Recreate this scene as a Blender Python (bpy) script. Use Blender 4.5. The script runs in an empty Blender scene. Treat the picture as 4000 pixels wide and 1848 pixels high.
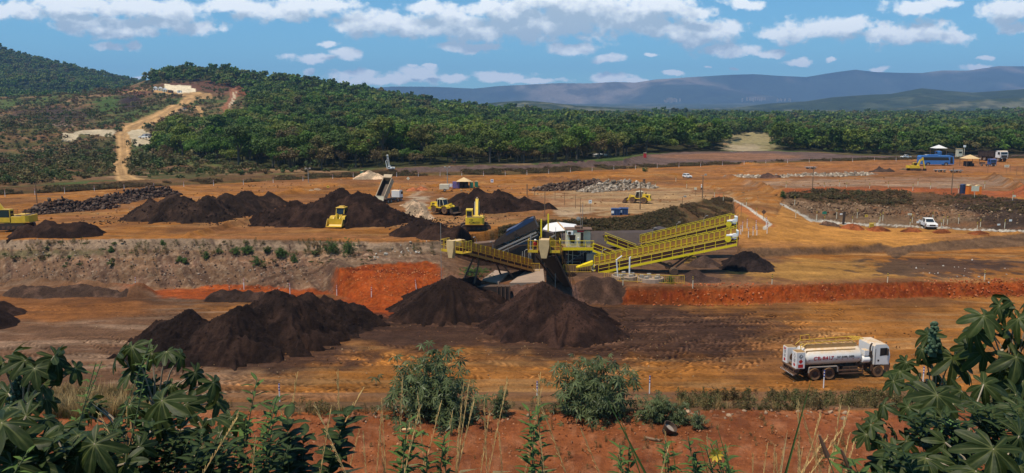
import bpy, math, random
import numpy as np
from math import sin, cos, tan, atan, atan2, pi, radians, sqrt
from mathutils import Vector, Matrix, Euler, Quaternion

random.seed(7)
RNG = np.random.default_rng(11)
SC = bpy.context.scene
COL = SC.collection
F = 3140.0
CZ = 23.0
PT = atan(469 / F)
CP, SP = cos(PT), sin(PT)

# ---- photograph geometry -> world positions --------------------------------
def ray(px, py):
    u = (px - 2000) / F; v = (924 - py) / F
    return (u, CP + v * SP, -SP + v * CP)
def P(px, py, z=0.0):
    r = ray(px, py); t = (z - CZ) / r[2]
    return Vector((r[0] * t, r[1] * t, z))
def D(px, py, dist):
    "point at forward distance (world Y) dist"
    r = ray(px, py); t = dist / r[1]
    return Vector((r[0] * t, dist, CZ + r[2] * t))
def ratio(py):
    v = (924 - py) / F
    return (SP - v * CP) / (CP + v * SP)
def project(x, y, z):
    zz = z - CZ
    dep = y * CP - zz * SP
    up = y * SP + zz * CP
    return 2000 + F * x / dep, 924 - F * up / dep

# ---- tags -------------------------------------------------------------------
def tag(o, label=None, cat=None, group=None, kind=None):
    if label: o['label'] = label
    if cat: o['category'] = cat
    if group: o['group'] = group
    if kind: o['kind'] = kind
    return o
def empty(name, loc=(0, 0, 0), rz=0.0, label=None, cat=None, group=None, rot=None):
    o = bpy.data.objects.new(name, None); COL.objects.link(o)
    o.empty_display_size = 0.3
    o.location = loc
    o.rotation_euler = rot if rot else (0, 0, rz)
    return tag(o, label, cat, group)
def children(o):
    return [c for c in bpy.data.objects if c.parent == o]
def copy_tree(o, kids=None):
    c = o.copy(); COL.objects.link(c)
    if kids is None: kids = list(o.children)
    for ch in kids:
        d = ch.copy(); COL.objects.link(d); d.parent = c
        for g in list(ch.children):
            e = g.copy(); COL.objects.link(e); e.parent = d
    return c

# ---- mesh builder -----------------------------------------------------------
class MB:
    def __init__(s): s.v = []; s.f = []; s.mi = []; s.M = Matrix.Identity(4); s.cur = 0; s.sm = False
    def at(s, loc=(0, 0, 0), rot=(0, 0, 0), sc=1.0):
        s.M = Matrix.Translation(loc) @ Euler(rot).to_matrix().to_4x4() @ Matrix.Scale(sc, 4); return s
    def add(s, vs, fs):
        b = len(s.v)
        s.v += [tuple(s.M @ Vector(p)) for p in vs]
        s.f += [tuple(i + b for i in f) for f in fs]
        s.mi += [s.cur] * len(fs)
        return s
    def box(s, x0, x1, y0, y1, z0, z1, tx=0.0, ty=0.0):
        # tx, ty: inset of the top face
        vs = [(x0, y0, z0), (x1, y0, z0), (x1, y1, z0), (x0, y1, z0),
              (x0 + tx, y0 + ty, z1), (x1 - tx, y0 + ty, z1), (x1 - tx, y1 - ty, z1), (x0 + tx, y1 - ty, z1)]
        return s.add(vs, [(0, 3, 2, 1), (4, 5, 6, 7), (0, 1, 5, 4), (1, 2, 6, 5), (2, 3, 7, 6), (3, 0, 4, 7)])
    def cbox(s, x0, x1, y0, y1, z0, z1, b=0.04):
        "box with chamfered edges"
        xs = (x0, x1); ys = (y0, y1); zs = (z0, z1); vs = []; idx = {}
        for i in (0, 1):
            for j in (0, 1):
                for k in (0, 1):
                    sx = b if i == 0 else -b; sy = b if j == 0 else -b; sz = b if k == 0 else -b
                    idx[i, j, k, 0] = len(vs); vs.append((xs[i], ys[j] + sy, zs[k] + sz))
                    idx[i, j, k, 1] = len(vs); vs.append((xs[i] + sx, ys[j], zs[k] + sz))
                    idx[i, j, k, 2] = len(vs); vs.append((xs[i] + sx, ys[j] + sy, zs[k]))
        fs = []
        g = idx
        for a in (0, 1):
            q = [g[a, 0, 0, 0], g[a, 1, 0, 0], g[a, 1, 1, 0], g[a, 0, 1, 0]]; fs.append(q if a else q[::-1])
            q = [g[0, a, 0, 1], g[1, a, 0, 1], g[1, a, 1, 1], g[0, a, 1, 1]]; fs.append(q[::-1] if a else q)
            q = [g[0, 0, a, 2], g[1, 0, a, 2], g[1, 1, a, 2], g[0, 1, a, 2]]; fs.append(q if a else q[::-1])
        for j in (0, 1):
            for k in (0, 1):
                fs.append([g[0, j, k, 1], g[1, j, k, 1], g[1, j, k, 2], g[0, j, k, 2]])
                fs.append([g[j, 0, k, 0], g[j, 1, k, 0], g[j, 1, k, 2], g[j, 0, k, 2]])
                fs.append([g[j, k, 0, 0], g[j, k, 1, 0], g[j, k, 1, 1], g[j, k, 0, 1]])
                for i in (0, 1): 
                    pass
        for i in (0, 1):
            for j in (0, 1):
                for k in (0, 1):
                    fs.append([g[i, j, k, 0], g[i, j, k, 1], g[i, j, k, 2]])
        return s.add(vs, fs)
    def prism(s, pts, a0, a1, axis='y', inset=0.0):
        "polygon in the plane normal to axis, extruded a0..a1"
        n = len(pts)
        def mk(p, a):
            if axis == 'y': return (p[0], a, p[1])
            if axis == 'x': return (a, p[0], p[1])
            return (p[0], p[1], a)
        vs = [mk(p, a0) for p in pts] + [mk(p, a1) for p in pts]
        fs = [tuple(range(n))[::-1], tuple(range(n, 2 * n))]
        for i in range(n):
            j = (i + 1) % n; fs.append((i, j, j + n, i + n))
        return s.add(vs, fs)
    def cyl(s, p0, p1, r0, r1=None, n=10, cap=True):
        p0 = Vector(p0); p1 = Vector(p1); r1 = r0 if r1 is None else r1
        d = (p1 - p0)
        if d.length < 1e-6: return s
        d.normalize()
        a = d.orthogonal().normalized() if abs(d.z) > .9 else d.cross(Vector((0, 0, 1))).normalized()
        b = d.cross(a)
        vs = []
        for (p, r) in ((p0, r0), (p1, r1)):
            for i in range(n):
                t = 2 * pi * i / n + pi / n
                vs.append(p + (a * cos(t) + b * sin(t)) * r)
        fs = [(i, (i + 1) % n, n + (i + 1) % n, n + i) for i in range(n)]
        if cap: fs += [tuple(range(n))[::-1], tuple(range(n, 2 * n))]
        return s.add(vs, fs)
    def tube(s, pts, r, n=6, r1=None):
        pts = [Vector(p) for p in pts]; m = len(pts); vs = []; fs = []
        pa = None
        for k, p in enumerate(pts):
            d = (pts[min(k + 1, m - 1)] - pts[max(k - 1, 0)])
            if d.length < 1e-9: d = Vector((0, 0, 1))
            d.normalize()
            if pa is None: a = d.orthogonal().normalized()
            else:
                a = (pa - d * pa.dot(d))
                a = a.normalized() if a.length > 1e-6 else d.orthogonal().normalized()
            pa = a; b = d.cross(a)
            rr = r if r1 is None else r + (r1 - r) * k / (m - 1)
            for i in range(n):
                t = 2 * pi * i / n; vs.append(p + (a * cos(t) + b * sin(t)) * rr)
        for k in range(m - 1):
            for i in range(n):
                j = (i + 1) % n
                fs.append((k * n + i, k * n + j, (k + 1) * n + j, (k + 1) * n + i))
        fs += [tuple(range(n))[::-1], tuple(range((m - 1) * n, m * n))]
        return s.add(vs, fs)
    def beam(s, p0, p1, w, h):
        "rectangular bar between points, h measured upwards"
        p0 = Vector(p0); p1 = Vector(p1); d = (p1 - p0).normalized()
        a = d.cross(Vector((0, 0, 1)))
        a = a.normalized() if a.length > 1e-4 else Vector((1, 0, 0))
        b = a.cross(d).normalized()
        vs = []
        for p in (p0, p1):
            for (i, j) in ((-1, -1), (1, -1), (1, 1), (-1, 1)):
                vs.append(p + a * (i * w / 2) + b * (j * h / 2))
        return s.add(vs, [(0, 1, 2, 3)[::-1], (4, 5, 6, 7), (0, 1, 5, 4), (1, 2, 6, 5), (2, 3, 7, 6), (3, 0, 4, 7)])
    def lathe(s, prof, c=(0, 0, 0), axis='y', n=24):
        "prof list of (r, a) along the axis"
        vs = []; fs = []; m = len(prof)
        for (r, a) in prof:
            for i in range(n):
                t = 2 * pi * i / n
                q = (r * cos(t), a, r * sin(t)) if axis == 'y' else ((a, r * cos(t), r * sin(t)) if axis == 'x' else (r * cos(t), r * sin(t), a))
                vs.append((q[0] + c[0], q[1] + c[1], q[2] + c[2]))
        for k in range(m - 1):
            for i in range(n):
                j = (i + 1) % n
                fs.append((k * n + i, k * n + j, (k + 1) * n + j, (k + 1) * n + i))
        fs += [tuple(range(n))[::-1], tuple(range((m - 1) * n, m * n))]
        return s.add(vs, fs)
    def rail(s, pts, h=1.05, step=1.5, r=0.025, mid=True, n=4, up=Vector((0, 0, 1))):
        "handrail along a polyline"
        pts = [Vector(p) for p in pts]
        s.tube([p + up * h for p in pts], r, n)
        if mid: s.tube([p + up * h * .55 for p in pts], r * .8, n)
        for a, b in zip(pts[:-1], pts[1:]):
            L = (b - a).length; k = max(1, round(L / step))
            for i in range(k + 1):
                q = a.lerp(b, i / k); s.cyl(q, q + up * h, r, n=n)
        return s
    def build(s, name, mats, parent=None, smooth=None, loc=None):
        me = bpy.data.meshes.new(name); me.from_pydata(s.v, [], s.f)
        if not isinstance(mats, (list, tuple)): mats = [mats]
        for m in mats: me.materials.append(m)
        if len(mats) > 1: me.polygons.foreach_set('material_index', s.mi)
        me.update()
        if smooth is not None:
            me.polygons.foreach_set('use_smooth', [True] * len(me.polygons))
            try: me.set_sharp_from_angle(angle=smooth)
            except Exception: pass
        o = bpy.data.objects.new(name, me); COL.objects.link(o)
        if parent: o.parent = parent
        if loc: o.location = loc
        return o

# ---- numpy noise ------------------------------------------------------------
_TB = np.random.default_rng(3).random((512, 512), dtype=np.float32).ravel()
def vnoise(x, y, seed=0):
    x = np.asarray(x, np.float32); y = np.asarray(y, np.float32)
    ix = np.floor(x); iy = np.floor(y); fx = x - ix; fy = y - iy
    ix = ix.astype(np.int32) + seed * 37; iy = (iy.astype(np.int32) + seed * 71)
    fx = fx * fx * (3 - 2 * fx); fy = fy * fy * (3 - 2 * fy)
    r0 = (iy & 511) << 9; r1 = ((iy + 1) & 511) << 9; c0 = ix & 511; c1 = (ix + 1) & 511
    a = _TB[r0 + c0]; a += (_TB[r0 + c1] - a) * fx
    c = _TB[r1 + c0]; c += (_TB[r1 + c1] - c) * fx
    return a + (c - a) * fy
def fbm(x, y, seed=0, o=4, g=.5, lac=2.03):
    s = 0; a = 1; t = 0
    x = np.asarray(x, np.float32); y = np.asarray(y, np.float32)
    for i in range(o):
        s = s + a * vnoise(x, y, seed + i * 17); t += a; a *= g
        x, y = (x * .8 - y * .6) * lac + 3.1, (x * .6 + y * .8) * lac + 7.7
    return s / t
def sstep(a, b, x):
    t = np.clip((x - a) / (b - a), 0, 1); return t * t * (3 - 2 * t)
def interp(xs, tab, k):
    t = np.array(tab, float); return np.interp(xs, t[:, 0], t[:, k])

def grid_mesh(name, X, Y, Z, mat, col=None, keep=None, smooth=True):
    "structured grid -> mesh; X,Y,Z of shape (rows, cols)"
    R, C = X.shape
    co = np.stack([X, Y, Z], -1).reshape(-1, 3).astype(np.float32)
    r = np.arange(R - 1)[:, None] * C + np.arange(C - 1)[None]
    q = np.stack([r, r + 1, r + 1 + C, r + C], -1)
    if keep is not None:
        kf = keep[:-1, :-1] | keep[1:, 1:] | keep[:-1, 1:] | keep[1:, :-1]
        q = q[kf]
    q = q.reshape(-1, 4)
    if keep is not None:
        used = np.unique(q); mp = np.full(R * C, -1); mp[used] = np.arange(len(used)); q = mp[q]; co = co[used]
    me = bpy.data.meshes.new(name)
    me.vertices.add(len(co)); me.vertices.foreach_set('co', co.ravel())
    me.loops.add(q.size); me.loops.foreach_set('vertex_index', q.ravel().astype(np.int32))
    me.polygons.add(len(q))
    me.polygons.foreach_set('loop_start', (np.arange(len(q)) * 4).astype(np.int32))
    me.polygons.foreach_set('loop_total', np.full(len(q), 4, np.int32))
    me.update(calc_edges=True)
    if smooth: me.polygons.foreach_set('use_smooth', np.ones(len(q), bool))
    if col is not None:
        c = col.reshape(-1, col.shape[-1])
        if keep is not None: c = c[used]
        c4 = np.ones((len(co), 4), np.float32); c4[:, :c.shape[1]] = c
        a = me.attributes.new('Col', 'FLOAT_COLOR', 'POINT'); a.data.foreach_set('color', c4.ravel())
    me.materials.append(mat)
    o = bpy.data.objects.new(name, me); COL.objects.link(o)
    return o

# ---- materials --------------------------------------------------------------
def nt(name):
    m = bpy.data.materials.new(name); m.use_nodes = True
    t = m.node_tree; b = t.nodes['Principled BSDF']
    b.inputs['Specular IOR Level'].default_value = 0.25
    return m, t, b
def N(t, typ, **kw):
    n = t.nodes.new(typ)
    for k, v in kw.items():
        if k == 'inp':
            for a, x in v.items(): n.inputs[a].default_value = x
        else: setattr(n, k, v)
    return n
def c4(c): return (c[0], c[1], c[2], 1)
def paint(name, col, rough=.5, metal=0.0, var=.18, scale=3.0, dust=0.0, dustcol=(.36, .17, .05), bump=0.0, bscale=30, grime=None, spec=.4):
    "procedural surface: tone variation, settled dust on upward faces, patchy grime"
    m, t, b = nt(name)
    L = t.links.new
    tc = N(t, 'ShaderNodeTexCoord')
    no = N(t, 'ShaderNodeTexNoise', inp={'Scale': scale, 'Detail': 6.0, 'Roughness': .65})
    L(tc.outputs['Object'], no.inputs['Vector'])
    mr = N(t, 'ShaderNodeMapRange', inp={'From Min': .3, 'From Max': .7, 'To Min': 1 - var, 'To Max': 1 + var * .6})
    L(no.outputs['Fac'], mr.inputs['Value'])
    mx = N(t, 'ShaderNodeVectorMath', operation='SCALE'); mx.inputs[0].default_value = col[:3]
    L(mr.outputs['Result'], mx.inputs['Scale'])
    out = mx.outputs['Vector']
    if dust > 0 or grime:
        ge = N(t, 'ShaderNodeNewGeometry'); sx = N(t, 'ShaderNodeSeparateXYZ'); L(ge.outputs['Normal'], sx.inputs[0])
        n2 = N(t, 'ShaderNodeTexNoise', inp={'Scale': scale * 2.3, 'Detail': 8.0, 'Roughness': .7})
        L(tc.outputs['Object'], n2.inputs['Vector'])
        up = N(t, 'ShaderNodeMapRange', inp={'From Min': .15, 'From Max': .9, 'To Min': grime or 0.0, 'To Max': dust}); up.interpolation_type = 'SMOOTHSTEP'
        L(sx.outputs['Z'], up.inputs['Value'])
        mm = N(t, 'ShaderNodeMapRange', inp={'From Min': .25, 'From Max': .6, 'To Min': .35, 'To Max': 1.0}); L(n2.outputs['Fac'], mm.inputs['Value'])
        mu = N(t, 'ShaderNodeMath', operation='MULTIPLY'); L(up.outputs['Result'], mu.inputs[0]); L(mm.outputs['Result'], mu.inputs[1])
        mix = N(t, 'ShaderNodeMix', data_type='RGBA'); L(mu.outputs[0], mix.inputs['Factor']); L(out, mix.inputs['A']); mix.inputs['B'].default_value = c4(dustcol)
        out = mix.outputs['Result']
    L(out, b.inputs['Base Color'])
    b.inputs['Roughness'].default_value = rough; b.inputs['Metallic'].default_value = metal
    b.inputs['Specular IOR Level'].default_value = spec
    if bump > 0:
        n3 = N(t, 'ShaderNodeTexNoise', inp={'Scale': bscale, 'Detail': 5.0}); L(tc.outputs['Object'], n3.inputs['Vector'])
        bp = N(t, 'ShaderNodeBump', inp={'Strength': bump, 'Distance': .05}); L(n3.outputs['Fac'], bp.inputs['Height']); L(bp.outputs[0], b.inputs['Normal'])
    return m
def earth(name, sc=1.0, bump=.6, attr=True, col=(.2, .1, .05), amp=.35, bd=.12):
    "soil: per-vertex colour times fine noise, bumpy"
    m, t, b = nt(name); L = t.links.new
    ge = N(t, 'ShaderNodeNewGeometry')
    outs = []
    for s, d in ((.35, 6.0), (2.3, 6.0), (11.0, 5.0)):
        n = N(t, 'ShaderNodeTexNoise', inp={'Scale': s * sc, 'Detail': d, 'Roughness': .62}); L(ge.outputs['Position'], n.inputs['Vector']); outs.append(n)
    a = N(t, 'ShaderNodeMath', operation='ADD'); L(outs[0].outputs['Fac'], a.inputs[0]); L(outs[1].outputs['Fac'], a.inputs[1])
    a2 = N(t, 'ShaderNodeMath', operation='MULTIPLY_ADD'); L(outs[2].outputs['Fac'], a2.inputs[0]); a2.inputs[1].default_value = 1.0; L(a.outputs[0], a2.inputs[2])
    mr = N(t, 'ShaderNodeMapRange', inp={'From Min': 1.1, 'From Max': 1.9, 'To Min': 1 - amp, 'To Max': 1 + amp}); L(a2.outputs[0], mr.inputs['Value'])
    mu = N(t, 'ShaderNodeVectorMath', operation='SCALE'); L(mr.outputs['Result'], mu.inputs['Scale'])
    if attr:
        at = N(t, 'ShaderNodeAttribute', attribute_name='Col'); L(at.outputs['Color'], mu.inputs[0])
    else: mu.inputs[0].default_value = col
    L(mu.outputs['Vector'], b.inputs['Base Color'])
    b.inputs['Roughness'].default_value = .95; b.inputs['Specular IOR Level'].default_value = .08
    bp = N(t, 'ShaderNodeBump', inp={'Strength': bump, 'Distance': bd}); L(a2.outputs[0], bp.inputs['Height']); L(bp.outputs[0], b.inputs['Normal'])
    return m
# ============================ TERRAIN ========================================
# every line runs across the view: (photo column, photo row, height) -> world
def _sY(tab):
    out = []
    for (px, py, z) in tab:
        r = ray(px, py); Y = (CZ - z) / (-r[2]) * r[1]
        out.append((r[0] / r[1], Y, z))
    return np.array(out)
def _sYd(tab):
    out = []
    for (px, py, Y) in tab:
        r = ray(px, py); out.append((r[0] / r[1], Y, CZ + r[2] / r[1] * Y))
    return np.array(out)
SG = np.linspace(-.95, .95, 2401)
LN = []
def line(tab): LN.append((np.interp(SG, tab[:, 0], tab[:, 1]), np.interp(SG, tab[:, 0], tab[:, 2])))
def cst(Y, z): LN.append((np.full_like(SG, Y), np.full_like(SG, z)))
cst(-5, 21.8); cst(1.5, 21.3); cst(4.5, 19.2); cst(28, 5.4)
line(_sY([(0, 1605, 5.0), (4000, 1600, 5.0)]))
line(_sY([(0, 1572, .25), (4000, 1566, .25)]))
line(_sY([(0, 1549, .5), (4000, 1543, .5)]))
line(_sY([(0, 1534, 0), (4000, 1528, 0)]))
line(_sY([(-400, 1112, 0), (0, 1112, 0), (1000, 1128, 0), (1280, 1145, 0), (1330, 1165, 0), (1480, 1208, 0), (1750, 1200, 0), (2430, 1192, 0), (3000, 1187, 0), (3500, 1168, 0), (4000, 1150, 0), (4400, 1140, 0)]))
line(_sY([(-400, 1005, 3.0), (0, 1010, 3.0), (1240, 1012, 3.0), (1330, 1050, 3.1), (1480, 1030, 3.2), (1680, 1022, 3.4), (1745, 1050, 3.0), (1830, 1105, 2.2), (2420, 1110, 2.2), (2460, 1122, 2.1), (3000, 1116, 2.0), (3500, 1106, 1.7), (4000, 1096, 1.5), (4400, 1090, 1.4)]))
line(_sY([(-400, 975, 4.0), (0, 975, 4.0), (1250, 978, 4.0), (1680, 985, 3.9), (1750, 1000, 3.4), (1850, 985, 2.5), (2050, 962, 2.4), (2500, 958, 2.4), (2620, 932, 2.4), (2740, 912, 2.5), (2850, 900, 2.6), (2885, 1000, 2.1), (2920, 1010, 2.1), (3300, 990, 2.0), (3450, 985, 2.0), (3500, 1010, 2.0), (3560, 985, 2.0), (4000, 962, 2.0), (4400, 955, 2.0)]))
line(_sY([(-400, 935, 5.2), (0, 937, 5.2), (800, 930, 5.2), (1300, 938, 5.2), (1650, 945, 5.1), (1800, 935, 5.2), (1950, 890, 5.6), (2100, 868, 6.2), (2400, 856, 6.3), (2500, 845, 6.3), (2650, 805, 6.5), (2800, 775, 6.6), (2862, 770, 6.6), (2885, 955, 3.6), (2920, 967, 3.4), (3300, 958, 3.2), (3440, 952, 3.1), (3500, 968, 2.6), (3600, 950, 3.0), (3700, 938, 3.2), (4000, 912, 3.3), (4400, 900, 3.3)]))
line(_sY([(-400, 880, 5.3), (0, 880, 5.3), (1650, 870, 5.4), (1950, 845, 5.8), (2100, 842, 6.3), (2450, 835, 6.4), (2650, 792, 6.6), (2860, 757, 6.8), (2890, 820, 6.2), (3030, 850, 5.0), (3060, 795, 6.0), (3110, 828, 5.0), (3200, 866, 3.7), (3400, 884, 3.4), (3800, 902, 3.4), (4000, 910, 3.4), (4400, 915, 3.4)]))
line(_sY([(-400, 830, 5.5), (0, 825, 5.5), (1650, 800, 5.8), (2100, 780, 6.4), (2860, 740, 7.0), (2900, 770, 7.0), (3035, 762, 7.2), (3060, 752, 7.4), (3200, 745, 7.6), (3700, 755, 7.6), (4000, 778, 7.6), (4400, 790, 7.6)]))
line(_sY([(-400, 775, 6), (0, 761, 6), (840, 719, 6), (1400, 691, 6.2), (2020, 683, 6.2), (2422, 660, 6.5), (3106, 634, 7), (3416, 626, 7.2), (4000, 618, 7.2), (4400, 615, 7.2)]))
line(_sY([(-400, 768, 6.4), (0, 755, 6.4), (840, 710, 6.5), (1400, 679, 6.8), (2020, 668, 7.0), (2422, 650, 7.0), (3106, 628, 7.3), (3416, 621, 7.4), (4000, 612, 7.3), (4400, 610, 7.3)]))
KI = len(LN)
line(_sY([(-400, 760, 7), (0, 747, 7), (840, 702, 7.2), (1400, 668, 7.4), (1530, 656, 8.2), (1750, 650, 8.6), (2000, 643, 8.8), (2200, 636, 9), (2422, 622, 9.3), (2530, 602, 9.4), (2700, 592, 9.3), (3000, 589, 9.1), (3200, 596, 8.8), (3340, 606, 8.2), (3500, 609, 7.8), (4000, 604, 7.6), (4400, 604, 7.6)]))
line(_sYd([(-400, 600, 350), (0, 600, 350), (500, 600, 350), (900, 572, 350), (1200, 562, 350), (1500, 568, 350), (2000, 587, 360), (2400, 578, 380), (2600, 572, 420), (3300, 575, 450), (4400, 575, 450)]))
line(_sYd([(-400, 480, 560), (0, 470, 560), (500, 462, 560), (900, 425, 600), (1200, 425, 600), (1500, 462, 600), (2000, 510, 600), (2400, 520, 700), (2600, 515, 800), (4400, 508, 800)]))
line(_sYd([(-400, 390, 800), (0, 385, 800), (200, 377, 800), (350, 352, 820), (480, 335, 850), (560, 318, 880), (640, 300, 900), (700, 292, 920), (900, 295, 920), (1000, 312, 920), (1200, 330, 920), (1330, 370, 920), (1450, 387, 950), (1600, 407, 980), (1800, 430, 1000), (2000, 445, 1100), (2200, 455, 1200), (2500, 462, 1300), (3300, 460, 1500), (4000, 452, 1500), (4400, 450, 1500)]))
LY = np.array([l[0] for l in LN]); LZ = np.array([l[1] for l in LN])
for i in range(1, len(LY)): LY[i] = np.maximum(LY[i], LY[i - 1] + (.45 if i < KI - 1 else 4.0))
LY = np.vstack([LY, LY[-1] + 350, LY[-1] + 1500]); LZ = np.vstack([LZ, LZ[-1] - 25, LZ[-1] - 60])
NL = len(LY)
def lines_at(s):
    f = np.clip((s - SG[0]) / (SG[1] - SG[0]), 0, len(SG) - 1.001); i = f.astype(int); w = f - i
    return LY[:, i] * (1 - w) + LY[:, i + 1] * w, LZ[:, i] * (1 - w) + LZ[:, i + 1] * w
def gz(x, y):
    "ground height without the small roughness"
    x = np.atleast_1d(np.asarray(x, float)); y = np.atleast_1d(np.asarray(y, float)); sh = x.shape; x = x.ravel(); y = y.ravel()
    s = np.clip(x / np.maximum(y, 3.0), -.94, .94)
    Y, Z = lines_at(s)
    z = np.full(x.shape, 21.8)
    for i in range(NL - 1):
        m = (y >= Y[i]) & (y < Y[i + 1])
        if not m.any(): continue
        t = (y[m] - Y[i][m]) / (Y[i + 1][m] - Y[i][m])
        z[m] = Z[i][m] + (Z[i + 1][m] - Z[i][m]) * t
    return z.reshape(sh)
PILES = []    # functions (x, y) -> height above ground
def hz(x, y):
    z = gz(x, y)
    e = 0
    for (bb, fn) in PILES:
        m = (x > bb[0]) & (x < bb[1]) & (y > bb[2]) & (y < bb[3])
        if np.any(m): e = np.maximum(e, np.where(m, fn(x, y), 0))
    return z + e
_YS = 3.0 * (2000 / 3.0) ** (np.arange(6000) / 5999)
def G(px, py, dz=0.0, piles=False):
    "the point of the ground seen at a photo position"
    r = ray(px, py); k = r[0] / r[1]; q = r[2] / r[1]
    zr = CZ + q * _YS; zg = (hz if piles else gz)(k * _YS, _YS)
    b = np.where(zr < zg)[0]
    Y = _YS[b[0]] if len(b) else 1400.0
    return Vector((k * Y, Y, float((hz if piles else gz)(np.array([k * Y]), np.array([Y]))[0]) + dz))
def onto(x, y, dz=0.0, piles=False):
    return Vector((x, y, float((hz if piles else gz)(np.array([x]), np.array([y]))[0]) + dz))

def inpoly(px, py, poly):
    c = np.zeros(px.shape, bool); n = len(poly); j = n - 1
    for i in range(n):
        xi, yi = poly[i]; xj, yj = poly[j]
        if yi != yj: c ^= ((yi > py) != (yj > py)) & (px < (xj - xi) * (py - yi) / (yj - yi) + xi)
        j = i
    return c
def polydist(px, py, pts):
    "distance (px) to polyline divided by local half width"
    d = np.full(px.shape, 1e9)
    for a, b in zip(pts[:-1], pts[1:]):
        ax, ay, aw = a; bx, by, bw = b
        dx, dy = bx - ax, by - ay
        t = np.clip(((px - ax) * dx + (py - ay) * dy) / (dx * dx + dy * dy + 1e-9), 0, 1)
        w = aw + (bw - aw) * t
        d = np.minimum(d, np.hypot(px - ax - t * dx, py - ay - t * dy) / w)
    return d
def mixc(col, c, m):
    return col * (1 - m[..., None]) + np.array(c, np.float32) * m[..., None]
def ell(px, py, cx, cy, rx, ry, n=0):
    d = np.sqrt(((px - cx) / rx) ** 2 + ((py - cy) / ry) ** 2) + n
    return 1 - sstep(.6, 1.1, d)

# ---- colours ----
OCH = (.32, .122, .025); TAN = (.36, .20, .08); GRY = (.17, .095, .06); RED = (.32, .060, .010)
SLO = (.185, .102, .056); ORE = (.04, .022, .015); BEN = (.27, .082, .027); DRY = (.13, .07, .03); PALE = (.50, .38, .25)

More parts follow.
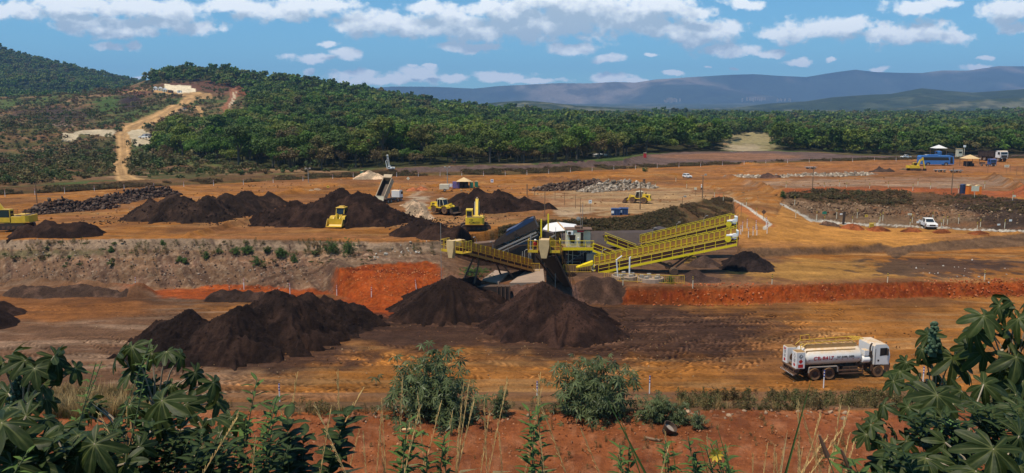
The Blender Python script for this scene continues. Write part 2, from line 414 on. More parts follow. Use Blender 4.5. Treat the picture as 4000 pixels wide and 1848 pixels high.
# ---- pit floor, benches, near bank: the 'ground' sheet ----------------------
def build_ground():
    C = 1340
    s = np.linspace(-.74, .74, C)
    pys = np.concatenate([np.linspace(4300, 1960, 90)[:-1], np.linspace(1960, 1180, 430)[:-1], np.linspace(1180, 900, 360)[:-1], np.linspace(900, 700, 200)[:-1], np.linspace(700, 590, 240)])
    Yr = []
    for p in pys:
        v = (924 - p) / F; rr = (SP - v * CP) / (CP + v * SP); base = 0 if p > 1190 else (2.2 if p > 1000 else 6.0)
        Yr.append((CZ - base) / rr if rr > 0 else 400)
    Yr = np.sort(np.array(Yr)); Yr = np.concatenate([np.linspace(-4, Yr[0] - .3, 20), Yr, np.linspace(Yr[-1] + 2, Yr[-1] + 90, 30)])
    Yr = np.unique(Yr); Yr = Yr[np.concatenate([[True], np.diff(Yr) > .02])]
    Y = np.repeat(Yr[:, None], C, 1); X = s[None] * np.maximum(Y, 12.0)
    Z = gz(X, Y).astype(np.float32); X = X.astype(np.float32); Y = Y.astype(np.float32)
    LYs, LZs = lines_at(np.clip(X / np.maximum(Y, 3), -.94, .94).ravel()); LYs = LYs.reshape((NL,) + X.shape).astype(np.float32); del LZs
    seg = lambda a, b, e=.35: sstep(LYs[a] - e, LYs[a] + e, Y) * (1 - sstep(LYs[b] - e, LYs[b] + e, Y))
    px, py = project(X, Y, Z)
    wx = (fbm(X * .25, Y * .25, 3) - .5); wy = (fbm(X * .25, Y * .25, 5) - .5)
    pxw = px + wx * 90; pyw = py + wy * 40 * np.clip(90 / np.maximum(Y, 20), .15, 2)
    n1 = fbm(X * .08, Y * .08, 21, 5); n2 = fbm(X * .6, Y * .6, 31, 5); n3 = fbm(X * 2.2, Y * 2.2, 41, 4)
    st = fbm(X * .12, Y * .75, 51, 5)      # streaks left by traffic running across
    # --- heights ---
    near = Y < 28
    wall = np.zeros_like(Z)
    face1 = seg(8, 9); face2 = seg(9, 10); face3 = seg(10, 11); face4 = seg(12, 13)
    left = 1 - sstep(1680, 1850, px)
    flat = np.ones_like(Z)
    gully = (fbm(X * 1.1 + Y * .5, Y * .18 - X * .05, 61, 4) - .5)
    clod = (fbm(X * 2.6, Y * 2.6, 71, 4) - .5)
    Z = Z + face1 * (gully * .5 * left + clod * (.35 + .35 * (1 - left))) + face2 * left * (gully * .35 + clod * .3) + face3 * (gully * .35 + clod * .35)
    right4 = sstep(3040, 3080, px)
    teeth = np.sin(X * 2 * pi / .85 + 2 * wx) * sstep(.0, 1.0, 1 - np.abs((Y - LYs[12]) / (LYs[13] - LYs[12] + .1) - .3) * 2)
    Z = Z + face4 * right4 * (.12 * teeth + clod * .55 + gully * .5)
    Z = Z + (n2 - .5) * .16 * (Y > 60) + (n1 - .5) * .5 * (Y > 70) * (1 - sstep(200, 240, Y) * .5)
    Z = Z + (Y < 60) * ((n2 - .5) * .35 + (n3 - .5) * .12)
    Z = Z + np.clip(fbm(X * .10, Y * .16, 95, 5) - .52, 0, 1) * 1.6 * sstep(0, 5, Y - LYs[13]) * (1 - sstep(-6, 0, Y - LYs[14])) * (.4 + n2)
    # low windrows on the upper floor
    for (a, b, hw, h) in [((2840, 690), (3010, 745), 1.6, .9), ((2740, 720), (2960, 790), 1.0, .4), ((2980, 745), (3060, 765), 1.4, .8), ((40, 845), (260, 800), 1.2, .8), ((520, 860), (780, 800), 1.0, .6),
                          ((740, 925), (1000, 860), 1.2, .7), ((2340, 800), (2560, 812), 1.0, .5), ((2560, 770), (2860, 830), 1.2, .5), ((3880, 700), (4040, 770), 2.0, 1.4), ((1820, 850), (2200, 830), 1.2, .5),
                          ((3000, 748), (3700, 748), 1.0, .5), ((2050, 700), (2210, 705), 1.5, .9), ((2240, 700), (2370, 695), 1.5, .8), ((2800, 660), (4000, 640), 1.2, .5), ((2900, 642), (3500, 668), 1.2, .7),
                          ((60, 1120), (560, 1150), 2.0, 1.3), ((1100, 760), (1500, 720), 1.3, .7), ((1650, 730), (2000, 712), 1.3, .7), ((2550, 690), (2900, 672), 1.2, .6), ((2850, 965), (3440, 955), .5, .25), ((3600, 945), (4000, 908), .5, .3)]:
        A = G(*a); B = G(*b); dx, dy = B.x - A.x, B.y - A.y
        t = np.clip(((X - A.x) * dx + (Y - A.y) * dy) / (dx * dx + dy * dy), 0, 1)
        d = np.hypot(X - A.x - t * dx, Y - A.y - t * dy)
        Z = Z + h * np.clip(1 - (d / hw) * (.8 + .5 * n2), 0, 1) * (.6 + .8 * n2)
    # --- colour ---
    col = np.zeros(X.shape + (3,), np.float32) + np.array(OCH, np.float32)
    col = mixc(col, TAN, sstep(.45, .75, st) * .55)
    col = mixc(col, (.16, .07, .028), sstep(.46, .66, n1) * .7)
    low = seg(7, 8, .1)
    # lower floor, left part greyer
    col = mixc(col, (.15, .08, .045), low * (1 - sstep(500, 1150, pxw - (pyw - 1250) * .6)) * .85)
    col = mixc(col, (.27, .165, .10), low * (1 - sstep(700, 1300, pxw)) * sstep(.5, .68, st) * .75)
    col = mixc(col, (.25, .09, .022), low * ell(pxw, pyw, 180, 1200, 520, 60) * .8)
    ore = ell(pxw, pyw, 2400, 1300, 760, 140, (n2 - .5) * .5)
    ore = np.maximum(ore, ell(pxw, pyw, 1700, 1270, 620, 120, (n2 - .5) * .5))
    ore = np.maximum(ore, ell(pxw, pyw, 980, 1390, 560, 75, (n2 - .5) * .7))
    ore = np.maximum(ore, ell(pxw, pyw, 900, 1170, 700, 30, (n2 - .5) * .9) * .5)
    col = mixc(col, (.052, .027, .018), low * ore * .92)
    # faces
    col = mixc(col, SLO, face1 * left); col = mixc(col, (.205, .122, .07), face2 * left); col = mixc(col, (.30, .20, .125), face3 * left)
    col = mixc(col, (.17, .09, .055), (face1 + face2) * left * sstep(.5, .62, fbm(X * .5 + Y * .3, Y * .25, 81)) * .6)
    col = mixc(col, (.13, .12, .05), .6 * face2 * left * ell(pxw, pyw, 200, 985, 260, 25, n3 - .5))
    redm = face1 * np.maximum(sstep(2425, 2450, pxw), sstep(1300, 1345, pxw + (pyw - 1100) * .2) * (1 - sstep(1700, 1745, pxw)))
    redm = np.maximum(redm, sstep(0, 1, ell(pxw, pyw, 920, 1140, 480, 26)) * .9 * (py < 1165) * (py > 1112))
    redm = np.maximum(redm, ell(pxw, pyw, 1500, 1195, 230, 45) * (px > 1200) * (px < 1720))
    col = mixc(col, RED, redm)
    col = mixc(col, (.33, .085, .02), redm * sstep(.5, .66, n3) * .6); col = mixc(col, (.13, .022, .006), redm * sstep(.52, .66, fbm(X * 3.1, Y * 3.1, 97, 3)) * .35)
    col = mixc(col, (.16, .085, .06), face1 * (1 - left) * (1 - sstep(2425, 2450, pxw)))
    gl = fbm(X * 1.4 + Y * .9, Y * .30, 98, 4); sl = np.clip(face1 * left + face2 * left + face3 * left, 0, 1) * (1 - redm)
    col = mixc(col, (.085, .048, .032), sl * sstep(.52, .66, gl) * .65); col = mixc(col, (.30, .20, .125), sl * sstep(.56, .7, fbm(X * 2.4, Y * 2.0, 99, 4)) * .55)
    # plant pad
    pad = seg(9, 10) * (1 - left)
    col = mixc(col, (.12, .07, .045), pad * (1 - sstep(2900, 3150, pxw)) * .8)
    col = mixc(col, (.40, .20, .048), pad * ell(pxw, pyw, 3250, 1060, 420, 50, n2 - .5) * .8)
    col = mixc(col, (.07, .042, .03), pad * ell(pxw, pyw, 3650, 1040, 340, 42, (n2 - .5) * 1.6) * .85)
    col = mixc(col, (.24, .10, .04), pad * sstep(1075, 1110, pyw) * .7)
    # vegetated slope behind the plant
    vs = seg(10, 11) * sstep(1880, 2060, px) * (1 - sstep(2862, 2888, px))
    col = mixc(col, DRY, vs); col = mixc(col, (.05, .05, .02), vs * sstep(.5, .65, n2) * .6)
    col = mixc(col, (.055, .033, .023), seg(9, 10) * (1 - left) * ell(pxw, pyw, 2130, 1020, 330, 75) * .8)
    # bench face right of the road
    bf = seg(10, 11) * sstep(2862, 2888, px)
    col = mixc(col, (.15, .082, .042), bf)
    # road coming down
    up = seg(11, 15, 1.0)
    col = mixc(col, (.42, .185, .042), seg(11, 12) * sstep(2862, 2888, px) * .85)
    col = mixc(col, (.46, .20, .042), ell(pxw, pyw, 3300, 930, 500, 50) * sstep(2862, 2900, px) * seg(11, 12) * .7)
    # right pit wall
    col = mixc(col, (.12, .065, .032), face4 * right4)
    col = mixc(col, (.24, .15, .085), face4 * right4 * sstep(.3, .8, 1 - (Y - LYs[12]) / (LYs[13] - LYs[12] + .1) + (n2 - .5)) * .8)
    gm = face4 * right4 * sstep(3760, 3830, pxw - (pyw - 850) * 1.2)
    col = mixc(col, (.06, .038, .026), gm)
    # paler spots, reds on upper floor
    col = mixc(col, PALE, up * ell(pxw, pyw, 1640, 800, 50, 60, n2 - .5) * .8)
    col = mixc(col, PALE, up * ell(pxw, pyw, 2250, 820, 110, 28, n2 - .5) * .6)
    col = mixc(col, (.40, .255, .125), up * ell(pxw, pyw, 2470, 785, 420, 62, n2 - .5) * .8)
    col = mixc(col, (.36, .22, .10), up * ell(pxw, pyw, 1500, 860, 700, 30, n2 - .5) * .35)
    col = mixc(col, (.30, .20, .13), up * ell(pxw, pyw, 3500, 720, 620, 26, n2 - .5) * .7)
    col = mixc(col, (.30, .12, .045), up * ell(pxw, pyw, 3500, 660, 700, 22, n2 - .5) * .7)
    col = mixc(col, (.33, .09, .03), up * (polydist(pxw, pyw, [(3080, 745, 8), (3500, 742, 9), (4000, 762, 12)]) < 1) * .9)
    col = mixc(col, (.40, .13, .04), (polydist(pxw, pyw, [(2800, 765, 10), (2960, 850, 14), (3020, 880, 10)]) < 1) * .7 * up)
    col = mixc(col, (.26, .11, .045), up * sstep(.55, .7, fbm(X * .05, Y * .22, 91)) * .6 * (1 - ell(pxw, pyw, 3250, 900, 500, 60)))
    # concrete drain
    dr = polydist(px + wx * 8, py + wy * 6, [(2852, 772, 3), (2930, 818, 4), (2985, 855, 6), (3012, 876, 5), (2985, 892, 7)])
    col = mixc(col, (.50, .43, .34), 1 - sstep(.7, 1.2, dr + (n3 - .5) * .8))
    dr = polydist(px + wx * 6, py + wy * 6, [(3048, 796, 4), (3110, 826, 4), (3165, 858, 9), (3300, 868, 6), (3450, 878, 3), (3620, 888, 3), (3800, 896, 3), (4000, 905, 4)])
    col = mixc(col, (.50, .43, .34), 1 - sstep(.7, 1.2, dr + (n3 - .5) * .8))
    # far bank of the floor
    col = mixc(col, (.115, .07, .025), seg(14, 15, .6)); gb = seg(15, 16, .6) * sstep(1480, 1580, px)
    col = mixc(col, (.13, .082, .065), gb); col = mixc(col, DRY, seg(15, 16, .6) * (1 - sstep(1480, 1580, px)))
    col = mixc(col, (.24, .115, .06), gb * ell(pxw, pyw, 2850, 612, 330, 16) * .9)
    # road shoulder, bench, bank
    col = mixc(col, (.17, .09, .05), seg(5, 7, .6) * .7)
    col = mixc(col, BEN, seg(3, 4, .8)); col = mixc(col, (.36, .15, .07), seg(3, 4, .8) * sstep(.5, .72, n3) * .55)
    col = mixc(col, (.17, .045, .018), seg(3, 4, .8) * sstep(.55, .7, n2) * .5)
    col = mixc(col, (.17, .09, .04), seg(4, 5, .4)); col = mixc(col, (.12, .05, .02), (Y < 28).astype(float))
    # --- tyre tracks ---
    Yc = Y[:, 0]; sc0, sc1 = s[0], s[-1]
    def arc(cx, cy, R, a0, a1, w=1.0, tint=-.3, chev=True, gauge=1.0, cs=.2, per=.62):
        mid = (a0 + a1) / 2; half = abs(a1 - a0) / 2
        aa = np.linspace(a0, a1, 24); xs = cx + R * np.cos(aa); ys = cy + R * np.sin(aa); mg = gauge + w
        y0, y1 = ys.min() - mg, ys.max() + mg; x0, x1 = xs.min() - mg, xs.max() + mg
        r0 = np.searchsorted(Yc, y0); r1 = np.searchsorted(Yc, y1)
        if r1 - r0 < 2 or y1 < 15: return
        yl = max(y0, 12.0); sa = min(x0 / yl, x0 / y1); sb = max(x1 / yl, x1 / y1)
        q0 = max(0, int((sa - sc0) / (sc1 - sc0) * (C - 1)) - 1); q1 = min(C, int((sb - sc0) / (sc1 - sc0) * (C - 1)) + 2)
        if q1 - q0 < 2: return
        S = np.s_[r0:r1, q0:q1]
        dx = X[S] - cx; dy = Y[S] - cy; r = np.hypot(dx, dy)
        ang = np.arctan2(dy, dx); da = (ang - mid + pi) % (2 * pi) - pi
        lat = np.abs(r - R) - gauge
        ok = (np.abs(lat) < w * .4) & (np.abs(da) < half)
        if not ok.any(): return
        band = np.clip(1 - np.abs(lat / (w * .33)) ** 4, 0, 1) * ok * sstep(0, .08, (half - np.abs(da)) / half)
        ph = np.sin(2 * pi * (ang * R + np.abs(lat) * 1.4) / per)
        n = sstep(.22, .5, n2[S])
        Z[S] += -band * .05 * n + (band * ph * .04 * n * (per / .62) if chev else 0)
        col[S] *= np.clip(1 + band * n * (tint + (cs * ph if chev else 0)), .25, 2.2)[..., None]
    R_ = np.random.default_rng(5)
    for i in range(34):   # loader turning in front of the two product piles
        c = G(R_.uniform(1900, 2800), R_.uniform(1230, 1420)); R = R_.uniform(8, 30); a = R_.uniform(-2.4, -.7); L = R_.uniform(.3, .9)
        arc(c.x, c.y + R_.uniform(.3, 1) * R, R, a, a + L, w=1.9, tint=R_.uniform(-.3, .35), cs=.42, per=.85, gauge=1.25)
    for i in range(16):
        c = G(R_.uniform(2200, 3000), R_.uniform(1240, 1400)); R = R_.uniform(40, 120); a = -pi / 2 + R_.uniform(-.25, .25); L = R_.uniform(8, 18) / R
        arc(c.x, c.y + R, R, a - L / 2, a + L / 2, w=1.8, tint=R_.uniform(-.2, .5), cs=.42, per=.85, gauge=1.25)
    for i in range(18):
        c = G(R_.uniform(0, 1100), R_.uniform(1180, 1500)); R = R_.uniform(20, 90); a = -pi / 2 + R_.uniform(-.4, .4); L = R_.uniform(8, 25) / R; sg = R_.choice([-1, 1])
        arc(c.x, c.y + sg * R, R, (a if sg > 0 else -a) - L / 2, (a if sg > 0 else -a) + L / 2, w=1.6, tint=R_.uniform(-.3, .35), cs=.32, per=.8)
    for i in range(14):
        c = G(R_.uniform(1100, 2000), R_.uniform(1260, 1500)); R = R_.uniform(12, 80); a = -pi / 2 + R_.uniform(-.8, .8); L = R_.uniform(6, 20) / R
        arc(c.x, c.y + R * .9, R, a - L / 2, a + L / 2, w=1.7, tint=R_.uniform(-.4, .2), cs=.38, per=.8, gauge=1.2)
    for i in range(60):   # long ruts along the haul roads
        c = G(R_.uniform(600, 4000), R_.uniform(1195, 1520)); R = R_.uniform(150, 600); a = -pi / 2 + R_.uniform(-.03, .03); L = R_.uniform(15, 60) / R; sg = R_.choice([-1, 1])
        arc(c.x, c.y + sg * R, R, (a if sg > 0 else -a) - L / 2, (a if sg > 0 else -a) + L / 2, w=.9, tint=R_.uniform(-.35, .25), chev=False)
    for i in range(90):
        c = G(R_.uniform(300, 4000), R_.uniform(650, 1090)); R = R_.uniform(40, 400); a = -pi / 2 + R_.uniform(-.2, .2); L = R_.uniform(15, 60) / R; sg = R_.choice([-1, 1])
        arc(c.x, c.y + sg * R, R, (a if sg > 0 else -a) - L / 2, (a if sg > 0 else -a) + L / 2, w=1.3, tint=R_.uniform(-.4, .3), chev=False)
    col = col * (.62 + .76 * fbm(X * .10 + 9, Y * .42, 93, 5) )[..., None] * (.80 + .40 * fbm(X * .9, Y * 1.1, 94, 4))[..., None]
    col = np.clip(col, .010, .8)
    Z = Z - np.clip(Y - LYs[16] - .2, 0, 6) * .6
    keep = Y < LYs[16] + 4
    o = grid_mesh('ground', X, Y, Z, earth('soil', 1.3, 1.0, amp=.50, bd=.18), col, keep)
    tag(o, kind='structure')
    return o
ground = build_ground()

# ---- hills behind -----------------------------------------------------------
FOREST = [(595, 575), (620, 545), (665, 522), (730, 512), (800, 516), (870, 510), (905, 478), (945, 450), (985, 385), (930, 340), (800, 322), (700, 316), (620, 322), (560, 318), (480, 330), (470, 300), (560, 260), (700, 180), (4500, 180), (4500, 622),
          (3500, 606), (3340, 602), (3200, 592), (3020, 588), (3040, 575), (3010, 552), (2930, 543), (2850, 562), (2810, 592), (2500, 600), (2420, 612), (2200, 634), (2000, 640), (1750, 645), (1500, 655), (1250, 668), (1050, 655), (850, 645), (640, 625), (605, 600)]
def build_hills():
    C = 1000; R = 620
    s = np.linspace(-.9, .9, C); Yl, Zl = lines_at(s)
    t = np.linspace(0, 1, R) ** 1.35
    Y0 = Yl[KI] - 1.0; Y1 = Yl[-1]
    Y = Y0[None] * (Y1 / Y0)[None] ** t[:, None]; X = s[None] * Y
    Z = gz(X, Y)
    px, py = project(X, Y, Z)
    wx = fbm(X * .02, Y * .02, 3) - .5; wy = fbm(X * .02, Y * .02, 4) - .5
    pxw = px + wx * 50; pyw = py + wy * 26
    n = fbm(X * .012, Y * .012, 7, 5); n2 = fbm(X * .09, Y * .09, 8, 5); n3 = fbm(X * .4, Y * .4, 9, 4)
    Z = Z + (n - .5) * 14 * sstep(240, 420, Y) * sstep(0, 60, Y - Y0[None]) + (n2 - .5) * 3.5 * sstep(3, 40, Y - Y0[None])
    col = np.zeros(X.shape + (3,), np.float32) + np.array((.085, .072, .026), np.float32)
    col = mixc(col, (.16, .085, .04), sstep(.45, .65, n2)); col = mixc(col, (.27, .16, .085), sstep(.60, .70, fbm(X * .05, Y * .16, 15, 4)) * .7); col = mixc(col, (.06, .10, .025), sstep(.48, .63, fbm(X * .03, Y * .03, 12, 5)) * .8)
    col = mixc(col, (.15, .11, .035), sstep(.58, .72, n3) * .4)
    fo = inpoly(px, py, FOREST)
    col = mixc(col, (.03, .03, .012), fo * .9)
    for e in [(500, 360, 90, 25, (.12, .045, .03)), (800, 335, 200, 22, (.12, .05, .03)), (950, 345, 60, 20, (.20, .07, .03)), (500, 405, 60, 30, (.05, .035, .03)), (230, 450, 200, 30, (.055, .035, .028)), (420, 420, 60, 30, (.05, .085, .02)),
              (520, 400, 45, 22, (.035, .022, .02)), (700, 440, 60, 12, (.30, .2, .12)), (740, 520, 60, 30, (.12, .09, .03)), (150, 640, 60, 14, (.30, .15, .08)), (80, 490, 60, 8, (.22, .12, .09)), (250, 480, 40, 10, (.25, .16, .12)), (620, 625, 40, 8, (.3, .2, .1)),
              (2930, 565, 120, 40, (.26, .21, .10)), (2900, 585, 80, 8, (.34, .26, .16)), (2660, 425, 110, 6, (.24, .2, .12)), (3600, 640, 0.1, 0.1, OCH)]:
        col = mixc(col, e[4], ell(pxw, pyw, e[0], e[1], e[2], e[3], n3 - .5) * .9)
    road = polydist(px + wx * 12, py + wy * 6, [(660, 716, 6), (527, 706, 14), (478, 690, 28), (465, 643, 30), (482, 599, 27), (482, 544, 30), (499, 510, 26), (555, 477, 20), (638, 447, 16), (693, 420, 15), (727, 385, 15), (776, 370, 16)])
    road = np.minimum(road, polydist(px, py, [(738, 408, 6), (776, 430, 9), (786, 450, 9)]))
    road = np.minimum(road, polydist(px, py, [(480, 370, 3), (560, 362, 4), (700, 364, 5), (820, 368, 7)]))
    rut = .5 + .5 * np.sin(road * 9)
    m = 1 - sstep(.85, 1.15, road + (n3 - .5) * .5)
    rc = np.array((.50, .29, .12)) * (1 - .35 * rut[..., None]) + 0
    col = col * (1 - m[..., None]) + rc * m[..., None]
    tr = polydist(px, py, [(918, 340, 14), (880, 436, 12)]); m = (tr < 1).astype(float); col = mixc(col, (.26, .11, .055), m)
    for q in ([(925, 338, 2.2), (897, 436, 2.2)], [(914, 350, 2), (888, 436, 2)]):
        col = mixc(col, (.5, .38, .24), 1 - sstep(.8, 1.2, polydist(px, py, q)))
    pad = inpoly(pxw, pyw, [(252, 556), (292, 515), (455, 508), (462, 536), (440, 546), (330, 542), (290, 558)]) | inpoly(pxw, pyw, [(520, 508), (560, 505), (600, 535), (598, 555), (520, 560), (505, 530)])
    col = mixc(col, (.48, .38, .24), pad * .95)
    pad = inpoly(px, py, [(640, 338), (745, 338), (750, 348), (768, 348), (755, 362), (700, 365), (645, 350)])
    col = mixc(col, (.68, .55, .36), pad * 1.0)
    col = np.clip(col, .01, .8)
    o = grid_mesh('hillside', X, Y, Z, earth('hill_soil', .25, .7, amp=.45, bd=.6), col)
    tag(o, kind='structure')
    return X, Y, Z, s
HX, HY, HZ, HS = build_hills()
def hillz(x, y):
    s = x / y; c = np.clip((s - HS[0]) / (HS[1] - HS[0]), 0, len(HS) - 1.001); ci = np.round(c).astype(int)
    out = np.empty(len(x))
    for k in range(len(x)):
        j = np.searchsorted(HY[:, ci[k]], y[k]); j = min(max(j, 1), HY.shape[0] - 1)
        y0, y1 = HY[j - 1, ci[k]], HY[j, ci[k]]; t = (y[k] - y0) / (y1 - y0); t = min(max(t, 0), 1)
        out[k] = HZ[j - 1, ci[k]] * (1 - t) + HZ[j, ci[k]] * t
    return out

# ---- distant relief ---------------------------------------------------------
def ridge(name, sky, Y0, Y1, base_py, col, amp, R=160, C=700, s0=-.9, s1=.9, fade=True, seed=1, rough=1.0, c2=None):
    "a ridge whose crest stands at distance Y1 and whose foot is at Y0"
    s = np.linspace(s0, s1, C)
    tb = np.array([(ray(a, b)[0] / ray(a, b)[1], CZ + ray(a, b)[2] / ray(a, b)[1] * Y1) for a, b in sky])
    zt = np.interp(s, tb[:, 0], tb[:, 1]); r = ray(2000, base_py); zb = CZ + r[2] / r[1] * Y0
    t = np.concatenate([np.linspace(0, 1, R), np.linspace(1.02, 1.6, 24)])
    Y = (Y0 + (Y1 - Y0) * t)[:, None] + 0 * s[None]; X = s[None] * Y
    prof = np.where(t < 1, t ** 1.25, np.maximum(0, 1 - (t - 1) * .8))[:, None]
    sc = 1.0 / amp
    n = fbm(X * .9 * sc / 6, Y * .9 * sc / 6, seed, 6, .55); rdg = 1 - np.abs(2 * fbm(X * sc / 9, Y * sc / 14, seed + 5, 5, .5) - 1)
    w = np.clip(np.sin(pi * np.clip(t, 0, 1)), 0, 1)[:, None] ** .7
    Z = zb - 6 + (zt[None] - zb + 6) * prof - np.clip(.92 - rdg, 0, 1) * amp * 2.0 * w + (n - .5) * amp * .10 * (w + .15)
    Z = Z - np.clip((1 - t[:, None]) * w, 0, 1) * np.clip(fbm(X * sc / 25, Y * sc / 40, seed + 8, 3) - .35, 0, 1) * amp * .9
    cn = fbm(X * sc * .4, Y * sc * .4, seed + 9, 5); co = np.zeros(X.shape + (3,), np.float32) + np.array(col, np.float32)
    co = mixc(co, c2 or [c * 1.9 for c in col], sstep(.5, .72, cn) * .7)
    co = mixc(co, [c * .55 for c in col], sstep(.5, .7, fbm(X * sc * 1.5, Y * sc * 1.5, seed + 3, 5)) * .6)
    o = grid_mesh(name, X, Y, Z, earth(name + '_cover', 3.0 / amp, .8, amp=.4, bd=amp * .1), co)
    tag(o, kind='structure'); return X, Y, Z
DARKSKY = [(-500, 40), (-200, 110), (0, 192), (100, 225), (250, 262), (400, 295), (500, 318), (600, 335), (800, 370), (1200, 420)]
MX, MY, MZ = ridge('mountain', DARKSKY, 900, 1700, 382, (.03, .042, .018), 40, R=150, C=500, s0=-.9, s1=-.25, seed=4)
ridge('plain', [(-400, 408), (1500, 410), (2500, 404), (3000, 402), (4400, 404)], 1700, 7800, 440, (.045, .06, .028), 40, R=300, seed=14, c2=(.16, .14, .08))
ridge('hills', [(-400, 470), (2750, 432), (2900, 418), (3000, 405), (3150, 396), (3250, 380), (3400, 370), (3480, 367), (3600, 345), (3700, 355), (3800, 362), (4000, 348), (4400, 320)], 2300, 3400, 432, (.035, .05, .02), 60, R=160, C=600, s0=.15, s1=.9, seed=24, c2=(.10, .11, .05))
ridge('low_hills', [(1500, 430), (1800, 414), (1950, 399), (2050, 393), (2120, 398), (2250, 412), (2500, 425), (3300, 430), (3500, 420), (3700, 402), (3850, 388), (4000, 382), (4400, 370)], 2000, 2600, 440, (.04, .055, .022), 30, R=120, C=600, s0=-.3, s1=.9, seed=34, c2=(.2, .18, .1))
ridge('far_mountains', [(-500, 352), (1000, 352), (1390, 349), (1530, 338), (1700, 339), (1850, 346), (1950, 336), (2100, 329), (2180, 325), (2300, 326), (2400, 320), (2480, 323), (2560, 311), (2700, 302), (2850, 293), (2950, 290), (3050, 297), (3150, 301), (3250, 284), (3340, 272), (3420, 281), (3500, 284), (3600, 285), (3680, 275), (3780, 276), (3900, 258), (4000, 259), (4400, 250)], 6900, 9000, 412, (.045, .06, .04), 330, R=200, C=900, seed=44, c2=(.34, .25, .18))
# ============================ CAMERA, SUN, SKY ===============================
cam = bpy.data.cameras.new('camera'); cam.sensor_width = 36.0; cam.lens = 36.0 * F / 4000; cam.clip_start = .1; cam.clip_end = 60000
co = bpy.data.objects.new('camera', cam); COL.objects.link(co); co.location = (0, 0, CZ); co.rotation_euler = (pi / 2 - PT, 0, 0); SC.camera = co
SUN_DIR = Vector((-.32, -.22, 1.0)).normalized()     # towards the sun
sl = bpy.data.lights.new('sun', 'SUN'); sl.energy = 5.0; sl.angle = radians(.53); sl.color = (1.0, .90, .76)
so = bpy.data.objects.new('sun', sl); COL.objects.link(so); so.rotation_euler = SUN_DIR.to_track_quat('Z', 'Y').to_euler(); so.location = (0, 0, 400)
SC.view_settings.view_transform = 'Standard'; SC.view_settings.look = 'None'; SC.view_settings.gamma = 1.0
SC.view_settings.exposure = 0.0
SC.render.engine = 'CYCLES'
w = bpy.data.worlds.new('World'); SC.world = w; w.use_nodes = True
t = w.node_tree; L = t.links.new
bg = t.nodes['Background']; bg.inputs['Strength'].default_value = .108
sky = N(t, 'ShaderNodeTexSky', sky_type='NISHITA', sun_disc=False)
sky.sun_elevation = math.asin(SUN_DIR.z); sky.sun_rotation = atan2(SUN_DIR.x, SUN_DIR.y); sky.altitude = 900; sky.air_density = 1.0; sky.dust_density = .6; sky.ozone_density = 2.0
tc = N(t, 'ShaderNodeTexCoord'); sp = N(t, 'ShaderNodeSeparateXYZ'); L(tc.outputs['Generated'], sp.inputs[0])
ab = N(t, 'ShaderNodeMath', operation='ABSOLUTE'); L(sp.outputs['Y'], ab.inputs[0])
mxm = N(t, 'ShaderNodeMath', operation='MAXIMUM'); L(ab.outputs[0], mxm.inputs[0]); mxm.inputs[1].default_value = .05
du = N(t, 'ShaderNodeMath', operation='DIVIDE'); L(sp.outputs['X'], du.inputs[0]); L(mxm.outputs[0], du.inputs[1])
dv = N(t, 'ShaderNodeMath', operation='DIVIDE'); L(sp.outputs['Z'], dv.inputs[0]); L(mxm.outputs[0], dv.inputs[1])
uv = N(t, 'ShaderNodeCombineXYZ'); L(du.outputs[0], uv.inputs[0]); L(dv.outputs[0], uv.inputs[1])
# clouds as (photo x, y, half width, half height) puffs
PUFF = [(60, 40, 150, 36), (250, 55, 120, 40), (330, 90, 130, 45), (480, 110, 190, 42), (650, 75, 150, 45), (760, 105, 110, 30), (560, 30, 250, 40), (300, 10, 200, 30), (900, 15, 120, 35), (1100, 40, 220, 42), (1250, 10, 160, 35), (1420, 90, 110, 55), (1560, 100, 150, 50), (1740, 95, 170, 60),
        (1880, 120, 180, 55), (2050, 90, 240, 80), (2250, 70, 240, 75), (2440, 60, 200, 80), (2560, 30, 160, 60), (2200, 10, 300, 60), (2600, 110, 180, 50), (2750, 130, 160, 55), (2850, 190, 150, 28), (2240, 185, 110, 26), (1860, 190, 90, 22), (1790, 180, 90, 22), (1940, 35, 160, 40), (1690, 30, 120, 30),
        (420, 178, 62, 22), (532, 184, 38, 20), (1250, 222, 130, 20), (1340, 205, 60, 20), (1285, 170, 50, 12), (2375, 228, 62, 20), (3110, 125, 140, 46), (3250, 115, 160, 44), (3330, 95, 120, 30), (3480, 130, 120, 48), (3600, 120, 130, 50), (3720, 145, 80, 34), (3590, 30, 120, 28), (3680, 15, 80, 20), (2900, 20, 80, 22), (2720, 50, 80, 30), (3940, 40, 110, 60), (3970, 110, 80, 26),
        (3110, 244, 58, 13), (3250, 236, 25, 9), (1395, 290, 110, 18), (1430, 280, 60, 20), (1620, 285, 80, 22), (1520, 310, 260, 24), (1760, 310, 70, 16), (1950, 300, 120, 22), (2050, 318, 160, 14), (2380, 305, 90, 22), (2480, 318, 60, 10), (2640, 288, 42, 12), (2870, 270, 16, 7), (1620, 262, 26, 12), (1685, 264, 26, 10), (1210, 282, 26, 14), (550, 302, 40, 8), (3440, 266, 40, 10), (3830, 262, 70, 14), (3850, 225, 40, 8), (2760, 255, 20, 6), (2550, 218, 28, 9), (3000, 205, 70, 18), (3950, 200, 0.5, .5)]
g = bpy.data.node_groups.new('puffs', 'ShaderNodeTree')
g.interface.new_socket('P', in_out='INPUT', socket_type='NodeSocketVector'); g.interface.new_socket('D', in_out='OUTPUT', socket_type='NodeSocketFloat')
gi = g.nodes.new('NodeGroupInput'); go = g.nodes.new('NodeGroupOutput'); prev = None
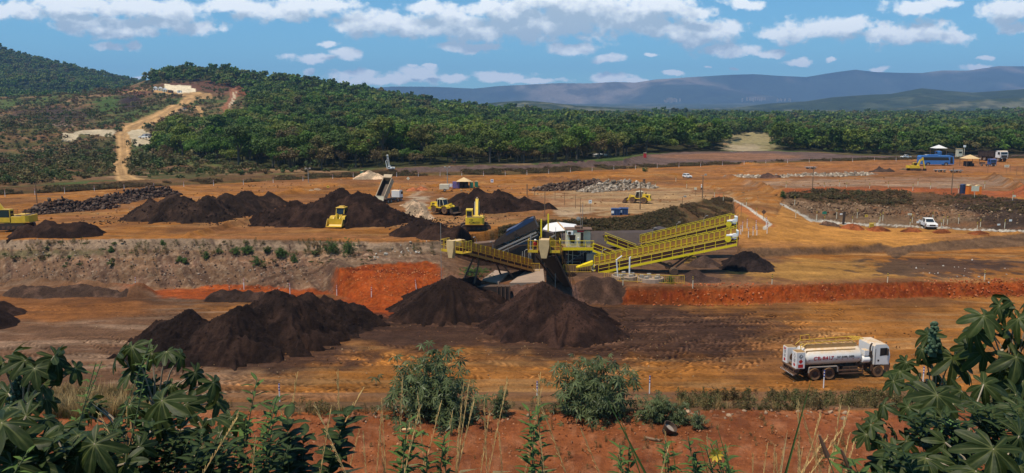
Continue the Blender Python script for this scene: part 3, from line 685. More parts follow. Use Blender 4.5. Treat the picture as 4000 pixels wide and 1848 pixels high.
for (a, b, rw, rh) in PUFF:
    r = ray(a, b); u0, v0 = r[0] / r[1], r[2] / r[1]; ku = F / (rw * 1.12); kv = F / (rh * 1.05)
    ma = g.nodes.new('ShaderNodeVectorMath'); ma.operation = 'MULTIPLY_ADD'; g.links.new(gi.outputs[0], ma.inputs[0]); ma.inputs[1].default_value = (ku, kv, 0); ma.inputs[2].default_value = (-u0 * ku, -v0 * kv, 0)
    ln = g.nodes.new('ShaderNodeVectorMath'); ln.operation = 'LENGTH'; g.links.new(ma.outputs[0], ln.inputs[0])
    if prev is None: prev = ln.outputs['Value']
    else:
        mi = g.nodes.new('ShaderNodeMath'); mi.operation = 'SMOOTH_MIN'; mi.inputs[2].default_value = .25; g.links.new(prev, mi.inputs[0]); g.links.new(ln.outputs['Value'], mi.inputs[1]); prev = mi.outputs[0]
g.links.new(prev, go.inputs[0])
def cloud_density(shift):
    sh = N(t, 'ShaderNodeVectorMath', operation='ADD'); L(uv.outputs[0], sh.inputs[0]); sh.inputs[1].default_value = shift
    st = N(t, 'ShaderNodeVectorMath', operation='MULTIPLY'); L(sh.outputs[0], st.inputs[0]); st.inputs[1].default_value = (1, 1.35, 1)
    wz = N(t, 'ShaderNodeTexNoise', inp={'Scale': 20.0, 'Detail': 6.0, 'Roughness': .62}); L(st.outputs[0], wz.inputs['Vector'])
    ws = N(t, 'ShaderNodeVectorMath', operation='MULTIPLY_ADD'); L(wz.outputs['Color'], ws.inputs[0]); ws.inputs[1].default_value = (.030, .022, 0); L(sh.outputs[0], ws.inputs[2])
    w2 = N(t, 'ShaderNodeVectorMath', operation='ADD'); L(ws.outputs[0], w2.inputs[0]); w2.inputs[1].default_value = (-.015, -.011, 0)
    gn = t.nodes.new('ShaderNodeGroup'); gn.node_tree = g; L(w2.outputs[0], gn.inputs[0])
    no = N(t, 'ShaderNodeTexNoise', inp={'Scale': 44.0, 'Detail': 10.0, 'Roughness': .6}); L(st.outputs[0], no.inputs['Vector'])
    m = N(t, 'ShaderNodeMath', operation='MULTIPLY_ADD'); L(no.outputs['Fac'], m.inputs[0]); m.inputs[1].default_value = 2.1; m.inputs[2].default_value = -.02
    d = N(t, 'ShaderNodeMath', operation='SUBTRACT'); L(m.outputs[0], d.inputs[0]); L(gn.outputs[0], d.inputs[1])
    return d.outputs[0]
d0 = cloud_density((0, 0, 0)); d1 = cloud_density((-.004, .017, 0))
al = N(t, 'ShaderNodeMapRange', inp={'From Min': -.06, 'From Max': .5}); al.interpolation_type = 'SMOOTHSTEP'; L(d0, al.inputs['Value'])
upm = N(t, 'ShaderNodeMapRange', inp={'From Min': -.012, 'From Max': .02}); L(dv.outputs[0], upm.inputs['Value'])
am = N(t, 'ShaderNodeMath', operation='MULTIPLY'); L(al.outputs[0], am.inputs[0]); L(upm.outputs[0], am.inputs[1])
shd = N(t, 'ShaderNodeMapRange', inp={'From Min': 0.0, 'From Max': .7, 'To Min': 0.0, 'To Max': 1.0}); L(d1, shd.inputs['Value'])
cc = N(t, 'ShaderNodeMix', data_type='RGBA'); L(shd.outputs[0], cc.inputs['Factor']); cc.inputs['A'].default_value = (12.0, 12.4, 12.3, 1); cc.inputs['B'].default_value = (5.0, 6.2, 7.0, 1)
tint = N(t, 'ShaderNodeMix', data_type='RGBA', blend_type='MULTIPLY', inp={'Factor': 1.0}); L(sky.outputs[0], tint.inputs['A']); tint.inputs['B'].default_value = (.64, 1.15, 1.28, 1)
fin = N(t, 'ShaderNodeMix', data_type='RGBA'); L(am.outputs[0], fin.inputs['Factor']); L(tint.outputs['Result'], fin.inputs['A']); L(cc.outputs['Result'], fin.inputs['B'])
L(fin.outputs['Result'], bg.inputs['Color'])

w.cycles.sampling_method = 'MANUAL'; w.cycles.sample_map_resolution = 256
SC.cycles.max_bounces = 4; SC.cycles.diffuse_bounces = 2; SC.cycles.glossy_bounces = 2; SC.cycles.transmission_bounces = 3; SC.cycles.volume_bounces = 0; SC.cycles.transparent_max_bounces = 4
SC.cycles.caustics_reflective = False; SC.cycles.caustics_refractive = False
# ============================ STOCKPILES AND HEAPS ===========================
def peak(px, py, foot, z0, slope=.68):
    "apex seen at (px, py) whose near foot is seen at row foot"
    Yf = (CZ - z0) / ratio(foot); k = ratio(py); h = (CZ - z0 - k * Yf) / (1 + k / slope); Y = Yf + h / slope
    r = ray(px, py); return (r[0] / r[1] * Y, Y, max(h, .3))
def pilefn(pk, slope, rough, seed, gul=.25, k=5.0, clod=.12, top=None):
    P_ = [(x, y, h) for (x, y, h) in pk]
    def fn(x, y):
        wx = x + (fbm(x * .35, y * .35, seed, 3) - .5) * rough * 3; wy = y + (fbm(x * .35, y * .35, seed + 3, 3) - .5) * rough * 3
        e = 0
        for i, (cx, cy, h) in enumerate(P_):
            d = np.hypot(wx - cx, wy - cy); a = np.arctan2(wy - cy, wx - cx)
            g = (vnoise(a * 9 + 50, d * .12 + i * 7, seed + i) - .5) * gul * np.clip(d / 3, 0, 1)
            v = h - slope * (np.sqrt(d * d + .15) - .38) * (1 + g * .5) ; v = np.minimum(v, top) if top else v
            e = e + np.exp(np.clip(k * v, -60, 60))
        z = np.log(e) / k
        fade = np.clip((z + .2) / .5, 0, 1)
        return z + fade * ((fbm(x * 1.2, y * 1.2, seed + 11, 4) - .5) * rough + (fbm(x * 3.5, y * 3.5, seed + 12, 3) - .5) * clod)
    return fn
def pile(name, pk, mat, label, cat, z0=None, slope=.68, res=.14, rough=.45, gul=.3, clod=.14, k=5.0, col=(.030, .0165, .011), group=None, seed=1, register=True, cut=None, top=None, c2=None):
    fn0 = pilefn(pk, slope, rough, seed, gul, k, clod, top)
    fn = (lambda x, y: cut(x, y, fn0(x, y))) if cut else fn0
    m = max(h for _, _, h in pk) / slope + 1.5
    bb = (min(p[0] for p in pk) - m, max(p[0] for p in pk) + m, min(p[1] for p in pk) - m, max(p[1] for p in pk) + m)
    xs = np.arange(bb[0], bb[1], res); ys = np.arange(bb[2], bb[3], res); X, Y = np.meshgrid(xs, ys)
    H = fn(X, Y); Z = gz(X, Y) + np.maximum(H, -.5) - .02
    n = fbm(X * .5, Y * .5, seed + 20, 4); co = np.zeros(X.shape + (3,), np.float32) + np.array(col, np.float32)
    co = mixc(co, c2 or [col[0] * 2.6, col[1] * 2.4, col[2] * 2.3], sstep(.45, .7, n) * .7); co = mixc(co, [c * .6 for c in col], sstep(.55, .7, fbm(X * 1.7, Y * 1.7, seed + 5, 3)) * .5)
    o = grid_mesh(name, X, Y, Z, mat, co, H > -.12)
    c0 = (sum(p[0] for p in pk) / len(pk), sum(p[1] for p in pk) / len(pk))
    tag(o, label, cat, group)
    if register: PILES.append((bb, fn))
    return o
MORE = earth('ore_fines', 2.2, 1.0, amp=.6, bd=.22); MHEAP = earth('heap_soil', 1.8, 1.0, amp=.6, bd=.25)
pile('ore_pile', [peak(1762, 1076, 1262, 0), peak(1722, 1092, 1262, 0), peak(1830, 1118, 1250, 0), peak(1890, 1165, 1255, 0), peak(1620, 1180, 1262, 0)], MORE, 'smooth dark ore cone standing under the head of the left conveyor', 'ore pile', seed=2, rough=.2, gul=.7, clod=.08, res=.11)
pile('ore_pile', [peak(2128, 1100, 1335, 0), peak(2060, 1170, 1320, 0), peak(2230, 1180, 1345, 0), peak(2330, 1250, 1330, 0), peak(2010, 1200, 1290, 0)], MORE, 'broad dark ore pile at the foot of the central conveyor', 'ore pile', seed=3, rough=.4, gul=.9, clod=.09, res=.11, col=(.036, .019, .013))
pile('ore_pile', [peak(722, 1208, 1398, 0), peak(610, 1292, 1402, 0), peak(935, 1196, 1425, 0), peak(1072, 1138, 1392, 0), peak(1180, 1142, 1355, 0), peak(1290, 1150, 1315, 0), peak(1395, 1188, 1276, 0), peak(830, 1262, 1425, 0)], MORE,
     'long dark ore ridge with several peaks in the lower yard', 'ore pile', seed=4, rough=1.1, gul=.8, clod=.16, res=.11, col=(.026, .015, .0105))
pile('spoil_heap', [peak(830, 1146, 1176, 0), peak(870, 1131, 1174, 0), peak(915, 1134, 1176, 0), peak(965, 1131, 1178, 0), peak(1020, 1138, 1180, 0), peak(1070, 1146, 1180, 0)], MORE, 'low dark spoil heap behind the long ore ridge', 'spoil heap', seed=5, rough=.5, col=(.05, .029, .02))
pile('spoil_heap', [peak(10, 1178, 1240, 0), peak(-60, 1200, 1300, 0)], MORE, 'dark spoil heap cut by the left edge of the photo in the lower yard', 'spoil heap', seed=6, rough=.5)
pile('spoil_heap', [peak(a_, 1108 + 14 * abs(sin(a_)) + max(0, a_ - 380) * .12, 1158, 0) for a_ in range(70, 600, 34)], MORE, 'long low brown windrow at the foot of the grey slope', 'spoil heap', seed=7, rough=.6, col=(.09, .052, .034))
pile('spoil_heap', [peak(2300, 1142, 1192, 0), peak(2380, 1145, 1195, 0)], MORE, 'brown spoil heap between the central pile and the red embankment', 'spoil heap', seed=8, rough=.5, col=(.085, .048, .032))
Z0 = 5.2
pile('ore_pile', [peak(185, 857, 928, Z0), peak(300, 862, 930, Z0), peak(90, 880, 935, Z0), peak(240, 870, 932, Z0)], MORE, 'dark ore pile beside the excavator at the left edge of the upper yard', 'ore pile', seed=9, rough=.8, res=.16)
pile('ore_pile', [peak(600, 778, 866, 5.4), peak(690, 760, 868, 5.4), peak(800, 765, 868, 5.4), peak(880, 756, 850, 5.5), peak(960, 748, 830, 5.5), peak(1050, 752, 810, 5.6), peak(760, 800, 870, 5.4)], MORE, 'broad flat-topped brown ore pile in the upper yard, left of the dusty loader', 'ore pile', seed=10, rough=.9, gul=.7, res=.17, top=4.0, col=(.035, .021, .014))
pile('ore_pile', [peak(1060, 815, 882, 5.3), peak(1150, 785, 885, 5.3), peak(1240, 782, 886, 5.3), peak(1330, 742, 886, 5.3), peak(1410, 752, 886, 5.3), peak(1470, 794, 886, 5.3), peak(1545, 822, 880, 5.3), peak(1000, 855, 885, 5.3), peak(1370, 760, 888, 5.3)], MORE,
     'largest dark ore pile of the upper yard, in front of the tipping dump truck', 'ore pile', seed=11, rough=.9, gul=.5, res=.17, k=3.5)
pile('ore_pile', [peak(1805, 752, 832, 5.8), peak(1860, 737, 842, 5.8), peak(1950, 742, 842, 5.8), peak(2050, 775, 838, 5.9), peak(2130, 798, 838, 6.0), peak(1900, 760, 842, 5.8)], MORE,
     'wide dark ore pile behind the wheel loader and excavator', 'ore pile', seed=12, rough=.8, gul=.5, res=.17, k=3.5)
EXC = None
def flat_top(x, y, h): return h
pile('ore_pile', [peak(1645, 850, 925, 5.2), peak(1700, 868, 935, 5.2), peak(1780, 880, 940, 5.2), peak(1860, 885, 945, 5.2), peak(1920, 905, 950, 5.3), peak(1590, 880, 925, 5.2)], MORE,
     'dark ore pile carrying the excavator that faces away from the camera', 'ore pile', seed=13, rough=.5, gul=.3, res=.14, top=2.6, k=4)
pile('ore_pile', [peak(2922, 980, 1062, 2.1), peak(2965, 1015, 1064, 2.1), peak(2860, 1025, 1062, 2.1)], MHEAP, 'coarse black ore cone to the right of the long yellow conveyors', 'ore pile', seed=14, rough=.6, clod=.5, res=.11, col=(.022, .015, .013))
pile('ore_pile', [peak(2752, 1000, 1050, 2.1)], MORE, 'small brown ore cone below the far yellow conveyor head', 'ore pile', seed=15, rough=.3, res=.11, col=(.09, .055, .04))
pile('ore_pile', [peak(2712, 1052, 1098, 2.1), peak(2780, 1078, 1100, 2.1)], MORE, 'small brown ore cone below the near yellow conveyor head', 'ore pile', seed=16, rough=.35, res=.11, col=(.085, .05, .038))
pile('ore_pile', [peak(2228, 1064, 1082, 2.2)], MORE, 'little dark spill of ore beside the plant fence', 'ore pile', seed=17, rough=.3, res=.12)
for i, (a, b, f, w) in enumerate([(3328, 876, 896, 1), (3434, 884, 900, 1), (3562, 890, 904, 1), (3682, 897, 912, 1), (3828, 904, 918, 1), (3235, 872, 886, 1)]):
    p = peak(a, b - 5, f, 3.4)
    pile('soil_heap', [(p[0] - .5, p[1], p[2] * .65), (p[0] + .6, p[1] - .3, p[2] * .55), (p[0], p[1], p[2] * .75)], MHEAP, ['red soil heap left of the yellow stand along the drain', 'red soil heap just right of the yellow stand along the drain', 'red soil heap at the left side of the white pickup', 'red soil heap at the right side of the white pickup', 'red soil heap farthest right along the drain', 'low brown soil heap farthest left along the white drain'][i], 'soil heap', seed=30 + i, rough=.35, clod=.25, res=.1, slope=.55, col=(.21, .062, .02) if i < 5 else (.14, .08, .05), group='soil heaps along the drain')
pile('sand_heap', [peak(1445, 652, 690, 7.0), peak(1420, 662, 690, 7.0), peak(1475, 664, 690, 7.0)], MHEAP, 'pale sand heap in front of the forest, left of the white drill rig', 'sand heap', seed=40, rough=.5, res=.25, col=(.45, .32, .2))
pile('sand_heap', [peak(1235, 732, 748, 6.0), peak(1215, 738, 750, 6.0)], MHEAP, 'low pale sand heap behind the large ore pile', 'sand heap', seed=41, rough=.4, res=.22, col=(.42, .28, .17))
pile('soil_heap', [peak(1615, 730, 745, 6.0), peak(1650, 728, 742, 6.0)], MHEAP, 'low red soil heap right of the dump truck', 'soil heap', seed=42, rough=.5, res=.22, col=(.30, .10, .04))
pile('clay_heap', [peak(1610, 782, 812, 5.6), peak(1618, 791, 826, 5.6), peak(1625, 802, 840, 5.5), peak(1636, 815, 852, 5.5), peak(1645, 828, 862, 5.4)], MHEAP, 'pale broken clay heap right of the large ore pile', 'clay heap', seed=43, rough=.9, clod=.6, res=.17, col=(.38, .27, .17))
pile('clay_heap', [peak(1845, 905, 940, 5.2)], MHEAP, 'small whitish heap behind the left conveyor', 'clay heap', seed=44, rough=.4, clod=.4, res=.14, col=(.42, .36, .27))
pile('ore_pile', [peak(3000, 681, 705, 6.6), peak(3030, 690, 706, 6.6)], MORE, 'small dark ore cone left of the white boulder row', 'ore pile', seed=45, rough=.4, res=.25, col=(.09, .05, .035))
pile('spoil_heap', [peak(3440, 664, 684, 6.6), peak(3475, 672, 686, 6.6), peak(3405, 676, 686, 6.6)], MHEAP, 'dark spoil heap at the right end of the white boulder row', 'spoil heap', seed=46, rough=.9, clod=.8, res=.25, col=(.08, .05, .035))
pile('spoil_heap', [peak(3540, 662, 672, 6.8), peak(3525, 665, 674, 6.8)], MHEAP, 'small spoil heap left of the far excavator', 'spoil heap', seed=47, rough=.6, clod=.5, res=.3, col=(.15, .09, .05))
# rubble: too many stones to count, one object per heap
def stone_geo(rng, n, P3, sz):
    "n angular stones as one vertex/face list"
    ico = [(0, 0, 1), (.89, 0, .45), (.28, .85, .45), (-.72, .53, .45), (-.72, -.53, .45), (.28, -.85, .45), (.72, .53, -.45), (-.28, .85, -.45), (-.89, 0, -.45), (-.28, -.85, -.45), (.72, -.53, -.45), (0, 0, -1)]
    fi = [(0, 1, 2), (0, 2, 3), (0, 3, 4), (0, 4, 5), (0, 5, 1), (1, 6, 2), (2, 7, 3), (3, 8, 4), (4, 9, 5), (5, 10, 1), (6, 7, 2), (7, 8, 3), (8, 9, 4), (9, 10, 5), (10, 6, 1), (11, 7, 6), (11, 8, 7), (11, 9, 8), (11, 10, 9), (11, 6, 10)]
    b = np.array(ico); V = b[None] * (1 + rng.normal(size=(n, 12, 1)) * .22); sc = rng.uniform(.55, 1.2, (n, 1, 3)) * sz[:, None, None]; V = V * sc
    a = rng.uniform(0, 6.28, n); t = rng.normal(size=n) * .5; ca, sa, ct, st_ = np.cos(a), np.sin(a), np.cos(t), np.sin(t)
    x = V[..., 0] * ca[:, None] - V[..., 1] * sa[:, None]; y = V[..., 0] * sa[:, None] + V[..., 1] * ca[:, None]; z = V[..., 2]
    x, z = x * ct[:, None] - z * st_[:, None], x * st_[:, None] + z * ct[:, None]
    V = np.stack([x, y, z], -1) + P3[:, None]
    Fc = np.array(fi)[None] + (np.arange(n) * 12)[:, None, None]
    return V.reshape(-1, 3), Fc.reshape(-1, 3)
def tri_obj(name, V, Fc, mat, col=None):
    me = bpy.data.meshes.new(name); me.vertices.add(len(V)); me.vertices.foreach_set('co', V.astype(np.float32).ravel()); me.loops.add(Fc.size); me.loops.foreach_set('vertex_index', Fc.ravel().astype(np.int32))
    me.polygons.add(len(Fc)); me.polygons.foreach_set('loop_start', np.arange(len(Fc), dtype=np.int32) * 3); me.polygons.foreach_set('loop_total', np.full(len(Fc), 3, np.int32)); me.update(calc_edges=True)
    if col is not None:
        c = np.ones((len(V), 4), np.float32); c[:, :3] = col; a = me.attributes.new('Col', 'FLOAT_COLOR', 'POINT'); a.data.foreach_set('color', c.ravel())
    me.materials.append(mat); o = bpy.data.objects.new(name, me); COL.objects.link(o); return o
MROCK = earth('rubble_rock', 2.0, .5, amp=.35, bd=.1)
def rubble(label, poly_line, n, sz, h, col, col2, seed, name='rubble_heap', zf=None):
    rng = np.random.default_rng(seed); pts = [G(a, b) for a, b, w in poly_line]; ws = [w for _, _, w in poly_line]
    L = [0]
    for a, b in zip(pts[:-1], pts[1:]): L.append(L[-1] + (b - a).length)
    u = rng.uniform(0, L[-1], n); x = np.interp(u, L, [p.x for p in pts]); y = np.interp(u, L, [p.y for p in pts]); w = np.interp(u, L, ws)
    ox = rng.uniform(-1, 1, n); oy = rng.uniform(-1, 1, n); k = np.hypot(ox, oy) < 1; x = (x + ox * w)[k]; y = (y + oy * w)[k]; q = (1 - np.hypot(ox, oy)[k]); e = np.clip(np.minimum(u, L[-1] - u)[k] / 2 + .3, 0, 1)
    z = (zf or gz)(x, y) + h * q * rng.uniform(.5, 1, len(x)) * e * (.5 + fbm(x * .2, y * .2, seed, 2)); s = rng.uniform(.4, 1.2, len(x)) ** 1.5 * sz
    V, Fc = stone_geo(rng, len(x), np.stack([x, y, z], 1), s)
    tone = rng.uniform(.6, 1.3, len(x))[:, None]; m = (rng.uniform(0, 1, len(x)) < .35)[:, None]; c = np.where(m, np.array(col2), np.array(col)) * tone
    o = tri_obj(name, V, Fc, MROCK, np.repeat(c, 12, 0)); tag(o, label, 'rubble', kind='stuff'); return o
rubble('long heap of dark rock rubble in the upper yard at left', [(120, 838, 2), (250, 820, 5), (350, 812, 6), (450, 790, 4), (520, 780, 3), (600, 768, 3), (680, 762, 2)], 5200, .36, 2.2, (.06, .036, .026), (.12, .08, .058), 51)
rubble('dark rock rubble in the middle of the upper yard', [(2130, 742, 4), (2200, 738, 6), (2290, 735, 5), (2330, 722, 3)], 2600, .40, 2.0, (.07, .043, .03), (.17, .115, .08), 52)
rubble('heap of pale grey broken rock behind the wheel loader', [(2300, 752, 3), (2370, 740, 5), (2440, 736, 6), (2510, 733, 4)], 2600, .40, 1.8, (.22, .165, .115), (.38, .31, .235), 53)
rubble('row of white boulders across the upper yard at right', [(2850, 692, 2), (2960, 694, 2), (3070, 694, 3.5), (3150, 692, 3.5), (3250, 688, 3), (3400, 684, 2.5)], 2400, .42, .8, (.27, .20, .14), (.42, .34, .25), 54)
rubble('loose dark lumps on the coarse ore cone', [(2830, 1052, 1.0), (2900, 1056, 1.6), (2990, 1052, 1.2)], 900, .2, .8, (.03, .022, .02), (.08, .06, .05), 55)
rubble('scattered stones on the slope behind the left conveyor', [(1380, 985, 2), (1450, 1000, 3), (1560, 990, 2), (1660, 960, 2)], 60, .22, .0, (.34, .27, .2), (.45, .4, .33), 56, 'loose_stones')
rubble('broken concrete scattered on the dark patch at right', [(3560, 1060, 4), (3700, 1050, 5), (3780, 1085, 4), (3800, 1030, 5)], 55, .13, .0, (.5, .45, .38), (.1, .07, .05), 57, 'loose_stones')
rubble('red clods on the long red embankment', [(2450, 1150, 2), (3000, 1145, 2), (3500, 1135, 2), (4000, 1120, 2)], 1500, .13, .0, (.36, .09, .03), (.42, .15, .06), 58, 'loose_stones')
rubble('red clods on the red soil face beside the left ore cone', [(1360, 1110, 3), (1500, 1100, 5), (1650, 1090, 3)], 800, .13, .0, (.40, .11, .03), (.45, .17, .07), 59, 'loose_stones')
rubble('pebbles and small stones on the red bench in the foreground', [(700, 1740, 5), (1500, 1700, 6), (2600, 1720, 6), (3400, 1700, 6)], 2600, .07, .0, (.28, .10, .04), (.34, .16, .08), 60, 'loose_stones')
rubble('row of larger stones along the outer edge of the red bench', [(1300, 1640, 1.2), (2000, 1628, 1), (2600, 1618, 1), (3300, 1616, 1)], 240, .17, .0, (.26, .11, .055), (.36, .24, .15), 61, 'loose_stones')
OC = (.028, .016, .011); OC2 = (.05, .029, .02)
rubble('dark lumps lying on and around the smooth ore cone', [(1560, 1240, 3), (1760, 1180, 6), (1960, 1240, 3)], 900, .08, 0, OC, OC2, 62, 'ore_lumps', hz)
rubble('dark lumps lying on and around the broad central ore pile', [(1950, 1290, 3), (2140, 1250, 7), (2400, 1310, 4)], 1500, .08, 0, OC, OC2, 63, 'ore_lumps', hz)
rubble('dark lumps lying on the long ore ridge', [(640, 1380, 4), (900, 1330, 8), (1200, 1280, 8), (1440, 1250, 4)], 1800, .085, 0, OC, OC2, 64, 'ore_lumps', hz)
rubble('lumps and clods on the upper dark ore piles', [(380, 860, 5), (700, 850, 7), (1000, 870, 6), (1300, 840, 9), (1560, 860, 6), (1700, 900, 6), (1960, 820, 8)], 3000, .17, 0, OC, OC2, 65, 'ore_lumps', hz)
rubble('stones and clods on the grey slope at left', [(0, 1040, 5), (600, 1040, 5), (1250, 1040, 5)], 1500, .12, .0, (.16, .10, .07), (.34, .25, .18), 66, 'loose_stones')
rubble('clods on the wall of the right-hand pit', [(3120, 800, 4), (3600, 820, 6), (4000, 840, 6)], 1500, .22, .0, (.12, .07, .04), (.26, .17, .1), 67, 'loose_stones')
rubble('clods scattered over the upper yard', [(300, 880, 10), (1200, 700, 14), (2400, 780, 14), (3000, 740, 12), (3700, 700, 18)], 1300, .22, .0, (.2, .085, .03), (.30, .19, .1), 68, 'loose_stones')
rubble('clods scattered over the lower haul road', [(200, 1300, 10), (1200, 1350, 12), (2400, 1380, 12), (3600, 1300, 14)], 1800, .08, .0, (.16, .07, .025), (.30, .19, .1), 69, 'loose_stones')
# ============================ FOREST, SCRUB ==================================
def leafmat(name, cols, zone=.006, rough=.6, trans=.25, bright=1.0):
    "foliage: tone per plant and per clump, thin leaves let some light through"
    m, t, b = nt(name); L = t.links.new
    oi = N(t, 'ShaderNodeObjectInfo'); ge = N(t, 'ShaderNodeNewGeometry')
    n = N(t, 'ShaderNodeTexNoise', inp={'Scale': zone, 'Detail': 3.0}); L(oi.outputs['Location'], n.inputs['Vector'])
    ad = N(t, 'ShaderNodeMath', operation='MULTIPLY_ADD'); L(n.outputs['Fac'], ad.inputs[0]); ad.inputs[1].default_value = 1.6; 
    sh = N(t, 'ShaderNodeMath', operation='MULTIPLY_ADD'); L(oi.outputs['Random'], sh.inputs[0]); sh.inputs[1].default_value = .75; sh.inputs[2].default_value = -.68
    L(sh.outputs[0], ad.inputs[2])
    cr = N(t, 'ShaderNodeValToRGB'); L(ad.outputs[0], cr.inputs[0])
    e = cr.color_ramp.elements
    while len(e) < len(cols): e.new(.5)
    for i, c in enumerate(cols): e[i].position = i / (len(cols) - 1); e[i].color = (c[0] * bright, c[1] * bright, c[2] * bright, 1)
    at = N(t, 'ShaderNodeAttribute', attribute_name='Col')
    mu = N(t, 'ShaderNodeMix', data_type='RGBA', blend_type='MULTIPLY', inp={'Factor': 1.0}); L(cr.outputs[0], mu.inputs['A']); L(at.outputs['Color'], mu.inputs['B'])
    L(mu.outputs['Result'], b.inputs['Base Color']); b.inputs['Roughness'].default_value = rough; b.inputs['Specular IOR Level'].default_value = .18
    tr = N(t, 'ShaderNodeBsdfTranslucent'); L(mu.outputs['Result'], tr.inputs['Color'])
    mx = N(t, 'ShaderNodeMixShader', inp={'Fac': trans}); L(b.outputs[0], mx.inputs[1]); L(tr.outputs[0], mx.inputs[2])
    L(mx.outputs[0], t.nodes['Material Output'].inputs['Surface'])
    return m
def quads_mesh(name, cen, nor, size, shade, mat, tri=False, asp=1.0):
    "many leaf-sized faces, each with its own tone"
    n = len(cen); rng = np.random.default_rng(n + 3)
    nor = nor / np.maximum(np.linalg.norm(nor, axis=1, keepdims=True), 1e-6)
    r = rng.normal(size=(n, 3)); a = np.cross(nor, r); a /= np.maximum(np.linalg.norm(a, axis=1, keepdims=True), 1e-6); b = np.cross(nor, a)
    s = size[:, None]; s2 = s * asp
    k = 3 if tri else 4
    pts = [cen + a * s, cen + b * s2, cen - a * s, cen - b * s2][:4] if k == 4 else [cen + a * s, cen - a * s * .5 + b * s2 * .87, cen - a * s * .5 - b * s2 * .87]
    co = np.stack(pts, 1).reshape(-1, 3).astype(np.float32)
    me = bpy.data.meshes.new(name); me.vertices.add(n * k); me.vertices.foreach_set('co', co.ravel())
    me.loops.add(n * k); me.loops.foreach_set('vertex_index', np.arange(n * k, dtype=np.int32)); me.polygons.add(n)
    me.polygons.foreach_set('loop_start', np.arange(n, dtype=np.int32) * k); me.polygons.foreach_set('loop_total', np.full(n, k, np.int32)); me.update(calc_edges=True)
    c = np.ones((n, k, 4), np.float32); c[..., :3] = shade[:, None, :] if shade.ndim == 2 else shade[:, None, None]
    at = me.attributes.new('Col', 'FLOAT_COLOR', 'POINT'); at.data.foreach_set('color', c.ravel())
    me.materials.append(mat); return me
def crown_mesh(name, seed, h, r, nq, qs, mat, lobes=14, flat=.6, base=.35):
    rng = np.random.default_rng(seed); C = []; Nn = []; S = []; Sh = []
    cz = h * (base + (1 - base) * .5); rz = h * (1 - base) * .5
    for i in range(lobes):
        a = rng.uniform(0, 2 * pi); rr = r * sqrt(rng.uniform(0, 1)) * .78; zz = cz + rz * (rng.uniform(-.5, .75)) * sqrt(max(.05, 1 - (rr / r) ** 2 * .8))
        lc = np.array([rr * cos(a), rr * sin(a), zz]); lr = r * rng.uniform(.28, .46); tone = rng.uniform(.75, 1.25)
        n = int(nq / lobes); d = rng.normal(size=(n, 3)); d[:, 2] = d[:, 2] * .8 + .35; d /= np.linalg.norm(d, axis=1, keepdims=True)
        rad = lr * rng.uniform(.55, 1.05, (n, 1)); p = lc + d * rad * np.array([1, 1, flat])
        C.append(p); nn = d + rng.normal(size=(n, 3)) * .55; nn[:, 2] += .35; Nn.append(nn); S.append(rng.uniform(.6, 1.3, n) * qs)
        Sh.append(tone * rng.uniform(.75, 1.25, n))
    return quads_mesh(name, np.concatenate(C), np.concatenate(Nn), np.concatenate(S), np.concatenate(Sh), mat)
def trunk_mesh(name, seed, h, r, mat, n=5):
    rng = random.Random(seed); m = MB(); k = .022 * h + .05
    top = Vector((rng.uniform(-.3, .3), rng.uniform(-.3, .3), h * .5))
    m.tube([(0, 0, -.6), (top.x * .3, top.y * .3, h * .2), top], k * 1.3, 6, k * .7)
    for i in range(n):
        a = 2 * pi * i / n + rng.uniform(-.5, .5); e = Vector((cos(a) * r * .65, sin(a) * r * .65, h * rng.uniform(.65, .85)))
        b = top.lerp(Vector((top.x * .3, top.y * .3, h * .2)), rng.uniform(0, .7)); m.tube([b, b.lerp(e, .5) + Vector((0, 0, .3)), e], k * .6, 5, k * .2)
    me = bpy.data.meshes.new(name); me.from_pydata(m.v, [], m.f); me.materials.append(mat); me.update(); return me
BARK = paint('bark', (.11, .085, .06), .9, var=.3, scale=4)
BARKD = paint('pale_bark', (.22, .19, .16), .9, var=.3, scale=4)
GREENS = [(.065, .075, .018), (.07, .115, .018), (.085, .155, .018), (.055, .085, .020), (.15, .19, .026), (.13, .105, .035), (.12, .19, .022)]
MG = leafmat('tree_leaves', GREENS)
MDRY = leafmat('dry_leaves', [(.14, .085, .035), (.10, .07, .03), (.17, .12, .045), (.11, .09, .03)])
MSCR = leafmat('scrub_leaves', [(.17, .10, .045), (.10, .09, .03), (.075, .11, .028), (.20, .14, .055), (.13, .075, .04)], zone=.02)
def tree_kinds(tag_, nq, qs, mat, specs):
    out = []
    for i, (h, r, fl, lb) in enumerate(specs):
        out.append((crown_mesh('crown_' + tag_ + str(i), 10 + i, h, r, nq, qs, mat, lb, fl), trunk_mesh('trunk_' + tag_ + str(i), i, h, r, BARK), h, r))
    return out
SPECS = [(9, 5.0, .55, 15), (11, 5.2, .7, 16), (7.5, 4.6, .6, 12), (12, 4.2, .9, 14), (8.5, 5.8, .45, 16), (10, 4.4, .8, 12)]
NEARK = tree_kinds('near', 1500, .26, MG, SPECS)
DRYK = tree_kinds('dry', 900, .22, MDRY, [(7.5, 4.0, .8, 12), (9, 4.2, .8, 10), (6, 3.8, .7, 10)])
MIDK = tree_kinds('mid', 620, .42, MG, SPECS)
FARK = tree_kinds('far', 150, .95, MG, SPECS)
def joined(kinds, coll_name):
    c = bpy.data.collections.new(coll_name)
    for i, (cm, tm, h, r) in enumerate(kinds):
        o = bpy.data.objects.new(coll_name + '_source_%02d' % i, cm); c.objects.link(o)
    return c
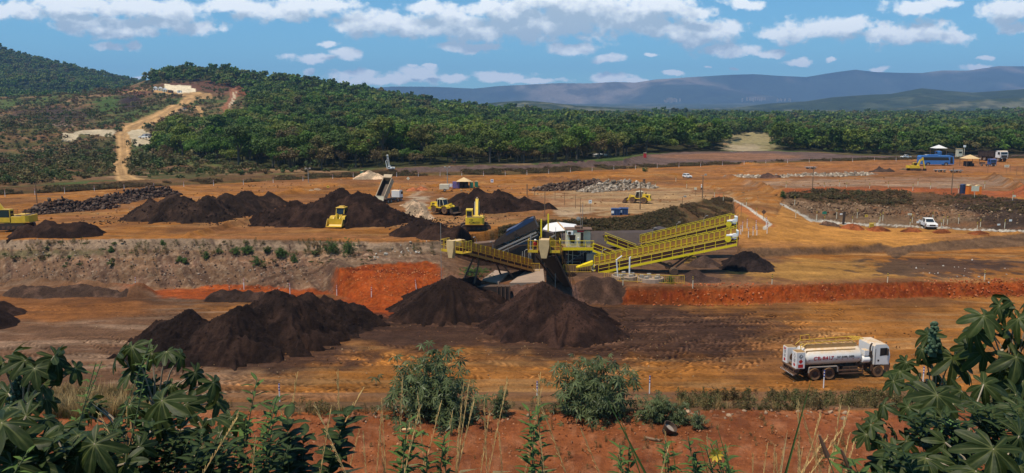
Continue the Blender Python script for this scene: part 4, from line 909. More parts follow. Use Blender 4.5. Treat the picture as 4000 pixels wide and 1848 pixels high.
def scatter(name, pts, coll, scl, nvar, seed=0, rotx=.08):
    "one object: points carrying a scale, each instancing a plant of the collection"
    n = len(pts); me = bpy.data.meshes.new(name); me.vertices.add(n); me.vertices.foreach_set('co', np.asarray(pts, np.float32).ravel()); me.update()
    rng = np.random.default_rng(seed)
    a = me.attributes.new('scl', 'FLOAT_VECTOR', 'POINT'); a.data.foreach_set('vector', np.asarray(scl, np.float32).ravel())
    a = me.attributes.new('rot', 'FLOAT_VECTOR', 'POINT'); ro = np.stack([rng.normal(size=n) * rotx, rng.normal(size=n) * rotx, rng.uniform(0, 6.28, n)], 1); a.data.foreach_set('vector', ro.astype(np.float32).ravel())
    a = me.attributes.new('idx', 'INT', 'POINT'); a.data.foreach_set('value', rng.integers(0, nvar, n).astype(np.int32))
    o = bpy.data.objects.new(name, me); COL.objects.link(o)
    g = bpy.data.node_groups.new(name + '_scatter', 'GeometryNodeTree'); g.interface.new_socket('Geometry', in_out='INPUT', socket_type='NodeSocketGeometry'); g.interface.new_socket('Geometry', in_out='OUTPUT', socket_type='NodeSocketGeometry')
    gi = g.nodes.new('NodeGroupInput'); go = g.nodes.new('NodeGroupOutput'); ip = g.nodes.new('GeometryNodeInstanceOnPoints'); ci = g.nodes.new('GeometryNodeCollectionInfo')
    ci.inputs['Collection'].default_value = coll; ci.inputs['Separate Children'].default_value = True; ci.inputs['Reset Children'].default_value = True
    ip.inputs['Pick Instance'].default_value = True
    mp = g.nodes.new('GeometryNodeMeshToPoints')
    g.links.new(gi.outputs[0], mp.inputs['Mesh']); g.links.new(mp.outputs['Points'], ip.inputs['Points']); g.links.new(ci.outputs[0], ip.inputs['Instance'])
    for nm, ty, so_ in (('scl', 'FLOAT_VECTOR', 'Scale'), ('rot', 'FLOAT_VECTOR', 'Rotation'), ('idx', 'INT', 'Instance Index')):
        na = g.nodes.new('GeometryNodeInputNamedAttribute'); na.data_type = ty; na.inputs['Name'].default_value = nm
        g.links.new([x for x in na.outputs if x.enabled][0], ip.inputs[so_])
    g.links.new(ip.outputs[0], go.inputs[0])
    md = o.modifiers.new('scatter', 'NODES'); md.node_group = g
    return o
def sample(y0, y1, sp, s0=-.86, s1=.86, seed=1, grow=0.0):
    "jittered points over the fan of ground in view, spacing growing with distance"
    rng = np.random.default_rng(seed); out = []; y = y0
    while y < y1:
        d = sp * (1 + grow * (y - y0) / 100); xs = np.arange(s0 * y, s1 * y, d); n = len(xs)
        out.append(np.stack([xs + rng.uniform(-.45, .45, n) * d, y + rng.uniform(-.45, .45, n) * d], 1)); y += d
    return np.concatenate(out)
pts = sample(215, 1560, 5.5, grow=.06, seed=3)
z = gz(pts[:, 0], pts[:, 1]); px, py = project(pts[:, 0], pts[:, 1], z)
ok = inpoly(px, py, FOREST); pts = pts[ok]; px = px[ok]; py = py[ok]
Yk = lines_at(np.clip(pts[:, 0] / pts[:, 1], -.94, .94))[0]
ok = (pts[:, 1] > Yk[KI] + 3) & (pts[:, 1] < Yk[-3] + 40); pts = pts[ok]; Yk = Yk[:, ok]; px = px[ok]; py = py[ok]
zz = hillz(pts[:, 0], pts[:, 1]) - .3
rng = np.random.default_rng(8)
big = rng.uniform(.5, 1.12, len(pts)) * (1 + .35 * (fbm(pts[:, 0] * .015, pts[:, 1] * .015, 5) - .5))
edge = pts[:, 1] - Yk[KI]
inview = (px > -20) & (px < 4020)
order = np.argsort(np.where(inview, pts[:, 1] + 0 * edge, 1e9)); first = order[:290]
is_first = np.zeros(len(pts), bool); is_first[first] = True
KINDLAB = {'dry': ('brown half-bare dry tree at the near edge of the forest', 'dry brown trees at the forest edge'), 'low': ('low green tree in the first rows of the forest beside the mine', 'low green trees at the forest edge'),
           'tall': ('tall green tree in the first rows of the forest beside the mine', 'tall green trees at the forest edge')}
PROTO = {}
for i in first:
    dry = (rng.random() < .32) if edge[i] < 22 else (rng.random() < .06)
    if dry: k = int(rng.integers(0, 3)); kk = DRYK[k]; lab = 'dry'
    else: k = int(rng.integers(0, 6)); kk = NEARK[k]; lab = 'tall' if kk[2] >= 10 else 'low'
    key = (lab, k); sc = big[i]
    if key not in PROTO:
        r = empty('tree', (0, 0, 0)); 
        for nm, me in (('crown', kk[0]), ('trunk', kk[1])):
            o = bpy.data.objects.new(nm, me); COL.objects.link(o); o.parent = r
        PROTO[key] = r; c = r
    else: c = copy_tree(PROTO[key])
    tag(c, KINDLAB[lab][0], 'tree', KINDLAB[lab][1])
    c.location = (pts[i, 0], pts[i, 1], zz[i]); c.rotation_euler = (0, 0, rng.uniform(0, 6.28)); c.scale = (sc, sc, sc * rng.uniform(.9, 1.1))
rest = ~is_first
m1 = rest & (pts[:, 1] < 620); m2 = rest & ~m1
def trip(b, seed, k=1.0):
    r = np.random.default_rng(seed); return np.stack([b * k, b * k, b * k * r.uniform(.85, 1.15, len(b))], 1)
CM = joined(MIDK, 'mid_crowns'); CF = joined(FARK, 'far_crowns')
o = scatter('forest', np.concatenate([pts[m1], zz[m1][:, None]], 1), CM, trip(big[m1], 1), 6, 1); tag(o, 'dense green forest covering the hill and the flat land beyond the mine', 'forest', kind='stuff')
o = scatter('distant_forest', np.concatenate([pts[m2], zz[m2][:, None]], 1), CF, trip(big[m2], 2, 1.05), 6, 2); tag(o, 'far green forest on the hill crest and the wooded plateau', 'forest', kind='stuff')
# the dark wooded mountain on the left
pm = sample(900, 1720, 9.5, s0=-.86, s1=-.36, seed=9)
jj = np.searchsorted(MY[:, 0], pm[:, 1]).clip(1, MY.shape[0] - 1); sm = pm[:, 0] / pm[:, 1]; ii = np.round((sm + .9) / (.65) * (MX.shape[1] - 1)).astype(int).clip(0, MX.shape[1] - 1)
zm = MZ[jj, ii]; rr = np.random.default_rng(4).uniform(.75, 1.15, len(pm))
o = scatter('mountain_forest', np.concatenate([pm, zm[:, None] - .5], 1), CF, trip(rr, 5, 1.0), 6, 6); tag(o, 'dark wood covering the steep mountain at the far left', 'forest', kind='stuff')
# scrub on the bare hillside and along the mine's far bank
MSCRB = leafmat('dry_slope_leaves', [(.15, .085, .038), (.10, .065, .028), (.19, .125, .05), (.085, .08, .028), (.12, .07, .03)], zone=.05)
SLOPEK = [(crown_mesh('dry_bush%d' % i, 160 + i, h, r, 120, .16, MSCRB, 7, .7, .05), None, h, r) for i, (h, r) in enumerate([(1.2, 1.5), (1.7, 1.4), (.9, 1.8), (1.4, 1.2)])]
BUSHK = [(crown_mesh('bush%d' % i, 60 + i, h, r, 150, .2, MSCR, 7, .7, .05), None, h, r) for i, (h, r) in enumerate([(1.6, 1.5), (2.2, 1.5), (1.2, 1.7), (2.8, 1.8)])]
GRASSK = []
for i in range(3):
    r_ = np.random.default_rng(90 + i); n = 60; c = r_.normal(size=(n, 3)) * [.5, .5, .1] + [0, 0, .3]; nn = r_.normal(size=(n, 3)) * [1, 1, .2]
    GRASSK.append((quads_mesh('tuft%d' % i, c, nn, r_.uniform(.1, .35, n), r_.uniform(.7, 1.4, n), MSCR, tri=True), None, 1, 1))
CB = joined(BUSHK, 'bushes'); CD = joined(SLOPEK, 'dry_bushes'); CT = joined(BUSHK[:3] + GRASSK, 'low_scrub')
ps = sample(178, 860, 3.0, s0=-.80, s1=.0, seed=12, grow=.22); z = gz(ps[:, 0], ps[:, 1]); px, py = project(ps[:, 0], ps[:, 1], z)
Yk = lines_at(np.clip(ps[:, 0] / ps[:, 1], -.94, .94))[0]
dens = fbm(ps[:, 0] * .03, ps[:, 1] * .03, 77, 4)
ROAD = [(660, 716, 8), (527, 706, 15), (478, 690, 29), (465, 643, 33), (482, 599, 31), (482, 544, 32), (499, 510, 28), (555, 477, 21), (638, 447, 17), (693, 420, 16), (727, 385, 16), (776, 370, 16), (840, 366, 10)]
ok = (~inpoly(px, py, FOREST)) & (ps[:, 1] > Yk[KI] + 1) & (polydist(px, py, ROAD) > 1) & (~inpoly(px, py, [(245, 562), (285, 508), (460, 500), (470, 545), (330, 550)])) & (~inpoly(px, py, [(500, 500), (560, 498), (612, 540), (600, 565), (505, 565)])) & (~inpoly(px, py, [(600, 335), (770, 330), (800, 372), (600, 372)])) & (dens > .30)
ok &= polydist(px, py, [(918, 335, 22), (880, 440, 20)]) > 1
ok &= polydist(px, py, [(738, 408, 9), (776, 430, 13), (786, 455, 13)]) > 1
q = ps[ok]; zq = hillz(q[:, 0], q[:, 1]) - .15; rs = np.random.default_rng(6).uniform(.5, 1.35, len(q)) * (1 + (dens[ok] - .45) * 2.2)
o = scatter('hillside_scrub', np.concatenate([q, zq[:, None]], 1), CB, trip(rs, 8), 4, 8); tag(o, 'brown and green scrub covering the open hillside on the left', 'scrub', kind='stuff')
def strip(name, lab, seg0, seg1, f0, f1, n, px0, px1, coll, nv, sc, seed, thr=.43):
    r = np.random.default_rng(seed); p = r.uniform(px0, px1, n); s = ray(2000, 700); s = np.array([ray(a, 800)[0] / ray(a, 800)[1] for a in p])
    Yl = lines_at(s)[0]; f = r.uniform(f0, f1, n); y = Yl[seg0] + (Yl[seg1] - Yl[seg0]) * f; x = s * y; z = gz(x, y)
    d = fbm(x * .12, y * .25, seed + 1, 3); k = d > thr; b = r.uniform(.5, 1.3, n)[k] * sc
    o = scatter(name, np.stack([x, y, z - .05], 1)[k], coll, trip(b, seed), nv, seed); tag(o, lab, 'scrub', kind='stuff'); return o
strip('bank_scrub', 'dry brown scrub strip along the far bank of the mine floor', 14, 15, -.1, 1.2, 9000, -100, 4100, CD, 4, .42, 31)
strip('slope_scrub', 'dry brown scrub on the slope behind the plant', 10, 11, .02, 1.0, 9000, 1950, 2862, CD, 4, .30, 32, .30)
strip('pit_scrub', 'brown and green scrub along the crest of the pit wall', 12, 13, .62, 1.0, 520, 3080, 3560, CD, 4, .50, 33)
strip('pit_wall_weeds', 'dry weeds on the pit wall behind the white pickup', 12, 13, .55, 1.0, 1300, 3100, 4080, CD, 4, .24, 34)
strip('embankment_weeds', 'scattered green weeds on the grey slope at left', 8, 11, .35, .95, 90, 0, 1500, CT, 6, .35, 35)
# ============================ MACHINE KIT ====================================
OCD = (.42, .21, .07)
M_YEL = paint('yellow_paint', (.78, .50, .015), .45, var=.15, scale=1.5, dust=.55, dustcol=OCD, grime=.22)
M_YELC = paint('bright_yellow_paint', (.95, .72, .01), .4, var=.1, scale=1.2, dust=.12, dustcol=OCD, grime=.1)
M_YELV = paint('machine_yellow', (.88, .60, .012), .45, var=.2, scale=1.2, dust=.4, dustcol=OCD, grime=.28)
M_ORY = paint('rusty_yellow_paint', (.46, .19, .015), .6, var=.35, scale=1.2, dust=.4, dustcol=OCD, grime=.45)
M_WHT = paint('white_paint', (.80, .80, .78), .3, var=.06, scale=1.0, dust=.3, dustcol=(.6, .4, .2), grime=.05)
M_WHTD = paint('dusty_white_paint', (.78, .77, .74), .4, var=.08, scale=.8, dust=.92, dustcol=(.60, .36, .13), grime=.04)
M_DRT = paint('ochre_dust_coat', (.48, .28, .11), .8, var=.25, scale=2)
M_BLK = paint('dark_steel', (.022, .018, .016), .6, var=.3, scale=2, dust=.45, dustcol=(.22, .12, .06), grime=.2)
M_BRN = paint('rusty_steel', (.10, .05, .03), .75, var=.35, scale=2, dust=.5, dustcol=(.25, .14, .07), grime=.2)
M_GRY = paint('grey_steel', (.32, .31, .29), .5, var=.2, scale=2, dust=.5, dustcol=(.35, .22, .12), grime=.2)
M_RUB = paint('rubber', (.028, .022, .018), .85, var=.3, scale=3, dust=.5, dustcol=(.24, .13, .06), grime=.45)
M_RUBD = paint('muddy_tyre', (.14, .075, .035), .9, var=.35, scale=5, dust=.3, dustcol=(.3, .16, .07), grime=.3)
M_GLS, _t, _b = nt('window_glass'); _b.inputs['Base Color'].default_value = (.015, .02, .022, 1); _b.inputs['Roughness'].default_value = .08; _b.inputs['Specular IOR Level'].default_value = .6
M_BLU = paint('blue_paint', (.015, .10, .32), .4, var=.12, scale=1, dust=.35, dustcol=OCD, grime=.1)
M_BLUB = paint('bus_blue_paint', (.02, .17, .48), .35, var=.08, scale=1, dust=.1, dustcol=OCD, grime=.1)
M_BLUD = paint('dark_blue_paint', (.008, .04, .11), .45, var=.2, scale=1, dust=.15, dustcol=OCD, grime=.03)
M_ORG = paint('orange_plastic', (.80, .20, .02), .5, var=.1, scale=2, dust=.3, dustcol=OCD)
M_GRN = paint('green_plastic', (.02, .20, .12), .5, var=.1, scale=2, dust=.25, dustcol=OCD)
M_RED = paint('red_paint', (.50, .02, .02), .45, var=.1)
M_REDT = paint('red_lettering', (.45, .01, .02), .5, var=.05)
M_BLKT = paint('black_lettering', (.02, .02, .02), .5, var=.05)
M_CRM = paint('cream_paint', (.72, .66, .48), .5, var=.12, scale=2, dust=.5, dustcol=OCD, grime=.1)
M_ROOFD = paint('dusty_roof', (.62, .42, .2), .7, var=.15, scale=2)
M_CONC = paint('concrete', (.34, .24, .17), .9, var=.25, scale=.6, bump=.3, bscale=6)
M_WOOD = paint('weathered_wood', (.22, .13, .07), .9, var=.3, scale=6)
M_LAMP = paint('headlamp_lens', (.7, .7, .68), .15, var=.02)
M_TAR = paint('black_liner', (.03, .024, .022), .55, var=.35, scale=.5, dust=.35, dustcol=(.2, .12, .07), bump=.5, bscale=1.5)
M_SLOT = paint('tank_grey', (.2, .2, .2), .5)

def textmesh(body, size, mat, ext=.004, parent=None, name='lettering', bold=False, M=None, wrap=None, squash=1.0):
    cu = bpy.data.curves.new('lettering_curve', 'FONT'); cu.body = body; cu.size = size; cu.extrude = ext; cu.align_x = 'CENTER'; cu.align_y = 'CENTER'; cu.offset = size * (.018 if bold else 0); cu.resolution_u = 2
    ob = bpy.data.objects.new('lettering_tmp', cu); COL.objects.link(ob)
    dg = bpy.context.evaluated_depsgraph_get(); me = bpy.data.meshes.new_from_object(ob.evaluated_get(dg))
    bpy.data.objects.remove(ob)
    me.name = name; 
    for v in me.vertices:
        c = v.co.copy(); c.x *= squash
        if wrap: c = wrap(c)
        v.co = (M @ c) if M else c
    me.materials.clear(); me.materials.append(mat); me.update()
    o = bpy.data.objects.new(name, me); COL.objects.link(o)
    if parent: o.parent = parent
    return o
def facing(loc, rz=0.0, tilt=pi / 2):
    "matrix placing flat lettering upright at loc, read from the -Y side when rz=0"
    return Matrix.Translation(loc) @ Matrix.Rotation(rz, 4, 'Z') @ Matrix.Rotation(tilt, 4, 'X')

def wheel(parent, x, y, r, w, mat=None, rimr=.55, lug=False, rim_mat=None, side=1):
    "wheel > tyre, rim; axis along local y"
    m = MB(); mat = mat or M_RUB
    b = w * .5
    m.lathe([(r * .55, -b * .8), (r * .93, -b), (r, -b * .7), (r, b * .7), (r * .93, b), (r * .55, b * .8)], (x, y, r), 'y', 26)
    if lug:
        n = 22
        for i in range(n):
            a = 2 * pi * i / n; ca, sa = cos(a), sin(a)
            for sg in (-1, 1):
                a2 = a + .12 * sg
                m.beam((x + ca * r * .99, y + sg * b * .9, r + sa * r * .99), (x + cos(a2) * r * 1.02, y + sg * b * .1, r + sin(a2) * r * 1.02), r * .09, r * .09)
    t = m.build('wheel', mat, parent, radians(35))
    m = MB(); m.lathe([(r * rimr, -b * .82), (r * rimr, -b * .86), (r * rimr * .8, -b * .55), (r * .25, -b * .6), (r * .22, -b * .95), (r * .05, -b * .95)], (x, y, r), 'y', 20)
    m.lathe([(r * .05, b * .95), (r * .22, b * .95), (r * .25, b * .6), (r * rimr * .8, b * .55), (r * rimr, b * .86), (r * rimr, b * .82)], (x, y, r), 'y', 20)
    m.build('rim', rim_mat or M_GRY, t, radians(35))
    return t

def tracks(root, L, W, r, tw):
    for sg in (-1, 1):
        y0, y1 = sg * W / 2 - tw / 2, sg * W / 2 + tw / 2
        pts = []
        for i in range(9): a = pi / 2 + pi * i / 8; pts.append((-L / 2 + r + r * cos(a), r + r * sin(a)))
        for i in range(9): a = -pi / 2 + pi * i / 8; pts.append((L / 2 - r + r * cos(a), r + r * sin(a)))
        m = MB(); m.prism(pts, y0, y1, 'y')
        k = int(L / .2)
        for i in range(k):
            x = -L / 2 + r + (L - 2 * r) * (i + .5) / k
            m.box(x - .06, x + .06, y0 - .01, y1 + .01, -.015, .03); m.box(x - .06, x + .06, y0 - .01, y1 + .01, 2 * r - .03, 2 * r + .03)
        tr = m.build('track', M_BLK, root)
        m = MB()
        for i in range(6): m.cyl((-L / 2 + r + (L - 2 * r) * i / 5, y0 - .03, r * .8), (-L / 2 + r + (L - 2 * r) * i / 5, y1 + .03, r * .8), r * .5, n=12)
        m.box(-L / 2 + r, L / 2 - r, y0 + .05, y1 - .05, r * .8, r * 1.5); m.build('roller', M_BRN, tr)

def excavator(loc, rz, house_rz, label, sc=1.0, boom=(1.0, .0), text=True, col=None, under=None, stick=None, arm=True):
    col = col or M_YELV; under = M_BLK if under is None else under
    r = empty('excavator', loc, rz, label, 'excavator'); r.scale = (sc,) * 3
    tracks(r, 4.4, 2.4, .46, .6)
    m = MB(); m.box(-.9, .9, -.95, .95, .45, .85); m.cyl((0, 0, .85), (0, 0, 1.05), .75, n=20); m.build('undercarriage', under, r)
    R = Matrix.Rotation(house_rz, 4, 'Z')
    def B(mb, name, mat, par=r, sm=None):
        mb.v = [tuple(R @ Vector(v)) for v in mb.v]; return mb.build(name, mat, par, sm)
    m = MB(); pr = [(-2.7, -1.15), (-2.82, -.6), (-2.86, 0), (-2.82, .6), (-2.7, 1.15), (-2.3, 1.36), (-1.7, 1.36), (-1.7, -1.36), (-2.3, -1.36)]
    m.prism(pr, 1.12, 2.12, 'z'); B(m, 'counterweight', col, sm=radians(25))
    m = MB(); m.cbox(-1.7, 1.5, -1.35, -.35, 1.1, 2.02); m.cbox(-1.7, .3, -.35, 1.35, 1.1, 2.0); m.box(-2.4, 1.7, -1.36, 1.36, 1.04, 1.14); m.cbox(-1.65, -.4, -1.2, .25, 2.0, 2.22); body = B(m, 'body', col)
    m = MB(); m.box(-2.5, -1.75, -1.1, 1.1, 2.12, 2.17); m.box(-1.6, -.5, .45, 1.2, 2.0, 2.12); m.cyl((-1.2, -.7, 2.2), (-1.2, -.7, 2.75), .07); m.rail([(-1.7, -1.3, 2.02), (1.4, -1.3, 2.02)], .75, 1.0, .025); m.build('x', M_BLK) if False else None; B(m, 'deck', M_BLK)
    m = MB(); m.prism([(-.1, 1.12), (1.75, 1.12), (1.75, 1.9), (1.35, 2.98), (-.1, 2.98)], .42, 1.38, 'y'); cab = B(m, 'cab', M_BLK)
    m = MB(); m.prism([(-.05, 2.98), (1.35, 2.98), (1.3, 3.06), (0, 3.06)], .4, 1.4, 'y'); m.box(-.12, -.04, .40, 1.40, 1.15, 2.98); m.box(-.12, 1.7, 1.385, 1.40, 1.15, 1.85); B(m, 'cab_frame', col, cab)
    m = MB(); m.prism([(.1, 1.95), (1.6, 1.95), (1.28, 2.85), (.1, 2.85)], .405, 1.40, 'y'); m.add([(1.765, .5, 1.3), (1.765, 1.3, 1.3), (1.765, 1.3, 1.9), (1.765, .5, 1.9), (1.37, .5, 2.9), (1.37, 1.3, 2.9)], [(0, 1, 2, 3), (3, 2, 5, 4)]); m.box(-.135, -.121, .52, 1.28, 2.0, 2.8); B(m, 'window', M_GLS, cab)
    if arm:
        bx, bz = boom; A = Vector((.9, -.15, 1.5)); K = A + Vector((2.3 * bx + .5 * (1 - bx), 0, 2.6)); E = A + Vector((5.0 * bx, 0, 1.9 + bz)); S = E + Vector(stick or (-1.0, 0, -2.9))
        m = MB()
        for p, q, h0, h1 in ((A, K, .45, .75), (K, E, .75, .4)):
            d = (q - p).normalized(); n = Vector((-d.z, 0, d.x)); vs = []
            for (pt, h) in ((p, h0), (q, h1)):
                for (y, s_) in ((-.21, -1), (.21, -1), (.21, 1), (-.21, 1)): vs.append(pt + n * (h / 2 * s_) + Vector((0, y, 0)))
            m.add(vs, [(3, 2, 1, 0), (4, 5, 6, 7), (0, 1, 5, 4), (1, 2, 6, 5), (2, 3, 7, 6), (3, 0, 4, 7)])
        bm_ = B(m, 'boom', col)
        m = MB(); m.cyl(A + Vector((.5, .3, -.2)), K + Vector((0, .3, -.2)), .09); m.cyl(A + Vector((.5, -.3, -.2)), K + Vector((0, -.3, -.2)), .09); m.cyl(K + Vector((0, 0, .45)), E + Vector((-.4, 0, .55)), .09); m.cyl(E + Vector((-.1, 0, .5)), S + Vector((.2, 0, .7)), .07); B(m, 'hydraulic_cylinder', M_GRY, bm_)
        m = MB(); d = (S - E).normalized(); U = E - d * .7; m.beam(U, S, .32, .38); stk = B(m, 'arm', col)
        m = MB(); m.at(S, (0, 0, 0)); m.prism([(-.2, .1), (.25, .15), (.5, -.35), (.35, -.95), (-.2, -1.05), (-.75, -.75), (-.6, -.65), (-.15, -.85), (.2, -.75), (.25, -.35)], -.6, .6, 'y'); m.prism([(-.2, .1), (.25, .15), (.5, -.35), (.35, -.95), (-.2, -1.05), (-.75, -.75)], -.62, -.57, 'y'); m.prism([(-.2, .1), (.25, .15), (.5, -.35), (.35, -.95), (-.2, -1.05), (-.75, -.75)], .57, .62, 'y')
        for i in range(5): m.beam((-.7, -.5 + i * .25, -.75), (-.95, -.5 + i * .25, -.68), .1, .06)
        B(m, 'bucket', M_BLK, stk)
    if text:
        o = textmesh('KOMATSU', .34, M_BLKT, .006, r, 'lettering', True, R @ facing((-2.875, 0, 1.42), -pi / 2))
        textmesh('PC200', .2, M_BLKT, .006, r, 'lettering', True, R @ facing((-2.872, .5, 1.85), -pi / 2))
    m = MB(); m.box(-2.88, -2.2, -1.37, 1.37, 1.06, 1.12); B(m, 'trim', M_ORY)
    return r

def wheel_loader(loc, rz, label, sc=1.0, artic=.0, lift=0.0, dusty=False, bucket=M_BRN):
    Y_ = M_YEL if dusty else M_YELV
    r = empty('wheel_loader', loc, rz, label, 'wheel loader'); r.scale = (sc,) * 3
    for x in (-1.6, 1.6):
        for y in (-1.05, 1.05): wheel(r, x, y, .78, .6, M_RUBD, .5, True, M_BRN)
    m = MB(); m.prism([(-3.2, 1.25), (-3.15, 2.15), (-2.9, 2.35), (-1.0, 2.5), (-1.0, 1.2), (-1.2, 1.0), (-2.9, .95)], -.62, .62, 'y')
    m.prism([(-3.45, .75), (-3.45, 1.15), (-2.9, 1.25), (-2.5, 1.0), (-2.5, .7)], -1.1, 1.1, 'y'); m.build('engine_cover', Y_, r)
    m = MB(); m.box(-3.21, -3.18, -.5, .5, 1.3, 2.1)
    for sg in (-1, 1): m.box(-2.7, -1.9, sg * .63 - .01, sg * .63 + .01, 1.5, 2.1)
    m.cyl((-2.0, .2, 2.35), (-2.0, .2, 2.95), .08); m.cyl((-1.7, -.25, 2.4), (-1.7, -.25, 2.75), .11); m.build('grille', M_BLK, r)
    m = MB(); m.box(-2.6, 2.2, -.5, .5, .6, 1.15); m.box(-1.9, -1.3, -1.0, 1.0, .65, .9); m.box(1.3, 1.9, -1.0, 1.0, .65, .9); m.box(-.4, .3, -1.2, -.6, .7, 1.1); m.box(-.4, .3, .6, 1.2, .7, 1.1); m.build('chassis', M_BLK, r)
    m = MB()
    for sg in (-1, 1):
        for x in (-1.6, 1.6): m.prism([(x - .95, 1.15), (x - .8, 1.6), (x - .35, 1.78), (x + .35, 1.78), (x + .8, 1.6), (x + .95, 1.2), (x + .85, 1.2), (x + .72, 1.52), (x + .3, 1.7), (x - .3, 1.7), (x - .72, 1.52), (x - .85, 1.15)], sg * 1.05 - .33, sg * 1.05 + .33, 'y')
    m.box(1.0, 2.3, -.45, .45, 1.0, 1.9, .2, .05); m.box(-1.0, .9, -1.2, 1.2, 1.15, 1.3); m.build('fender', Y_, r)
    m = MB(); m.prism([(-1.0, 1.3), (.75, 1.3), (.95, 1.8), (.6, 3.0), (-.9, 3.0)], -.72, .72, 'y'); cab = m.build('cab', M_BLK, r)
    m = MB(); m.cbox(-1.05, .8, -.8, .8, 3.0, 3.14); m.cbox(-.7, .1, -.45, .45, 3.14, 3.32)
    for sg in (-1, 1):
        for (a, b) in (((-1.0, 1.3), (-.9, 3.0)), ((.95, 1.8), (.6, 3.0)), ((-.2, 1.3), (-.2, 3.0))): m.beam((a[0], sg * .72, a[1]), (b[0], sg * .72, b[1]), .09, .09)
    m.build('roof', Y_ if dusty else M_CRM, cab)
    m = MB(); m.prism([(-.85, 1.85), (.8, 1.85), (.53, 2.92), (-.8, 2.92)], -.735, .735, 'y'); m.add([(.97, -.6, 1.85), (.97, .6, 1.85), (.635, .6, 2.9), (.635, -.6, 2.9)], [(0, 1, 2, 3)]); m.add([(-1.01, -.6, 1.9), (-1.01, .6, 1.9), (-.93, .6, 2.85), (-.93, -.6, 2.85)], [(0, 1, 2, 3)]); m.build('window', M_GLS, cab)
    m = MB()
    for sg in (-1, 1):
        m.prism([(1.2, 1.75), (1.5, 1.95), (2.6, 1.5 + lift), (3.5, .62 + lift), (3.35, .42 + lift), (2.5, 1.15 + lift)], sg * .55 - .09, sg * .55 + .09, 'y')
    m.beam((1.6, 0, 1.8), (2.6, 0, 2.05 + lift), .25, .25); m.beam((2.6, 0, 2.15 + lift), (2.75, 0, 1.0 + lift), .25, .25); m.beam((2.3, -.6, 1.35 + lift), (2.3, .6, 1.35 + lift), .25, .25); m.build('lift_arm', Y_, r)
    m = MB(); pr = [(3.4, 1.35 + lift), (3.35, .25 + lift), (3.6, .05 + lift), (4.5, .02 + lift), (4.5, .07 + lift), (3.7, .14 + lift), (3.47, .35 + lift), (3.5, 1.35 + lift)]
    m.prism(pr, -1.4, 1.4, 'y')
    sd = [(3.42, 1.35 + lift), (3.36, .28 + lift), (3.6, .08 + lift), (4.48, .04 + lift), (4.2, .5 + lift), (3.6, 1.35 + lift)]
    for sg in (-1, 1): m.prism(sd, sg * 1.38 - .03, sg * 1.38 + .03, 'y')
    m.build('bucket', bucket, r)
    return r
# ============================ TANKER AND TRUCKS ==============================
def rigid_cab(root, x0, x1, w, z0, z1, mat, dusty=None, par_name='cab'):
    "cab-over cab between x0 (rear) and x1 (front)"
    m = MB(); h = z1 - z0
    pr = [(x0, z0), (x1 - .02, z0 - .05), (x1 + .05, z0 + h * .42), (x1 - .12, z0 + h * .86), (x1 - .35, z1), (x0 + .15, z1), (x0, z1 - .15)]
    m.prism(pr, -w / 2, w / 2, 'y'); cab = m.build(par_name, dusty or mat, root)
    m = MB()
    for sg in (-1, 1):
        y = sg * (w / 2 + .006)
        pts = [(x1 - .12, y, z0 + h * .46), (x1 - .95, y, z0 + h * .42), (x1 - .95, y, z0 + h * .82), (x1 - .27, y, z0 + h * .82)]
        m.add(pts, [(0, 1, 2, 3)])
    m.add([(x1 + .05, -w / 2 + .12, z0 + h * .47), (x1 + .05, w / 2 - .12, z0 + h * .47), (x1 - .11, w / 2 - .15, z0 + h * .83), (x1 - .11, -w / 2 + .15, z0 + h * .83)], [(0, 1, 2, 3)])
    m.build('window', M_GLS, cab)
    m = MB()
    for sg in (-1, 1):
        m.cbox(x1 - .35, x1 - .2, sg * (w / 2 + .12) - .06, sg * (w / 2 + .12) + .06, z0 + h * .45, z0 + h * .78, .02); m.cyl((x1 - .25, sg * w / 2, z0 + h * .78), (x1 - .28, sg * (w / 2 + .15), z0 + h * .8), .02)
    m.build('mirror', M_BLK, cab)
    m = MB(); m.box(x1 + .0, x1 + .12, -w / 2 + .02, w / 2 - .02, z0 - .35, z0 + .05); m.box(x1 + .04, x1 + .08, -w / 2 + .3, w / 2 - .3, z0 + .1, z0 + h * .36); m.build('grille', M_BLK, cab)
    m = MB()
    for sg in (-1, 1): m.box(x1 + .1, x1 + .14, sg * (w / 2 - .35) - .18, sg * (w / 2 - .35) + .18, z0 - .25, z0 - .07)
    m.build('headlight', M_LAMP, cab)
    return cab
